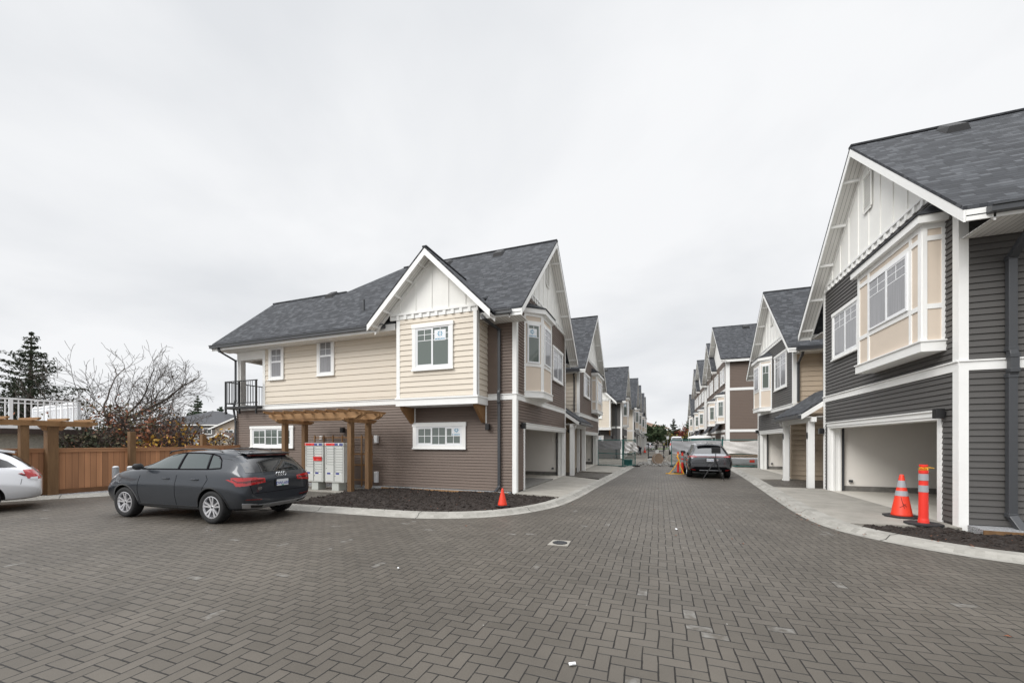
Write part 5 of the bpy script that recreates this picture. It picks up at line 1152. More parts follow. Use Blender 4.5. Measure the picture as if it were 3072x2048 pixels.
def mailbox(x, num, red_row, big_left, label):
    root = thing('mailbox', (x + .41, 10.92, 0.03), label, 'mailbox', 'community mailboxes under the timber pergola')
    C = fc(10.74); w = .82
    m = MB(); m.box(x, x + w, -.40, 0, .32, 1.58, C); m.build('cabinet', 'mail', root, bevel=.01)
    m = MB(); m.box(x + .26, x + .56, -.40, -.04, .03, .318, C); m.build('pedestal', 'mail_side', root, bevel=.008)
    m = MB(); m.box(x - .01, x + w + .01, -.41, .02, 1.58, 1.69, C); m.build('top_cap', 'mail', root, bevel=.01)
    m = MB(); m.box(x + .0, x + .44, .021, .024, 1.595, 1.675, C); b = m.build('red_band', 'mail_red', root)
    m = MB(); m.box(x + .44, x + .80, .021, .0242, 1.595, 1.675, C); b2 = m.build('blue_band', 'mail_blue', root)
    m = MB(); P = [C(x + .62 + .033 * math.cos(a), .0255, 1.635 + .033 * math.sin(a)) for a in [k * math.pi / 8 for k in range(16)]]; m.poly(P); m.build('band_roundel', 'vinyl', b2, fixn=False)
    for (tx, s_) in ((x + .52, 'CANADA'), (x + .73, 'POSTES')):
        t = text_mesh(s_, .036, C, tx, .0256, 1.622); t.build('band_lettering', 'mail_side', b2, fixn=False)
    t = text_mesh(num, .10, C, x + .045, .0256, 1.60, bold=.003); t.build('box_number', 'vinyl', b, fixn=False)
    t = text_mesh('BOX', .045, C, x + .36, .0256, 1.617); t.build('band_word', 'print_pink', b, fixn=False)
    door = MB(); seam = MB(); lock = MB(); num_ = MB()
    for col in (0, 1):
        x0 = x + .035 + col * .385; x1 = x0 + .355; rows = (8 if col == 0 else 10) if big_left == 8 else (7 if col == 0 else 10)
        z = 1.555; hh = .089
        for r_ in range(rows):
            door.box(x0, x1, .002, .010, z - hh + .010, z - .002, C); seam.box(x0, x1, .0005, .0025, z - hh - .001, z - hh + .0095, C)
            lock.box(x0 + .02, x0 + .045, .0105, .016, z - .052, z - .028, C)
            num_.box(x0 + .09, x0 + .12, .0105, .012, z - .035, z - .02, C)
            z -= hh
        door.box(x0, x1, .002, .010, .36, z - .002, C); lock.box(x0 + .02, x0 + .042, .0105, .016, z - .14, z - .11, C)
        q = MB(); q.box(x0 + .06, x0 + .21, .0106, .013, .60, .655, C); q.build('door_label', 'mail_blue', root); q = MB(); q.box(x0 + .22, x0 + .30, .0106, .012, .62, .65, C); q.build('door_label', 'vinyl', root)
    seam.box(x + .392, x + .418, .0005, .003, .36, 1.55, C)
    door.build('doors', 'mail', root); seam.build('door_seams', 'slot', root); lock.build('locks', 'slot', root); num_.build('slot_numbers', 'mail_side', root)
    if red_row:
        q = MB(); q.box(x + .415, x + .78, .0105, .03, 1.06, 1.155, C); q.box(x + .415, x + .78, .0105, .055, 1.155, 1.195, C); r_ = q.build('outgoing_slot', 'mail_red', root); t = text_mesh('MAIL', .05, C, x + .60, .031, 1.085); t.build('slot_lettering', 'print_pink', r_, fixn=False)
    return root
mailbox(-11.84, '1', True, 8, 'grey community mailbox with red outgoing slot, left of the pair under the pergola')
mailbox(-10.92, '2', False, 7, 'grey community mailbox without a red slot, right of the pair beside the timber post')
tr = MB()
for z in (.30, .85, 1.25, 1.86): tr.box(-12.5, -9.72, 11.74, 11.78, z, z + .05)
for k in range(7): x = -12.45 + k * .448; tr.box(x, x + .04, 11.70, 11.739, .1, 1.97)
tag(tr.build('trellis', 'timber', loc=(-11.1, 11.74, 0)), 'low timber lattice frame against the brown wall behind the mailboxes', 'trellis')
for (x, z, h, lb) in ((-12.5, 1.82, .13, 'small white junction box on the brown wall above the left mailbox'), (-9.88, 1.68, .28, 'upper white conduit box on the brown wall right of the pergola'), (-9.88, .22, .40, 'lower white conduit box on the brown wall right of the pergola, near the ground')):
    m = MB(); m.box(x, x + .13, 12.0, 12.12, z, z + h); tag(m.build('junction_box', 'vinyl', loc=(x, 12.1, z), bevel=.01), lb, 'junction box')
# ------------------------------------------------------------------ cones, posts, tape, tripod, drain
MT['orange'] = mat('traffic_orange', (0.78, 0.050, 0.020), 0.45, col2=(0.58, 0.035, 0.016), vscale=5, thr=(.45, .8)); MT['reflect'] = mat('reflective_band', (0.33, 0.34, 0.36), 0.4); MT['rubber'] = mat('rubber', (0.018, 0.018, 0.019), 0.7); MT['red_post'] = mat('red_post', (0.78, 0.04, 0.025), 0.4)
MT['scuff'] = mat('scuff', (0.22, 0.03, 0.02), .7)
def cone(x, y, z, h, r, label, bands=True, base=.19, octo=False, rot=.2, group=None):
    root = thing('traffic_cone', (x, y, z), label, 'traffic cone', group)
    m = MB(); m.lathe((x, y, z), [(r, .035), (r * .96, .06), (r * .22, h - .03), (r * .17, h)], 28); m.build('cone_body', 'orange', root, smooth=True)
    m = MB(); k = 8 if octo else 4; P = [(x + base * math.cos(2 * math.pi * i / k + rot) * (1.41 if k == 4 else 1.25), y + base * math.sin(2 * math.pi * i / k + rot) * (1.41 if k == 4 else 1.25), z + .035) for i in range(k)]; m.slab(P, (0, 0, -.03)); m.build('base', 'rubber', root, bevel=.006)
    if bands:
        rr = lambda q: r * .96 + (r * .22 - r * .96) * (q - .06) / (h - .09)
        for a, b in ((.50 * h, .62 * h), (.70 * h, .86 * h)):
            m = MB(); m.lathe((x, y, z), [(rr(a) + .003, a), (rr(b) + .003, b)], 28, cap=False); m.build('reflective_band', 'reflect', root, smooth=True)
    return root
cone(-3.72, 9.38, 0.08, .46, .12, 'small plain orange cone without stripes on the mulch bed by the left kerb', bands=False, base=.14)
cr_ = cone(5.02, 11.15, 0.075, .93, .185, 'tall scuffed orange cone with two grey bands in front of the open garage', octo=True, base=.26)
m = MB()
for (a0, z0, a1, z1) in ((-2.2, .22, -1.5, .30), (-2.1, .45, -1.7, .20), (-1.9, .32, -1.45, .24)):
    P = []
    for k in range(6):
        t = k / 5; a = a0 + (a1 - a0) * t; z = z0 + (z1 - z0) * t; rr = .178 - (z - .06) / .84 * .137 + .004; P.append((5.02 + rr * math.cos(a), 11.15 + rr * math.sin(a), .075 + z))
    m.tube(P, .006, 5)
m.build('scuff_mark', 'scuff', cr_)
def delineator(x, y, z, h, r, label, bands=((.55, .66), (.74, .85)), group=None):
    root = thing('delineator_post', (x, y, z), label, 'traffic post', group)
    m = MB(); m.lathe((x, y, z), [(r * 1.15, .05), (r * 1.1, .10), (r, .14), (r * .92, h * .86), (r * 1.0, h * .87), (r * 1.0, h * .90), (r * .7, h * .91), (r * .72, h * .97), (r * .9, h * .975), (r * .9, h)], 24); m.build('post_tube', 'red_post', root, smooth=False)
    m = MB(); P = [(x + r * 3.9 * math.cos(math.pi * k / 4 + .3), y + r * 3.9 * math.sin(math.pi * k / 4 + .3), z + .05) for k in range(8)]; m.slab(P, (0, 0, -.045)); m.build('base', 'rubber', root, bevel=.008)
    for a, b in bands:
        m = MB(); m.lathe((x, y, z), [(r * 1.0 + .002, a * h), (r * .97 + .002, b * h)], 24, cap=False); m.build('reflective_band', 'reflect', root, smooth=True)
    return root
MT['tape'] = mat('yellow_tape', (0.80, 0.42, 0.02), 0.5)
delineator(4.94, 10.22, 0.07, 1.20, .074, 'red traffic post topped with yellow twine, in front of the open garage')
m = MB()
for k in range(9):
    a = random.uniform(0, 6.28); r1 = random.uniform(.08, .16); m.tube([(4.94 + .05 * math.cos(a + 1), 10.22 + .05 * math.sin(a + 1), 1.17), (4.94 + .07 * math.cos(a), 10.22 + .07 * math.sin(a), 1.22), (4.94 + r1 * math.cos(a), 10.22 + r1 * math.sin(a), 1.20 + random.uniform(-.04, .03))], .006, 4)
m.tube([(4.94 + .072 * math.cos(a * .6), 10.22 + .072 * math.sin(a * .6), 1.15 + .003 * a) for a in range(22)], .007, 4)
tag(m.build('twine', 'tape', loc=(4.94, 10.22, 1.15)), 'yellow twine knotted around the top of the red post by the garage', 'twine')
delineator(1.03, 23.9, 0.0, 1.17, .062, 'left one of two red posts beside the silver SUV, farther back', group='red posts beside the silver SUV')
delineator(1.22, 23.3, 0.0, 1.15, .062, 'right one of two red posts beside the silver SUV, nearer its wheel', group='red posts beside the silver SUV')
def ribbon(mb, pts, w):
    pts = [Vector(p) for p in pts]; V = []
    for i, p in enumerate(pts):
        d = (pts[min(i + 1, len(pts) - 1)] - pts[max(i - 1, 0)]).normalized(); n = d.cross(Vector((0.3, -1, 0.2))).normalized() * w / 2; t = Vector((0, .004, 0)); V += [p - n, p + n, p + n + t, p - n + t]
    F = []
    for i in range(len(pts) - 1):
        a = i * 4; b = a + 4; F += [(a, a + 1, b + 1, b), (a + 2, a + 3, b + 3, b + 2), (a + 1, a + 2, b + 2, b + 1), (a + 3, a, b, b + 3)]
    mb.add(V, F)
m = MB(); ribbon(m, [(1.0, 23.3, 1.1), (.98, 23.2, .95), (1.05, 23.18, .75), (.95, 23.15, .6), (.85, 23.1, .42), (.7, 23.0, .2), (.55, 22.9, .04), (.37, 22.8, .03)], .042)
ribbon(m, [(.93, 23.3, .98), (1.06, 23.2, .7), (1.1, 23.15, .45), (1.2, 23.1, .2), (1.27, 23.05, .05)], .042); ribbon(m, [(1.3, 23.0, .03), (1.05, 22.85, .03), (.8, 22.75, .04), (.6, 22.78, .03), (.5, 22.95, .03)], .042)
tag(m.build('barrier_tape', 'tape', loc=(.9, 23, 0)), 'yellow barrier tape tied to the red posts and trailing on the pavers', 'tape')
root = thing('tripod', (2.5, 19.8, 0), 'thin black tripod carrying a dark box, standing behind the silver SUV', 'tripod')
hx, hy, hz = 2.42, 19.9, .92
for (fx, fy) in ((1.85, 19.7), (2.72, 19.62), (2.7, 20.3)):
    m = MB(); m.tube([(hx, hy, hz), ((hx + fx) / 2, (hy + fy) / 2, hz / 2), (fx, fy, .01)], [.024, .02, .014], 6); m.build('leg', 'black', root)
m = MB(); m.tube([(hx, hy, hz - .2), (hx, hy, 1.2)], .014, 8); m.lathe((hx, hy, hz - .05), [(.04, 0), (.045, .05), (.03, .09)], 10); m.build('centre_column', 'black', root)
m = MB(); m.box(hx - .17, hx + .19, hy - .06, hy + .06, 1.21, 1.47); m.build('mounted_box', 'black', root, bevel=.01)
root = thing('drain', (-1.57, 6.6, 0), 'round black drain grate in a pale concrete square set in the pavers', 'drain')
m = MB(); m.slab([(-1.74, 6.42, .008), (-1.40, 6.44, .008), (-1.42, 6.80, .008), (-1.73, 6.77, .008)], (0, 0, -.03)); m.build('surround', 'concrete', root)
m = MB(); m.lathe((-1.57, 6.61, 0), [(.125, .0085), (.125, .013)], 28); 
gr = m.build('grate', 'black', root); m = MB()
for k in range(-3, 4): l = math.sqrt(.11 ** 2 - (k * .03) ** 2); m.box(-1.57 - l, -1.57 + l, 6.61 + k * .03 - .008, 6.61 + k * .03 + .008, .0135, .018)
m.build('grate_bars', 'gutter', gr)
root = None
for i, (x, y, s_, lb) in enumerate(((-.62, 3.02, .027, 'small white scrap lying on the pavers nearest the camera, at the bottom of the picture'), (.33, 8.4, .04, 'white crumpled scrap on the pavers in the middle of the lane'), (-3.3, 4.5, .018, 'white crumb on the pavers below the parked dark SUV, left of the drain'))):
    m = MB(); a = .5 + i; c_, s2 = math.cos(a), math.sin(a)
    P = [(x + c_ * u * s_ - s2 * v * s_, y + s2 * u * s_ + c_ * v * s_, .012 + .01 * ((u + v) % 2)) for u, v in ((-1, -.4), (0, -.5), (1, -.3), (1, .4), (0, .55), (-1, .35))]; m.slab(P, (0, 0, -.008)); tag(m.build('paper_scrap', 'vinyl', loc=(x, y, 0)), lb, 'litter')
# ------------------------------------------------------------------ timber fence, posts, left pergola, bollards
MT['cedar'] = stripe_mat('cedar_boards', (0.42, 0.205, 0.100), (0.035, 0.015, 0.007), 0.142, 0, 0.045, 0.7, board=0.75, grainy=(3, .35))
MT['cedar_cap'] = mat('cedar_cap', (0.36, 0.17, 0.08), .7, col2=(.46, .25, .13), vscale=4, stretch=(.3, 2)); MT['cedar_dark'] = mat('cedar_dark', (0.12, 0.055, 0.022), .75, col2=(.19, .09, .04), vscale=3)
fx = lambda y: -18.1 + .1757 * (y - 6.79)
def timber_fence(y0, y1, h, label):
    root = thing('timber_fence', (fx(y0), y0, 0), label, 'fence'); L_ = math.hypot(y1 - y0, fx(y1) - fx(y0)); ux, uy = (fx(y1) - fx(y0)) / L_, (y1 - y0) / L_
    F = FR(fx(y0), y0, ux, uy, uy, -ux)
    m = MB(); m.box(0, L_, -.02, 0, .20, h - .05, F); m.build('boards', 'cedar', root)
    m = MB(); m.box(-.0, L_, -.06, .05, h - .035, h, F); m.box(0, L_, .001, .035, h - .13, h - .036, F); m.build('cap_rail', 'cedar_cap', root)
    m = MB(); m.box(0, L_, -.03, .045, .02, .20, F); m.build('kickboard', 'cedar_dark', root)
    u = 0.05
    while u < L_: m = MB(); m.box(u - .045, u + .045, -.12, -.021, 0, h - .04, F); m.build('fence_post', 'cedar_dark', root); u += 2.4
timber_fence(1.5, 10.18, 1.52, 'cedar board fence behind the parked cars, longer and nearer section'); timber_fence(10.22, 12.9, 1.58, 'paler and slightly taller cedar fence section next to the brown townhouse')
for (x, y, w, h, lb) in ((-17.52, 8.53, .17, 2.08, 'single timber post in front of the cedar fence, just left of the bollards'), (-17.62, 10.95, .16, 2.02, 'single timber post rising behind the paler fence section near the brown townhouse')):
    m = MB(); m.box(x - w / 2, x + w / 2, y - w / 2, y + w / 2, 0, h); tag(m.build('timber_post', 'timber_d', loc=(x, y, 0), bevel=.008), lb, 'post')
root = thing('pergola', (-18, 6.2, 0), 'timber pergola by the cedar fence behind the white minivan', 'pergola')
for (x, y, w) in ((-18.0, 6.72, .25), (-17.95, 6.12, .18), (-18.0, 3.2, .25)):
    m = MB(); m.box(x - w / 2, x + w / 2, y - w / 2, y + w / 2, 0, 2.22); m.build('post', 'timber_d', root, bevel=.01)
for x in (-18.12, -17.88): m = MB(); clipped_beam(m, (x, 1.0), (x + .05, 7.75), .06, 2.22, 2.38, .2); m.build('beam', 'timber_h', root)
m = MB(); m.slab([(-17.9, 6.45, 2.22), (-17.9, 7.05, 2.22), (-17.9, 6.93, 2.08), (-17.9, 6.57, 2.08)], (-.2, 0, 0)); m.build('post_head', 'timber', root)
for k in range(9): m = MB(); clipped_beam(m, (-18.6, 7.5 - k * .62), (-17.4, 7.5 - k * .62), .06, 2.38, 2.46, .1); m.build('rafter', 'timber_h', root)
MT['galv'] = mat('galvanised', (0.36, 0.38, 0.40), .45, .4, var=.15, vscale=6)
for (x, y, h, lb) in ((-16.25, 7.5, .95, 'grey steel bollard farthest left, nearest the timber pergola'), (-15.85, 7.68, .95, 'middle grey steel bollard between its two neighbours behind the dark SUV'), (-14.75, 7.35, .93, 'grey steel bollard farthest right, its top just above the SUV bonnet')):
    b = thing('bollard', (x, y, 0), lb, 'bollard', 'steel bollards in front of the cedar fence'); m = MB(); m.lathe((x, y, 0), [(.085, 0), (.085, h - .05)], 20); m.build('bollard_tube', 'galv', b, smooth=False)
    m = MB(); m.lathe((x, y, 0), [(.087, h - .049), (.07, h - .015), (.03, h)], 20); m.build('bollard_cap', 'plate', b, smooth=True)
# ------------------------------------------------------------------ green construction fence, tarps
MT['teal'] = mat('teal_paint', (0.012, 0.13, 0.12), .5); MT['tarp'] = mat('white_tarp', (.62, .60, .58), .8, col2=(.78, .76, .73), vscale=3, bump=.5, bscale=6); MT['tarp_g'] = mat('grey_tarp', (.34, .345, .36), .8, col2=(.44, .445, .46), vscale=3, bump=.6, bscale=8)
def site_fence(a, b, label, h=1.86, feet=True):
    ax, ay = a; bx, by = b; L_ = math.hypot(bx - ax, by - ay); ux, uy = (bx - ax) / L_, (by - ay) / L_; F = FR(ax, ay, ux, uy, uy, -ux)
    root = thing('construction_fence', (ax, ay, 0), label, 'fence', 'green mesh construction fence panels')
    m = MB()
    for p, q in (((0, .06), (0, h)), ((L_, .06), (L_, h)), ((0, h), (L_, h)), ((0, .12), (L_, .12)), ((0, h * .5), (L_, h * .5))): m.tube([F(p[0], 0, p[1]), F(q[0], 0, q[1])], .024, 8)
    m.build('panel_frame', 'teal', root)
    m = MB(); u = .06
    while u < L_ - .03: m.box(u - .0025, u + .0025, -.0025, .0025, .13, h - .01, F); u += .06
    z = .2
    while z < h - .05: m.box(.02, L_ - .02, -.0065, -.003, z - .0025, z + .0025, F); z += .12
    m.build('wire_mesh', 'teal', root)
    if feet:
        for u in (0, L_): m = MB(); m.box(u - .12, u + .12, -.3, .3, .0, .09, F); m.build('foot_block', 'rubber', root)
    return root, F, L_
def tarp(F, u0, u1, top, bot, v, seed, m_, label, thick=.01, wav=.06):
    rnd = random.Random(seed); nu, nz = 26, 12; V = []; ph = [rnd.uniform(0, 6) for _ in range(6)]
    for i in range(nu + 1):
        for j in range(nz + 1):
            s_ = i / nu; t = j / nz; u = u0 + (u1 - u0) * s_; z = top(s_) * (1 - t) + bot(s_) * t
            w = wav * (.3 + t) * (math.sin(s_ * 9 + ph[0] + t * 3) * .5 + math.sin(s_ * 19 - t * 5 + ph[1]) * .3 + abs(math.sin((s_ - t) * 7 + ph[2])) * .8)
            V.append(F(u, v + max(.0, w) + .03, z))
    k = nz + 1; Fs = [(i * k + j, (i + 1) * k + j, (i + 1) * k + j + 1, i * k + j + 1) for i in range(nu) for j in range(nz)]
    m = MB(); n = len(V); o = Vector(F(0, .0, 0)) - Vector(F(0, thick, 0)); V2 = [tuple(Vector(p) + o) for p in V]; m.add(V + V2, Fs + [tuple(q + n for q in f[::-1]) for f in Fs]); return tag(m.build('tarpaulin', m_, loc=F(u0, 0, 1), smooth=True), label, 'tarpaulin')
_, F, L_ = site_fence((.86, 29.7), (3.98, 29.7), 'green mesh fence panel across the lane, directly behind the silver SUV')
tarp(F, .03, L_ - .03, lambda s: 1.80 - .03 * math.sin(s * 7), lambda s: .90 + .12 * s, .03, 3, 'tarp_g', 'grey tarpaulin hung on the fence panel behind the silver SUV')
_, F, L_ = site_fence((4.02, 29.7), (7.1, 29.7), 'green mesh fence panel at the right, ending at the grey townhouse')
tarp(F, .03, L_ - .03, lambda s: 1.82 - .10 * abs(math.sin(s * 5)), lambda s: .92 + .05 * math.sin(s * 5), .03, 5, 'tarp', 'creased white tarpaulin on the fence panel right of the silver SUV')
_, F, L_ = site_fence((-3.98, 28.35), (-2.22, 27.15), 'green mesh fence panel standing slantwise across the left driveway')
tarp(F, .02, L_ - .05, lambda s: 1.80, lambda s: 1.24, .02, 8, 'tarp_g', 'short grey tarpaulin strip along the top of the slanted left fence panel', wav=.03)
_, F, L_ = site_fence((-2.18, 27.15), (-1.52, 29.1), 'narrow green mesh fence panel running along the lane at the left kerb')
tarp(F, .05, L_ - .05, lambda s: 1.78 - .12 * s, lambda s: .98 + .1 * math.sin(s * 3), .02, 11, 'tarp', 'sagging white tarpaulin hanging off the narrow left fence panel', wav=.16)
# ------------------------------------------------------------------ further townhouses
g_l = 'grey townhouses further down the left side of the lane'
L4, F4 = mid_house('townhouse', fl, -1, -3.05, 54.2, 61.0, 'grey', 57.6, 4.4, 6.15, 10.55, (55.6, 60.3), 'grey gabled townhouse just past the dark grey corner house on the left', group=g_l)
window(L4, F4, 55.2, 56.8, 4.5, 5.85, lights=2, glass='glass2', v0=.032); bay_box(L4, F4, 57.6, 60.0, .5, 3.4, 6.2, win=(.2, 1.2, 4.5, 5.85, 1), angled=.5, side_win=True)
porch(L4, F4, 61.1, 64.0, post_u=(61.4, 63.6))
for yy, lb in ((65.1, 'second grey gabled townhouse past the corner house on the left'), (75.8, 'third grey gabled townhouse past the corner house on the left'), (82.4, 'last and smallest-looking grey gabled townhouse at the far end on the left')):
    c = copy_tree(L4, None, (L4.location.x + .012 * (yy - 57.6), L4.location.y + yy - 57.6, 0)); c['label'] = lb
def three_storey(y0, label, group):
    X = 5.5; F = frr(X); C = fc(y0); root = thing('townhouse_row', (X, y0, 0), label, 'house', group); y1 = y0 + 14.6
    w = MB(); w.box(y0, y1, -9, 0, 0, 8.95, F); siding(w, F, y0, y1, .1, 8.9, .13); siding(w, C, X, X + 9, .1, 8.9, .13); w.build('wall', 'brown', root)
    t = MB()
    for z in (2.58, 6.14):
        t.box(y0 - .04, y1, 0, .04, z, z + .22, F); t.box(X - .04, X + 9, 0, .045, z, z + .22, C)
    for z0, z1 in ((0, 2.58), (2.80, 6.14), (6.36, 8.9)): t.box(X - .04, X + .26, 0, .04, z0, z1, C); t.box(y0, y0 + .2, 0, .042, z0, z1, F)
    t.build('trim', 'white', root)
    for (uc, za, hf, zt) in ((y0 + 5.1, 13.0, 5.55, 8.85), (y0 + 10.45, 12.65, 4.6, 8.85)):
        zr = lambda u: za - (za - zt) / hf * abs(u - uc) - .2
        g = MB(); P = [(uc - hf + .4, 8.9), (uc + hf - .4, 8.9), (uc + .0, zr(uc))]; g.slab([F(p[0], .0, p[1]) for p in P], Vector(F(0, -.2, 0)) - Vector(F(0, 0, 0))); g.build('gable_wall', 'board', root)
        gable_roof(root, F, uc, hf, zt, za, .5, -9, 0.03, near_eave=False, far_eave=False)
        s = MB(); s.box(uc - hf + .05, uc - hf + .08, -9, .45, zt - .3, zt - .08, F); s.build('eave_fascia', 'white', root)
    roof_vent(root, F, y0 + 4.6, -2.3, y0 + 5.1, 5.55, 8.85, 13.0, 1.4)
    for k, u in enumerate((y0 + .7, y0 + 2.2, y0 + 4.6, y0 + 6.2, y0 + 8.6, y0 + 10.2, y0 + 12.6)): window(root, F, u, u + .85, 6.95, 8.15, lights=1, glass='glass2', v0=.032, mun='one', casing=.12)
    bay_box(root, F, y0 + .7, y0 + 2.9, .55, 3.35, 5.75, win=(.15, .95, 4.0, 5.3, 1), angled=.55, side_win=True); bay_box(root, F, y0 + 6.8, y0 + 9.0, .55, 3.35, 5.75, win=(.15, .95, 4.0, 5.3, 1), angled=.55, side_win=True)
    window(root, F, y0 + 4.0, y0 + 5.0, 4.0, 5.4, lights=1, v0=.032, glass='glass_d'); window(root, F, y0 + 10.6, y0 + 11.6, 4.0, 5.4, lights=1, v0=.032, glass='glass_d')
    r = MB(); r.slab([(X - .62, y0 + 2.6, 2.7), (X - .62, y0 + 6.2, 2.7), (X - .04, y0 + 6.2, 3.5), (X - .04, y0 + 2.6, 3.5)], (0, 0, -.06)); r.slab([(X - .62, y0 + 9.4, 2.7), (X - .62, y0 + 13, 2.7), (X - .04, y0 + 13, 3.5), (X - .04, y0 + 9.4, 3.5)], (0, 0, -.06)); r.build('porch_roof', 'shingle', root)
    for u0, u1 in ((y0 + .8, y0 + 2.4), (y0 + 6.6, y0 + 9.0)):
        d = MB(); d.box(u0, u1, .032, .05, .05, 2.2, F); d.build('garage_opening', 'glass_d', root); d = MB(); d.box(u0 - .12, u0, .032, .08, 0, 2.35, F); d.box(u1, u1 + .12, .032, .08, 0, 2.35, F); d.box(u0, u1, .032, .08, 2.2, 2.35, F); d.build('garage_surround', 'white', root)
    return root
g_r = 'brown three-storey townhouse rows on the right'
R3 = three_storey(38.5, 'brown three-storey townhouse row with white trim bands, rising behind the silver SUV', g_r)
R4 = copy_tree(R3, None, (R3.location.x, R3.location.y + 16.8, 0)); R4['label'] = 'second brown three-storey row, farther down the right side of the lane'
R5, F5 = mid_house('townhouse', frr, 1, 5.5, 72.4, 79.2, 'grey', 75.8, 4.4, 5.9, 10.0, (73.6, 78.3), 'lower two-storey grey house at the far end of the right side')
bay_box(R5, F5, 73.4, 75.8, .5, 3.4, 6.0, win=(.2, 1.2, 4.5, 5.6, 1), angled=.5, side_win=True)
# ------------------------------------------------------------------ site clutter beyond the fence
MT['bucket'] = mat('bucket_white', (.72, .72, .70), .4); MT['reelwood'] = mat('reel_wood', (.24, .17, .12), .8, col2=(.36, .27, .2), vscale=5); MT['hose'] = mat('hose', (.42, .38, .35), .6)
root = thing('bucket', (-.64, 32.8, 0), 'white plastic bucket standing at the end of the paved lane', 'bucket')
m = MB(); m.lathe((-.64, 32.8, 0), [(.13, 0), (.15, .33), (.165, .335), (.165, .38), (.15, .385), (.14, .385)], 20, cap=False); m.build('bucket_body', 'bucket', root, smooth=False)
m = MB(); m.lathe((-.64, 32.8, 0), [(.152, .386), (.152, .392)], 20); m.build('bucket_lid', 'bucket', root)
root = thing('cable_reel', (-.05, 32.6, 0), 'brown wooden cable reel with a loop of pale hose behind the white bucket', 'cable reel')
for y in (32.35, 32.85): m = MB(); m.lathe((-.05, y, .42), [(.42, -.02), (.42, .02)], 28, 'y'); m.build('flange', 'reelwood', root)
m = MB(); m.lathe((-.05, 32.6, .42), [(.2, -.23), (.2, .23)], 20, 'y'); m.build('drum', 'hose', root)
m = MB(); m.tube([(.1 + .42 * math.cos(a), 32.25, .45 + .42 * math.sin(a)) for a in [k * .32 for k in range(20)]], .02, 6); m.build('hose_loop', 'hose', root, smooth=True)
m = MB(); m.lathe((-.1, 32.6, .845), [(.12, 0), (.13, .22)], 16); tag(m.build('paint_pail', 'bucket', loc=(-.1, 32.6, .845)), 'small white pail resting on top of the wooden cable reel', 'pail')
root = thing('steel_rack', (-.25, 38, 0), 'black open steel frame standing beyond the cable reel', 'steel frame')
m = MB()
for x in (-.85, -.2, .45):
    for y in (37.6, 38.5): m.tube([(x, y, 0), (x, y, 1.45)], .035, 6)
for z in (.35, .9, 1.42):
    for y in (37.6, 38.5): m.tube([(-.85, y, z), (.45, y, z)], .03, 6)
    for x in (-.85, .45): m.tube([(x, 37.6, z), (x, 38.5, z)], .03, 6)
m.build('frame', 'black', root); m = MB(); m.box(-.85, .75, 37.5, 38.6, .30, .42); m.build('deck', 'black', root)
def mound(name, cx, cy, rx, ry, h, m_, label, cat, seed=1):
    rnd = random.Random(seed); m = MB(); n, k = 26, 9; V = [(cx, cy, h)]
    for j in range(1, k + 1):
        for i in range(n):
            a = 2 * math.pi * i / n; t = j / k; q = 1 + rnd.uniform(-.12, .12); V.append((cx + rx * t * q * math.cos(a), cy + ry * t * q * math.sin(a), max(-.02, h * (1 - t) ** 1.1 * (1 + rnd.uniform(-.2, .2)) if j < k else -.05)))
    F = [(0, 1 + i, 1 + (i + 1) % n) for i in range(n)] + [(1 + (j - 1) * n + i, 1 + j * n + i, 1 + j * n + (i + 1) % n, 1 + (j - 1) * n + (i + 1) % n) for j in range(1, k) for i in range(n)]
    m.add(V, F); return tag(m.build(name, m_, loc=(cx, cy, 0)), label, cat)
mound('dirt_pile', 1.7, 36.5, 1.7, 2.0, 1.15, 'dirt', 'grey-brown heap of earth behind the fence, left of the silver SUV', 'earth pile', 2)
MT['stone'] = mat('broken_stone', (.10, .095, .088), .9, col2=(.30, .29, .27), vscale=3)
m = MB()
for _ in range(700):
    x = random.uniform(-1.6, 3.2); y = random.uniform(30.2, 35); r = random.uniform(.03, .13) * (1.3 if random.random() < .15 else .7); z = r * .4
    P = [Vector((x + r * random.uniform(.6, 1.2) * a, y + r * random.uniform(.6, 1.2) * b, z + r * random.uniform(.4, .9) * c)) for a, b, c in ((1, 0, 0), (-1, 0, 0), (0, 1, 0), (0, -1, 0), (0, 0, 1), (0, 0, -1))]
    m.add(P, [(0, 2, 4), (2, 1, 4), (1, 3, 4), (3, 0, 4), (2, 0, 5), (1, 2, 5), (3, 1, 5), (0, 3, 5)])
tag(m.build('rubble', 'stone', loc=(0, 32, 0)), 'loose broken stone and gravel past the end of the pavers', 'rubble', kind='stuff')
MT['wrap'] = mat('plastic_wrap', (.52, .52, .54), .3, col2=(.34, .33, .34), vscale=3, stretch=(.5, 4))
root = thing('material_bundle', (5.9, 31.6, 0), 'silver plastic-wrapped bundle lying behind the right fence panel', 'bundle')
m = MB(); m.box(3.9, 6.6, 31.3, 31.9, .12, .62); m.build('wrapped_pack', 'wrap', root, bevel=.08); m = MB(); [m.box(x, x + .1, 31.25, 31.95, 0, .119) for x in (4.2, 5.2, 6.2)]; m.build('bearers', 'reelwood', root)
m = MB(); m.box(5.9, 6.2, 31.29, 31.299, .3, .48); m.build('wrap_label', 'orange', root)
root = thing('lumber_stack', (5.6, 33.2, 0), 'stack of brown timber pallets behind the wrapped bundle', 'pallet stack')
m = MB()
for k in range(6):
    z = .02 + k * .17
    for i in range(7): m.box(4.2 + i * .38, 4.42 + i * .38, 32.8, 33.6, z, z + .02)
    for y in (32.8, 33.2, 33.55): m.box(4.2, 6.72, y, y + .06, z + .02, z + .12)
    for i in range(7): m.box(4.2 + i * .38, 4.42 + i * .38, 32.78, 33.62, z + .12, z + .145)
m.build('pallets', 'reelwood', root)
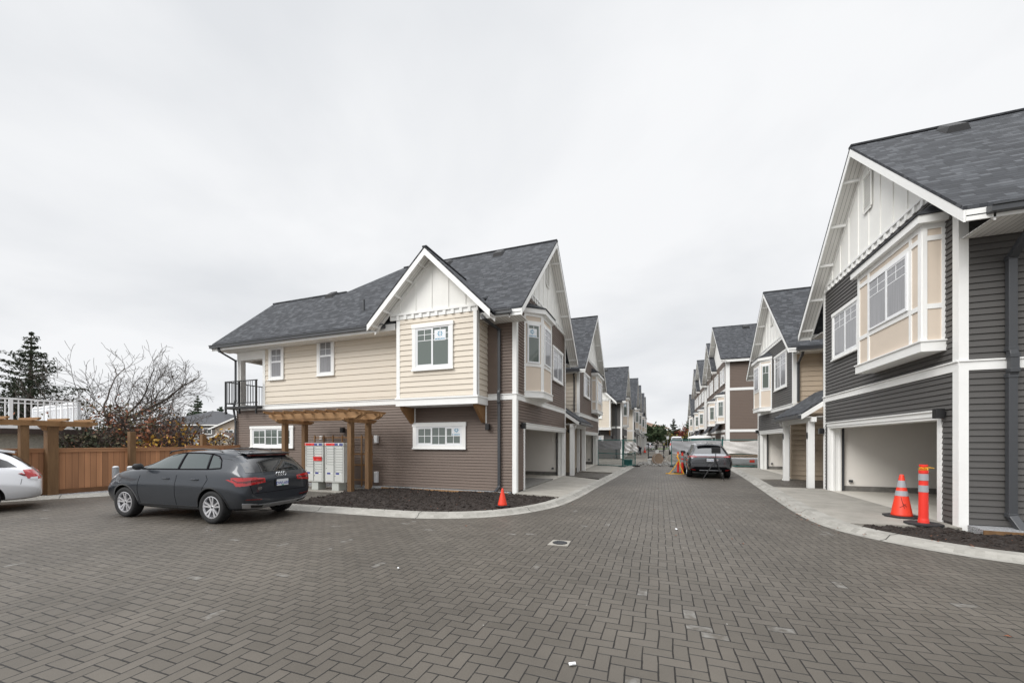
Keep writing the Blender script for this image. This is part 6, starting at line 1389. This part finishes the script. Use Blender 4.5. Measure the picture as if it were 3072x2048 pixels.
root = thing('portable_toilet', (4.0, 44, 0), 'teal portable toilet with a white domed roof behind the fence', 'portable toilet')
F = FR(3.15, 43.4, 1, 0, 0, -1)
m = MB(); m.box(0, 1.7, -1.5, 0, 0, 2.05, F); m.build('cabin', 'teal', root, bevel=.03); m = MB(); m.box(.5, 1.2, .001, .02, .1, 1.95, F); m.build('door', 'teal', root)
m = MB(); m.lathe((4.0, 44.15, 0), [(1.2, 2.051), (1.22, 2.12), (1.05, 2.27), (.6, 2.36), (.1, 2.38)], 4 * 6); m.build('roof', 'bucket', root, smooth=True)
m = MB(); m.box(-2.3, -1.75, 29.3, 29.7, .0, .42); m.box(-2.34, -1.71, 29.26, 29.74, .42, .46); tag(m.build('storage_bin', 'teal', loc=(-2, 29.5, 0), bevel=.02), 'low dark green bin on the kerb behind the left fence panel', 'bin')
cone(-2.0, 66.0, 0, .9, .2, 'orange cone far down the lane beside the left houses', base=.2)
v2 = copy_tree(van, None, (-2.4, 88.0, 0)); v2.rotation_euler = (0, 0, R(80)); v2['label'] = 'white car parked far away at the end of the lane on the left'
v3 = copy_tree(van, None, (2.2, 54.0, 0)); v3.rotation_euler = (0, 0, R(90)); v3.scale = (1, .9, 1.55); v3['label'] = 'tall white van whose roof shows over the fence, left of the portable toilet'
# ------------------------------------------------------------------ people (far away)
MT['cloth_dark'] = mat('dark_clothes', (.012, .013, .018), .9); MT['cloth_blue'] = mat('dark_trousers', (.015, .018, .03), .9); MT['hivis'] = mat('hi_vis', (.55, .68, .10), .7); MT['skin'] = mat('skin', (.42, .26, .19), .6); MT['helmet'] = mat('helmet_green', (.02, .16, .13), .4)
def person(loc, rot, label, J, clothes, helmet=None, vest=None, group=None):
    """J: joint positions in local metres; one skinned body mesh, clothing shells over it"""
    root = thing('person', loc, label, 'person', group)
    def skin(name, pts, edges, rad, m_, parent=root):
        me = bpy.data.meshes.new(name); me.from_pydata([Vector(p) for p in pts], edges, []); o = bpy.data.objects.new(name, me); scene.collection.objects.link(o)
        o.modifiers.new('k', 'SKIN'); sv = me.skin_vertices[0].data
        for i, r in enumerate(rad): sv[i].radius = (r, r) if not isinstance(r, tuple) else r
        sv[0].use_root = True; sb = o.modifiers.new('s', 'SUBSURF'); sb.levels = sb.render_levels = 2
        dg = bpy.context.evaluated_depsgraph_get(); dg.update(); m2 = bpy.data.meshes.new_from_object(o.evaluated_get(dg)); o.modifiers.clear(); o.data = m2
        m2.materials.clear(); m2.materials.append(MT[m_]); [setattr(p, 'use_smooth', True) for p in m2.polygons]; o.parent = parent; return o
    order = ['pelvis', 'waist', 'chest', 'neck', 'head', 'crown', 'shl', 'ell', 'wrl', 'hal', 'shr', 'elr', 'wrr', 'har', 'hil', 'knl', 'anl', 'tol', 'hir', 'knr', 'anr', 'tor']
    rad = [(.13, .11), (.115, .10), (.15, .11), .05, (.078, .09), (.06, .07), .065, .048, .034, .03, .065, .048, .034, .03, .085, .062, .045, .04, .085, .062, .045, .04]
    E_ = [(0, 1), (1, 2), (2, 3), (3, 4), (4, 5), (2, 6), (6, 7), (7, 8), (8, 9), (2, 10), (10, 11), (11, 12), (12, 13), (0, 14), (14, 15), (15, 16), (16, 17), (0, 18), (18, 19), (19, 20), (20, 21)]
    body = skin('body', [J[k] for k in order], E_, rad, 'skin')
    sub = lambda names: [J[k] for k in names]
    skin('jacket', sub(['waist', 'chest', 'shl', 'ell', 'wrl', 'shr', 'elr', 'wrr', 'pelvis']), [(0, 1), (1, 2), (2, 3), (3, 4), (1, 5), (5, 6), (6, 7), (0, 8)], [(.14, .12), (.175, .135), .085, .065, .045, .085, .065, .045, (.15, .13)], clothes)
    skin('trousers', sub(['pelvis', 'hil', 'knl', 'anl', 'hir', 'knr', 'anr']), [(0, 1), (1, 2), (2, 3), (0, 4), (4, 5), (5, 6)], [(.15, .13), .105, .078, .06, .105, .078, .06], 'cloth_blue')
    for a, b in (('anl', 'tol'), ('anr', 'tor')): skin('boot', [J[a], J[b]], [(0, 1)], [.06, .05], 'black')
    if vest: skin('vest', sub(['waist', 'chest']), [(0, 1)], [(.165, .145), (.20, .155)], vest)
    h = Vector(J['head']); c = Vector(J['crown'])
    m = MB(); ax = (c - h).normalized()
    hp = h + ax * .05; m.lathe((hp.x, hp.y, hp.z), [(.128, 0), (.125, .03), (.105, .08), (.06, .115), (.01, .125)] , 16)
    V = MB(); o = None
    me = m; ob = bpy.data.objects.new('x', None) ; bpy.data.objects.remove(ob)
    hm = bpy.data.meshes.new('hat'); hm.from_pydata([Vector(p) for p in m.v], [], m.f); hm.materials.append(MT[helmet or 'cloth_dark']); ho = bpy.data.objects.new('helmet' if helmet else 'hood', hm); scene.collection.objects.link(ho); ho.parent = root
    for p in hm.polygons: p.use_smooth = True
    root.rotation_euler = (0, 0, rot); return root
st_ = dict(pelvis=(0, 0, .95), waist=(0, 0, 1.12), chest=(0, .02, 1.36), neck=(0, .03, 1.52), head=(0, .05, 1.63), crown=(0, .05, 1.73), shl=(-.19, 0, 1.42), ell=(-.27, .02, 1.16), wrl=(-.24, .16, .96), hal=(-.22, .22, .90), shr=(.19, 0, 1.42), elr=(.28, .0, 1.16), wrr=(.30, .08, .93), har=(.30, .12, .86), hil=(-.1, 0, .9), knl=(-.12, .04, .5), anl=(-.13, 0, .1), tol=(-.14, .15, .05), hir=(.1, 0, .9), knr=(.15, .02, .5), anr=(.2, -.04, .1), tor=(.23, .1, .05))
person((1.0, 79.0, 0), R(170), 'worker in a yellow-green vest and green helmet standing at the lane end', st_, 'cloth_dark', 'helmet', 'hivis')
bd = dict(st_); bd.update(waist=(0, .12, 1.06), chest=(0, .32, 1.18), neck=(0, .46, 1.20), head=(0, .56, 1.16), crown=(0, .62, 1.08), shl=(-.18, .34, 1.16), ell=(-.22, .42, .9), wrl=(-.16, .52, .7), hal=(-.14, .56, .63), shr=(.18, .34, 1.16), elr=(.22, .44, .9), wrr=(.16, .56, .7), har=(.14, .6, .63), pelvis=(0, -.05, .93), hil=(-.1, -.05, .9), hir=(.1, -.05, .9))
person((-2.3, 55.0, 0), R(60), 'worker in dark hooded clothes bending forward beside the left row of houses', bd, 'cloth_dark')
# ------------------------------------------------------------------ trees and shrubs
def cam_pt(px, D): a = (px - 1536) / 1190; return (D * (-.346 + .938 * a), D * (.938 + .346 * a))
MT['bark'] = mat('bark', (.035, .028, .024), .95, col2=(.09, .072, .06), vscale=8); MT['twig'] = mat('twig', (.045, .032, .027), .9)
def leafm(n, a, b): return mat(n, a, .8, col2=b, vscale=1.2, thr=(.35, .65), spec=.2)
MT['needle'] = leafm('needle', (.018, .027, .017), (.045, .055, .032)); MT['needle2'] = leafm('needle_green', (.022, .045, .022), (.05, .08, .04)); MT['olive'] = leafm('olive_leaf', (.055, .05, .03), (.13, .11, .065)); MT['yellow_leaf'] = leafm('yellow_leaf', (.30, .17, .03), (.50, .31, .06)); MT['rust_leaf'] = leafm('rust_leaf', (.13, .05, .03), (.26, .11, .06)); MT['dark_leaf'] = leafm('dark_leaf', (.015, .022, .012), (.05, .055, .03)); MT['red_leaf'] = leafm('red_leaf', (.12, .022, .02), (.22, .05, .04)); MT['gold_leaf'] = leafm('gold_leaf', (.14, .11, .03), (.24, .19, .05)); MT['pine'] = leafm('pine_leaf', (.028, .045, .022), (.075, .095, .045))
def leaf(mb, p, s_, rnd, asp=.6):
    a = Vector((rnd.uniform(-1, 1), rnd.uniform(-1, 1), rnd.uniform(-1, 1))).normalized(); b = a.cross(Vector((rnd.uniform(-1, 1), rnd.uniform(-1, 1), rnd.uniform(-1, 1)))).normalized() * s_ * asp; a = a * s_
    mb.add([p - a, p + b * .9, p + a, p - b * .9], [(0, 1, 2, 3)])
def conifer(x, y, h, w, seed, label, m_='needle', tiers=20, z0=.8, dens=1.0, group=None, lean=0, leafs=.13):
    rnd = random.Random(seed); root = thing('conifer_tree', (x, y, 0), label, 'tree', group)
    m = MB(); m.tube([(x, y, 0), (x + lean * .5, y, h * .5), (x + lean, y, h)], [w * .035 + .06, w * .018 + .03, .02], 8); br = MB(); f = MB()
    for t in range(tiers):
        q = t / (tiers - 1); z = z0 + (h - z0) * q ** .92; L_ = (w / 2) * (1 - q) ** .8 * rnd.choice((.45, .7, .9, 1.0, 1.25)) + .14; k = int(5 + 5 * (1 - q))
        for i in range(k):
            a = 2 * math.pi * (i + rnd.random()) / k; l = L_ * rnd.uniform(.55, 1.15); c = Vector((x + lean * q, y, z)); d = Vector((math.cos(a), math.sin(a), 0)); up = rnd.uniform(-.32, .18)
            pts = [c + d * l * s_ + Vector((0, 0, l * (up * s_ + .22 * s_ * s_ - .05))) for s_ in (0, .4, .75, 1)]
            br.tube(pts, [.03, .02, .012, .005], 4, False)
            for s_ in range(int(l * 26 * dens) + 5):
                u = rnd.random() ** .7; p = c + d * l * u + Vector((0, 0, l * (up * u + .22 * u * u - .05))); sd = d.cross(Vector((0, 0, 1))) * rnd.gauss(0, .14 * l * (1.1 - u * .6) + .05); p = p + sd + Vector((0, 0, rnd.uniform(-.16, .05)))
                leaf(f, p, leafs * rnd.uniform(.6, 1.3), rnd, .4)
    br.tube([(x, y, z0 * .5), (x + lean * .5, y, h * .5), (x + lean, y, h)], [.03, .03, .012], 5); m.build('trunk', 'bark', root); br.build('branches', 'bark', root, fixn=False); f.build('crown', m_, root, fixn=False); return root
conifer(-44.6, 15.5, 9.9, 8.4, 4, 'dark conifer with ragged drooping branches behind the white deck railing', tiers=26, dens=1.15, leafs=.12, lean=.3)
conifer(-51.5, 17.0, 7.0, 6.5, 14, 'lower dark conifer at the left edge, beside the taller ragged one', tiers=17, dens=1.1, leafs=.12)
def bare_tree(x, y, seed, label, h=9.3, rx=6.0):
    rnd = random.Random(seed); root = thing('bare_tree', (x, y, 0), label, 'tree'); tr = MB(); bm_ = MB(); tw = MB(); C0 = Vector((x, y, 3.0))
    def inside(p): q = p - C0; return (q.x / rx) ** 2 + (q.y / rx) ** 2 + (q.z / (h - 3.0)) ** 2 < 1 if q.z > 0 else (q.x ** 2 + q.y ** 2) < (rx * .8) ** 2 and q.z > -.6
    LEN = [3.0, 3.4, 2.3, 1.5, 1.0, .65]
    def grow(p, d, l, r, lev):
        n = 5 if lev < 3 else 3; pts = [p]; dd = d.copy()
        for i in range(n):
            dd = (dd + Vector((rnd.gauss(0, .19), rnd.gauss(0, .19), rnd.gauss(.03, .13)))).normalized(); q = pts[-1] + dd * l / n
            if lev > 1 and not inside(q): break
            pts.append(q)
        if len(pts) < 2: return
        n = len(pts) - 1; rs = [max(.010, r * (1 - .55 * i / n)) for i in range(n + 1)]
        (tr if lev == 0 else bm_ if lev < 3 else tw).tube(pts, rs, 7 if lev < 2 else 4 if lev < 4 else 3, False)
        if lev >= 5: return
        k = [6, 5, 4, 4, 3][lev]
        for j in range(k):
            t = (.72 + .28 * j / (k - 1)) if lev == 0 else (1.0 if j == 0 else rnd.uniform(.22, 1.0)); f_ = min(n - 1e-3, t * n); q = int(f_); base = pts[q].lerp(pts[q + 1], f_ - q)
            sx = dd.cross(Vector((0.01, 0, 1))).normalized() if abs(dd.z) < .97 else Vector((1, 0, 0)); sy = dd.cross(sx)
            a = 2 * math.pi * j / k * 2.4 + rnd.uniform(-.4, .4) if lev == 0 else rnd.uniform(0, 6.28)
            ang = rnd.uniform(.55, 1.12) if lev == 0 else (rnd.uniform(.1, .35) if j == 0 else rnd.uniform(.45, 1.05)); nd = (dd * math.cos(ang) + (sx * math.cos(a) + sy * math.sin(a)) * math.sin(ang)).normalized()
            if lev > 0 and lev < 4: nd.z += .12; nd = nd.normalized()
            grow(base, nd, LEN[lev + 1] * rnd.uniform(.6, 1.3), rs[q] * (.62 if lev == 0 else .8 if j == 0 else .55), lev + 1)
    grow(Vector((x, y, 0)), Vector((.03, 0, 1)), 3.3, .30, 0)
    tr.build('trunk', 'bark', root, smooth=True); bm_.build('limbs', 'bark', root, smooth=True, fixn=False); tw.build('twigs', 'bark', root, fixn=False); return root
bt = bare_tree(-33.5, 15.1, 12, 'wide leafless tree with spreading bare branches behind the cedar fence')
def shrub(x, y, rx, ry, h, n, m_, seed, label, name='shrub', cat='shrub', ls=.09, stems=14, z0=.3, m2=None, group=None, clump=9):
    rnd = random.Random(seed); root = thing(name, (x, y, 0), label, cat, group); s_ = MB()
    for k in range(stems):
        a = rnd.uniform(0, 6.28); r_ = rnd.uniform(.2, .95); e = Vector((x + rx * r_ * math.cos(a), y + ry * r_ * math.sin(a), h * rnd.uniform(.6, 1.05))); b = Vector((x + rx * r_ * .3 * math.cos(a), y + ry * .3 * r_ * math.sin(a), 0)); mid = b.lerp(e, .5) + Vector((rnd.gauss(0, .1), rnd.gauss(0, .1), .1)); s_.tube([b, mid, e], [.03, .02, .006], 4, False)
        for j in range(5):
            t = rnd.uniform(.3, 1); p = mid.lerp(e, t); q = p + Vector((rnd.gauss(0, .35), rnd.gauss(0, .35), rnd.uniform(.1, .5))); s_.tube([p, q], [.010, .003], 3, False)
    s_.build('stems', 'twig', root, fixn=False)
    f = MB(); cs = []
    for _ in range(clump * 4): a = rnd.uniform(0, 6.28); r_ = math.sqrt(rnd.random()); cs.append((Vector((x + rx * r_ * math.cos(a), y + ry * r_ * math.sin(a), z0 + (h - z0) * rnd.random() * math.sqrt(max(.05, 1 - r_ * r_ * .7)))), rnd.uniform(.2, .5) * min(rx, h) * .8))
    for i in range(n):
        c, r_ = rnd.choice(cs); p = c + Vector((rnd.gauss(0, r_ * .5), rnd.gauss(0, r_ * .5), rnd.gauss(0, r_ * .45))); p.z = max(.05, p.z); f.cur = 1 if (m2 and rnd.random() < .35) else 0; leaf(f, p, ls * rnd.uniform(.6, 1.3), rnd)
    f.build('foliage', [m_, m2] if m2 else m_, root, fixn=False); return root
shrub(-27.5, 12.0, 2.6, 1.8, 3.9, 2300, 'olive', 3, 'tall olive-brown twiggy bush right of the white deck railing', m2='rust_leaf', stems=60)
shrub(-29.0, 15.6, 2.6, 1.8, 3.9, 1900, 'olive', 4, 'olive-brown bush behind the bare tree trunk', m2='rust_leaf', stems=60)
shrub(-22.6, 9.6, 1.7, 1.0, 2.3, 1500, 'dark_leaf', 5, 'low dark bush above the cedar fence, left of the rust-leaved one', m2='olive', stems=40)
shrub(-24.4, 12.6, 2.5, 1.4, 3.2, 1700, 'rust_leaf', 6, 'rust-leaved bush above the cedar fence, left of the yellow-leaved one', m2='olive', stems=80)
shrub(-21.2, 11.9, 2.1, 1.1, 2.5, 950, 'yellow_leaf', 7, 'bush with sparse yellow autumn leaves above the cedar fence', m2='rust_leaf', stems=60)
shrub(-20.2, 13.6, 1.5, 1.1, 2.2, 600, 'yellow_leaf', 8, 'thin yellow-leaved bush nearest the brown townhouse', m2='rust_leaf', stems=40)
tx, ty = cam_pt(593, 72); conifer(tx, ty, 10.0, 5.5, 21, 'small pointed conifer beyond the grey roof, left of the balcony', 'needle2', tiers=15, dens=.9, z0=3, leafs=.2)
tx, ty = cam_pt(662, 76); conifer(tx, ty, 8.3, 7.0, 22, 'broad dark green conifer beyond the grey roof, just left of the balcony', 'needle2', tiers=13, dens=1.4, z0=2, leafs=.25)
# ------------------------------------------------------------------ houses on the left
MT['stucco'] = mat('stucco', (.30, .29, .25), .95, col2=(.50, .485, .43), vscale=14, bump=.8, bscale=40); MT['brown_fascia'] = mat('brown_fascia', (.035, .022, .018), .5); MT['brownroof'] = mat('brown_roof', (.07, .045, .035), .9, var=.3, vscale=8); MT['greyroof'] = mat('grey_roof', (.06, .062, .068), .9, var=.25, vscale=6); MT['greywall'] = mat('grey_wall', (.17, .16, .155), .8); MT['tile'] = stripe_mat('tile_roof', (.22, .135, .095), (.07, .04, .03), .35, 0, .2, .8, board=.4); MT['pinkwall'] = mat('pale_wall', (.42, .37, .36), .8)
root = thing('deck_house', (-24.4, 9.4, 0), 'low stucco house with a white railed roof deck behind the cedar fence', 'house')
F = FR(-23.9, 9.9, -.13, -.99, .99, -.13)
m = MB(); m.box(.45, 12, -6, -.45, 0, 2.05, F); m.build('wall', 'stucco', root)
m = MB(); m.box(0, 12, -6.4, 0, 2.05, 2.26, F); m.build('fascia', 'brown_fascia', root); m = MB(); m.box(.05, 12, -6.3, -.03, 2.261, 2.38, F); m.build('deck', 'vinyl', root)
m = MB(); m.box(2.9, 3.25, -.449, -.43, 1.55, 1.70, F); m.build('wall_vent', 'black', root)
def railing(name, parent, F, u0, u1, v0, v1, z, h, m_='vinyl', sp=.13):
    m = MB(); L_ = math.hypot(u1 - u0, v1 - v0); n = max(1, int(L_ / 1.7)); P = lambda t: (u0 + (u1 - u0) * t, v0 + (v1 - v0) * t)
    a, b = P(0), P(1)
    for zz, r in ((z + h, .04), (z + .12, .03)): m.beam(F(a[0], a[1], zz), F(b[0], b[1], zz), r * 2, r * 1.6)
    m.beam(F(a[0], a[1], z + h - .16), F(b[0], b[1], z + h - .16), .04, .04)
    for k in range(n + 1): p = P(k / n); m.box(p[0] - .05, p[0] + .05, p[1] - .05, p[1] + .05, z, z + h, F)
    k = int(L_ / sp)
    for i in range(1, k): p = P(i / k); m.box(p[0] - .018, p[0] + .018, p[1] - .018, p[1] + .018, z + .12, z + h - .03, F)
    return m.build(name, m_, parent)
railing('deck_railing', root, F, .1, 11.5, -.1, -.1, 2.38, 1.07, sp=.17); railing('deck_railing', root, F, .1, .1, -.1, -6.2, 2.38, 1.07, sp=.17)
def plain_house(name, ox, oy, ang, w, d, eave, ridge, wall, roof, label, hip=True, over=.5, wins=(), z0=0.0, gable=False):
    """box house; u along the width, v outward (front at v=0)"""
    ux, uy = math.cos(ang), math.sin(ang); F = FR(ox, oy, ux, uy, uy, -ux); root = thing(name, (ox, oy, 0), label, 'house')
    m = MB(); m.box(0, w, -d, 0, z0, eave - .05, F); 
    if gable: m.slab([F(0, -.01, eave - .05), F(w, -.01, eave - .05), F(w / 2, -.01, ridge - .15)], Vector(F(0, -d, 0)) - Vector(F(0, 0, 0)))
    m.build('wall', wall, root); r = MB(); e = over
    if gable:
        for s in (-1, 1):
            ue = w / 2 + s * (w / 2 + e); ze = eave - (ridge - eave) * e / (w / 2); r.slab([F(w / 2, e, ridge), F(w / 2, -d - e, ridge), F(ue, -d - e, ze), F(ue, e, ze)], (0, 0, -.12))
    else:
        i = d / 2 if hip else 0
        A = [F(-e, e, eave), F(w + e, e, eave), F(w + e, -d - e, eave), F(-e, -d - e, eave)]; T = [F(i, -d / 2, ridge), F(w - i, -d / 2, ridge)]
        r.add(A + T, [(0, 1, 5, 4), (1, 2, 5), (2, 3, 4, 5), (3, 0, 4), (0, 3, 2, 1)])
    r.build('roof', roof, root)
    t = MB()
    if gable:
        for s in (-1, 1):
            ue = w / 2 + s * (w / 2 + e); ze = eave - (ridge - eave) * e / (w / 2); t.slab([F(w / 2, e + .02, ridge - .02), F(ue, e + .02, ze - .02), F(ue, e + .02, ze - .2), F(w / 2, e + .02, ridge - .2)], Vector(F(0, -.018, 0)) - Vector(F(0, 0, 0)))
    else: t.box(-e - .02, w + e + .02, e, e + .03, eave - .16, eave - .01, F)
    t.build('fascia', 'white', root)
    for (u0, u1, a, b) in wins: window(root, F, u0, u1, a, b, lights=2, glass='glass_d', casing=.1, mun='none', sill=False)
    return root, F
VA = math.atan2(.346, .938)
ox, oy = cam_pt(452, 58); plain_house('house', ox, oy, VA, 11.5, 10, 4.25, 6.6, 'greywall', 'greyroof', 'grey-walled house with a dark hipped roof beyond the yellow bush', wins=((4.0, 5.6, 2.9, 3.7), (7.7, 8.9, 2.9, 3.7)))
ox, oy = cam_pt(598, 42); r_, F = plain_house('garden_shed', ox, oy, VA, 5.2, 6, 1.55, 2.75, 'cream', 'brownroof', 'small cream outbuilding with a brown gable roof by the balcony corner', gable=True)
ox, oy = cam_pt(645, 50); r_, F = plain_house('house', ox, oy, VA, 6.5, 7, 3.6, 5.0, 'panel', 'greyroof', 'cream house with a white upper railing behind the brown-roofed outbuilding', gable=True, wins=((1.2, 2.3, 2.4, 3.2),))
railing('balcony_railing', r_, F, -2.2, 2.2, 1.2, 1.2, 1.5, .8, sp=.25)
# ------------------------------------------------------------------ far end of the lane
sheet('lawn', [(-25, 96), (40, 104), (40, 135), (-25, 127)], -.01, 'grass'); sheet('cross_street', [(-60, 84), (60, 98), (60, 104), (-60, 90)], -.015, 'concrete')
ox, oy = cam_pt(1880, 105); plain_house('house', ox, oy, VA + .25, 12, 9, 5.4, 7.6, 'pinkwall', 'tile', 'pale house with a brown tiled roof at the far end of the lane', over=.8, wins=((8, 9.5, 3.2, 4.4),))
def tree(px, D, w, h, z0, n, m_, seed, label, ls=.28, name='broadleaf_tree', m2=None, trunk=True):
    x, y = cam_pt(px, D); return shrub(x, y, w / 2, w / 2 * .7, h, n, m_, seed, label, name, 'tree', ls, 16, z0, m2)
tree(1968, 92, 5.6, 5.4, 2.2, 2600, 'pine', 31, 'spreading dark green pine in front of the tiled house at the lane end', m2='needle2')
tree(1935, 90, 4.5, 5.6, 2.4, 1800, 'pine', 41, 'dark green pine partly hidden behind the last house on the left', m2='needle2')
tree(2018, 96, 3.4, 3.6, .6, 1400, 'dark_leaf', 32, 'low dark bush under the pointed conifer at the lane end', m2='gold_leaf')
x, y = cam_pt(2021, 104); conifer(x, y, 7.6, 4.8, 33, 'pointed dark conifer standing in the middle of the lane end', 'needle', tiers=14, dens=1.0, leafs=.24)
tree(2046, 110, 5.0, 5.4, 1.0, 1900, 'red_leaf', 34, 'red-leaved tree at the lane end, left of the golden one', m2='rust_leaf')
tree(2080, 100, 5.2, 5.6, .6, 2200, 'gold_leaf', 35, 'golden-green tree at the lane end beside the right row', m2='olive')
tree(2052, 98, 5.4, 2.6, .2, 1700, 'dark_leaf', 36, 'low green hedge-like bush below the red-leaved tree', m2='pine')
x, y = cam_pt(2064, 125); conifer(x, y, 8.3, 4.6, 37, 'second pointed conifer, right of the middle one at the lane end', 'needle2', tiers=14, dens=.9, leafs=.28)
tree(2085, 135, 9, 8.6, 2.0, 2600, 'rust_leaf', 38, 'brownish bare-looking tree rising far behind the right row', m2='twig')
tree(2110, 150, 12, 6, .5, 2400, 'olive', 39, 'distant olive tree mass hidden mostly behind the right row', ls=.4)
tree(1890, 130, 16, 5.5, .5, 2600, 'olive', 40, 'distant olive tree mass behind the left row', ls=.4)
x, y = cam_pt(2003, 82); root = thing('street_sign', (x, y, 0), 'small white sign on a thin post in front of the far trees', 'sign')
m = MB(); m.tube([(x, y, 0), (x, y, 2.9)], .04, 8); m.build('post', 'galv', root); m = MB(); m.box(x - .22, x + .22, y - .06, y - .04, 2.3, 2.9); m.build('sign_plate', 'vinyl', root)
x, y = cam_pt(2066, 96); root = thing('street_lamp', (x, y, 0), 'pale curved street lamp arching over the far trees', 'street lamp')
m = MB(); m.tube([(x, y, 0), (x, y, 4.0), (x + .15, y, 4.6), (x + .6, y, 5.05), (x + 1.1, y, 5.15)], .07, 8); m.build('pole', 'vinyl', root, smooth=True); m = MB(); m.box(x + 1.0, x + 1.6, y - .12, y + .12, 5.08, 5.18); m.build('lamp_head', 'galv', root, bevel=.02)
# distant greenery along the horizon, one soft mass
rnd = random.Random(99); m = MB()
for k in range(9000):
    a = rnd.uniform(R(62), R(182)); D = rnd.uniform(150, 190); hh = 3.0 + 2.2 * math.sin(a * 23) * math.sin(a * 7 + 1) + 1.0 * math.sin(a * 61)
    leaf(m, Vector((D * math.cos(a), D * math.sin(a), rnd.random() ** .8 * max(1.2, hh + 1.5))), rnd.uniform(.8, 1.7), rnd, .8)
tag(m.build('far_woods', 'olive', loc=(0, 0, 0), fixn=False), 'far line of low greenery along the horizon', 'woods', kind='stuff')

# fallen leaves and grit on beds, kerbs and pavers
rnd = random.Random(5); m = MB()
for k in range(150):
    x, y, z = rnd.choice(((rnd.uniform(-9, -3.6), rnd.uniform(8.3, 11.4), .11), (rnd.uniform(3.9, 9), rnd.uniform(8.2, 9.3), .11), (rnd.uniform(-9, 4), rnd.uniform(3, 16), .006), (rnd.uniform(2.9, 3.7), rnd.uniform(9, 14), .03)))
    a = rnd.uniform(0, 6.28); q = rnd.uniform(.012, .034); c_, s2 = math.cos(a) * q, math.sin(a) * q
    m.add([(x - c_, y - s2, z), (x + s2 * .6, y - c_ * .6, z + .008), (x + c_, y + s2, z + .004), (x - s2 * .6, y + c_ * .6, z + .012)], [(0, 1, 2, 3)])
tag(m.build('fallen_leaves', 'rust_leaf', loc=(0, 0, 0), fixn=False), 'scattered small fallen leaves and crumbs on beds and paving', 'leaves', kind='stuff')
downpipe(L1, [(-3.80, 19.55, 2.56), (-3.86, 19.62, 2.45), (-3.98, 19.80, 2.30), (-3.98, 19.80, .1)], 'white', .07)
downpipe(R1, [(5.02, 20.45, 2.56), (5.06, 20.45, 2.45), (5.24, 20.5, 2.30), (5.24, 20.5, .12), (5.12, 20.4, .06)], 'white', .07)
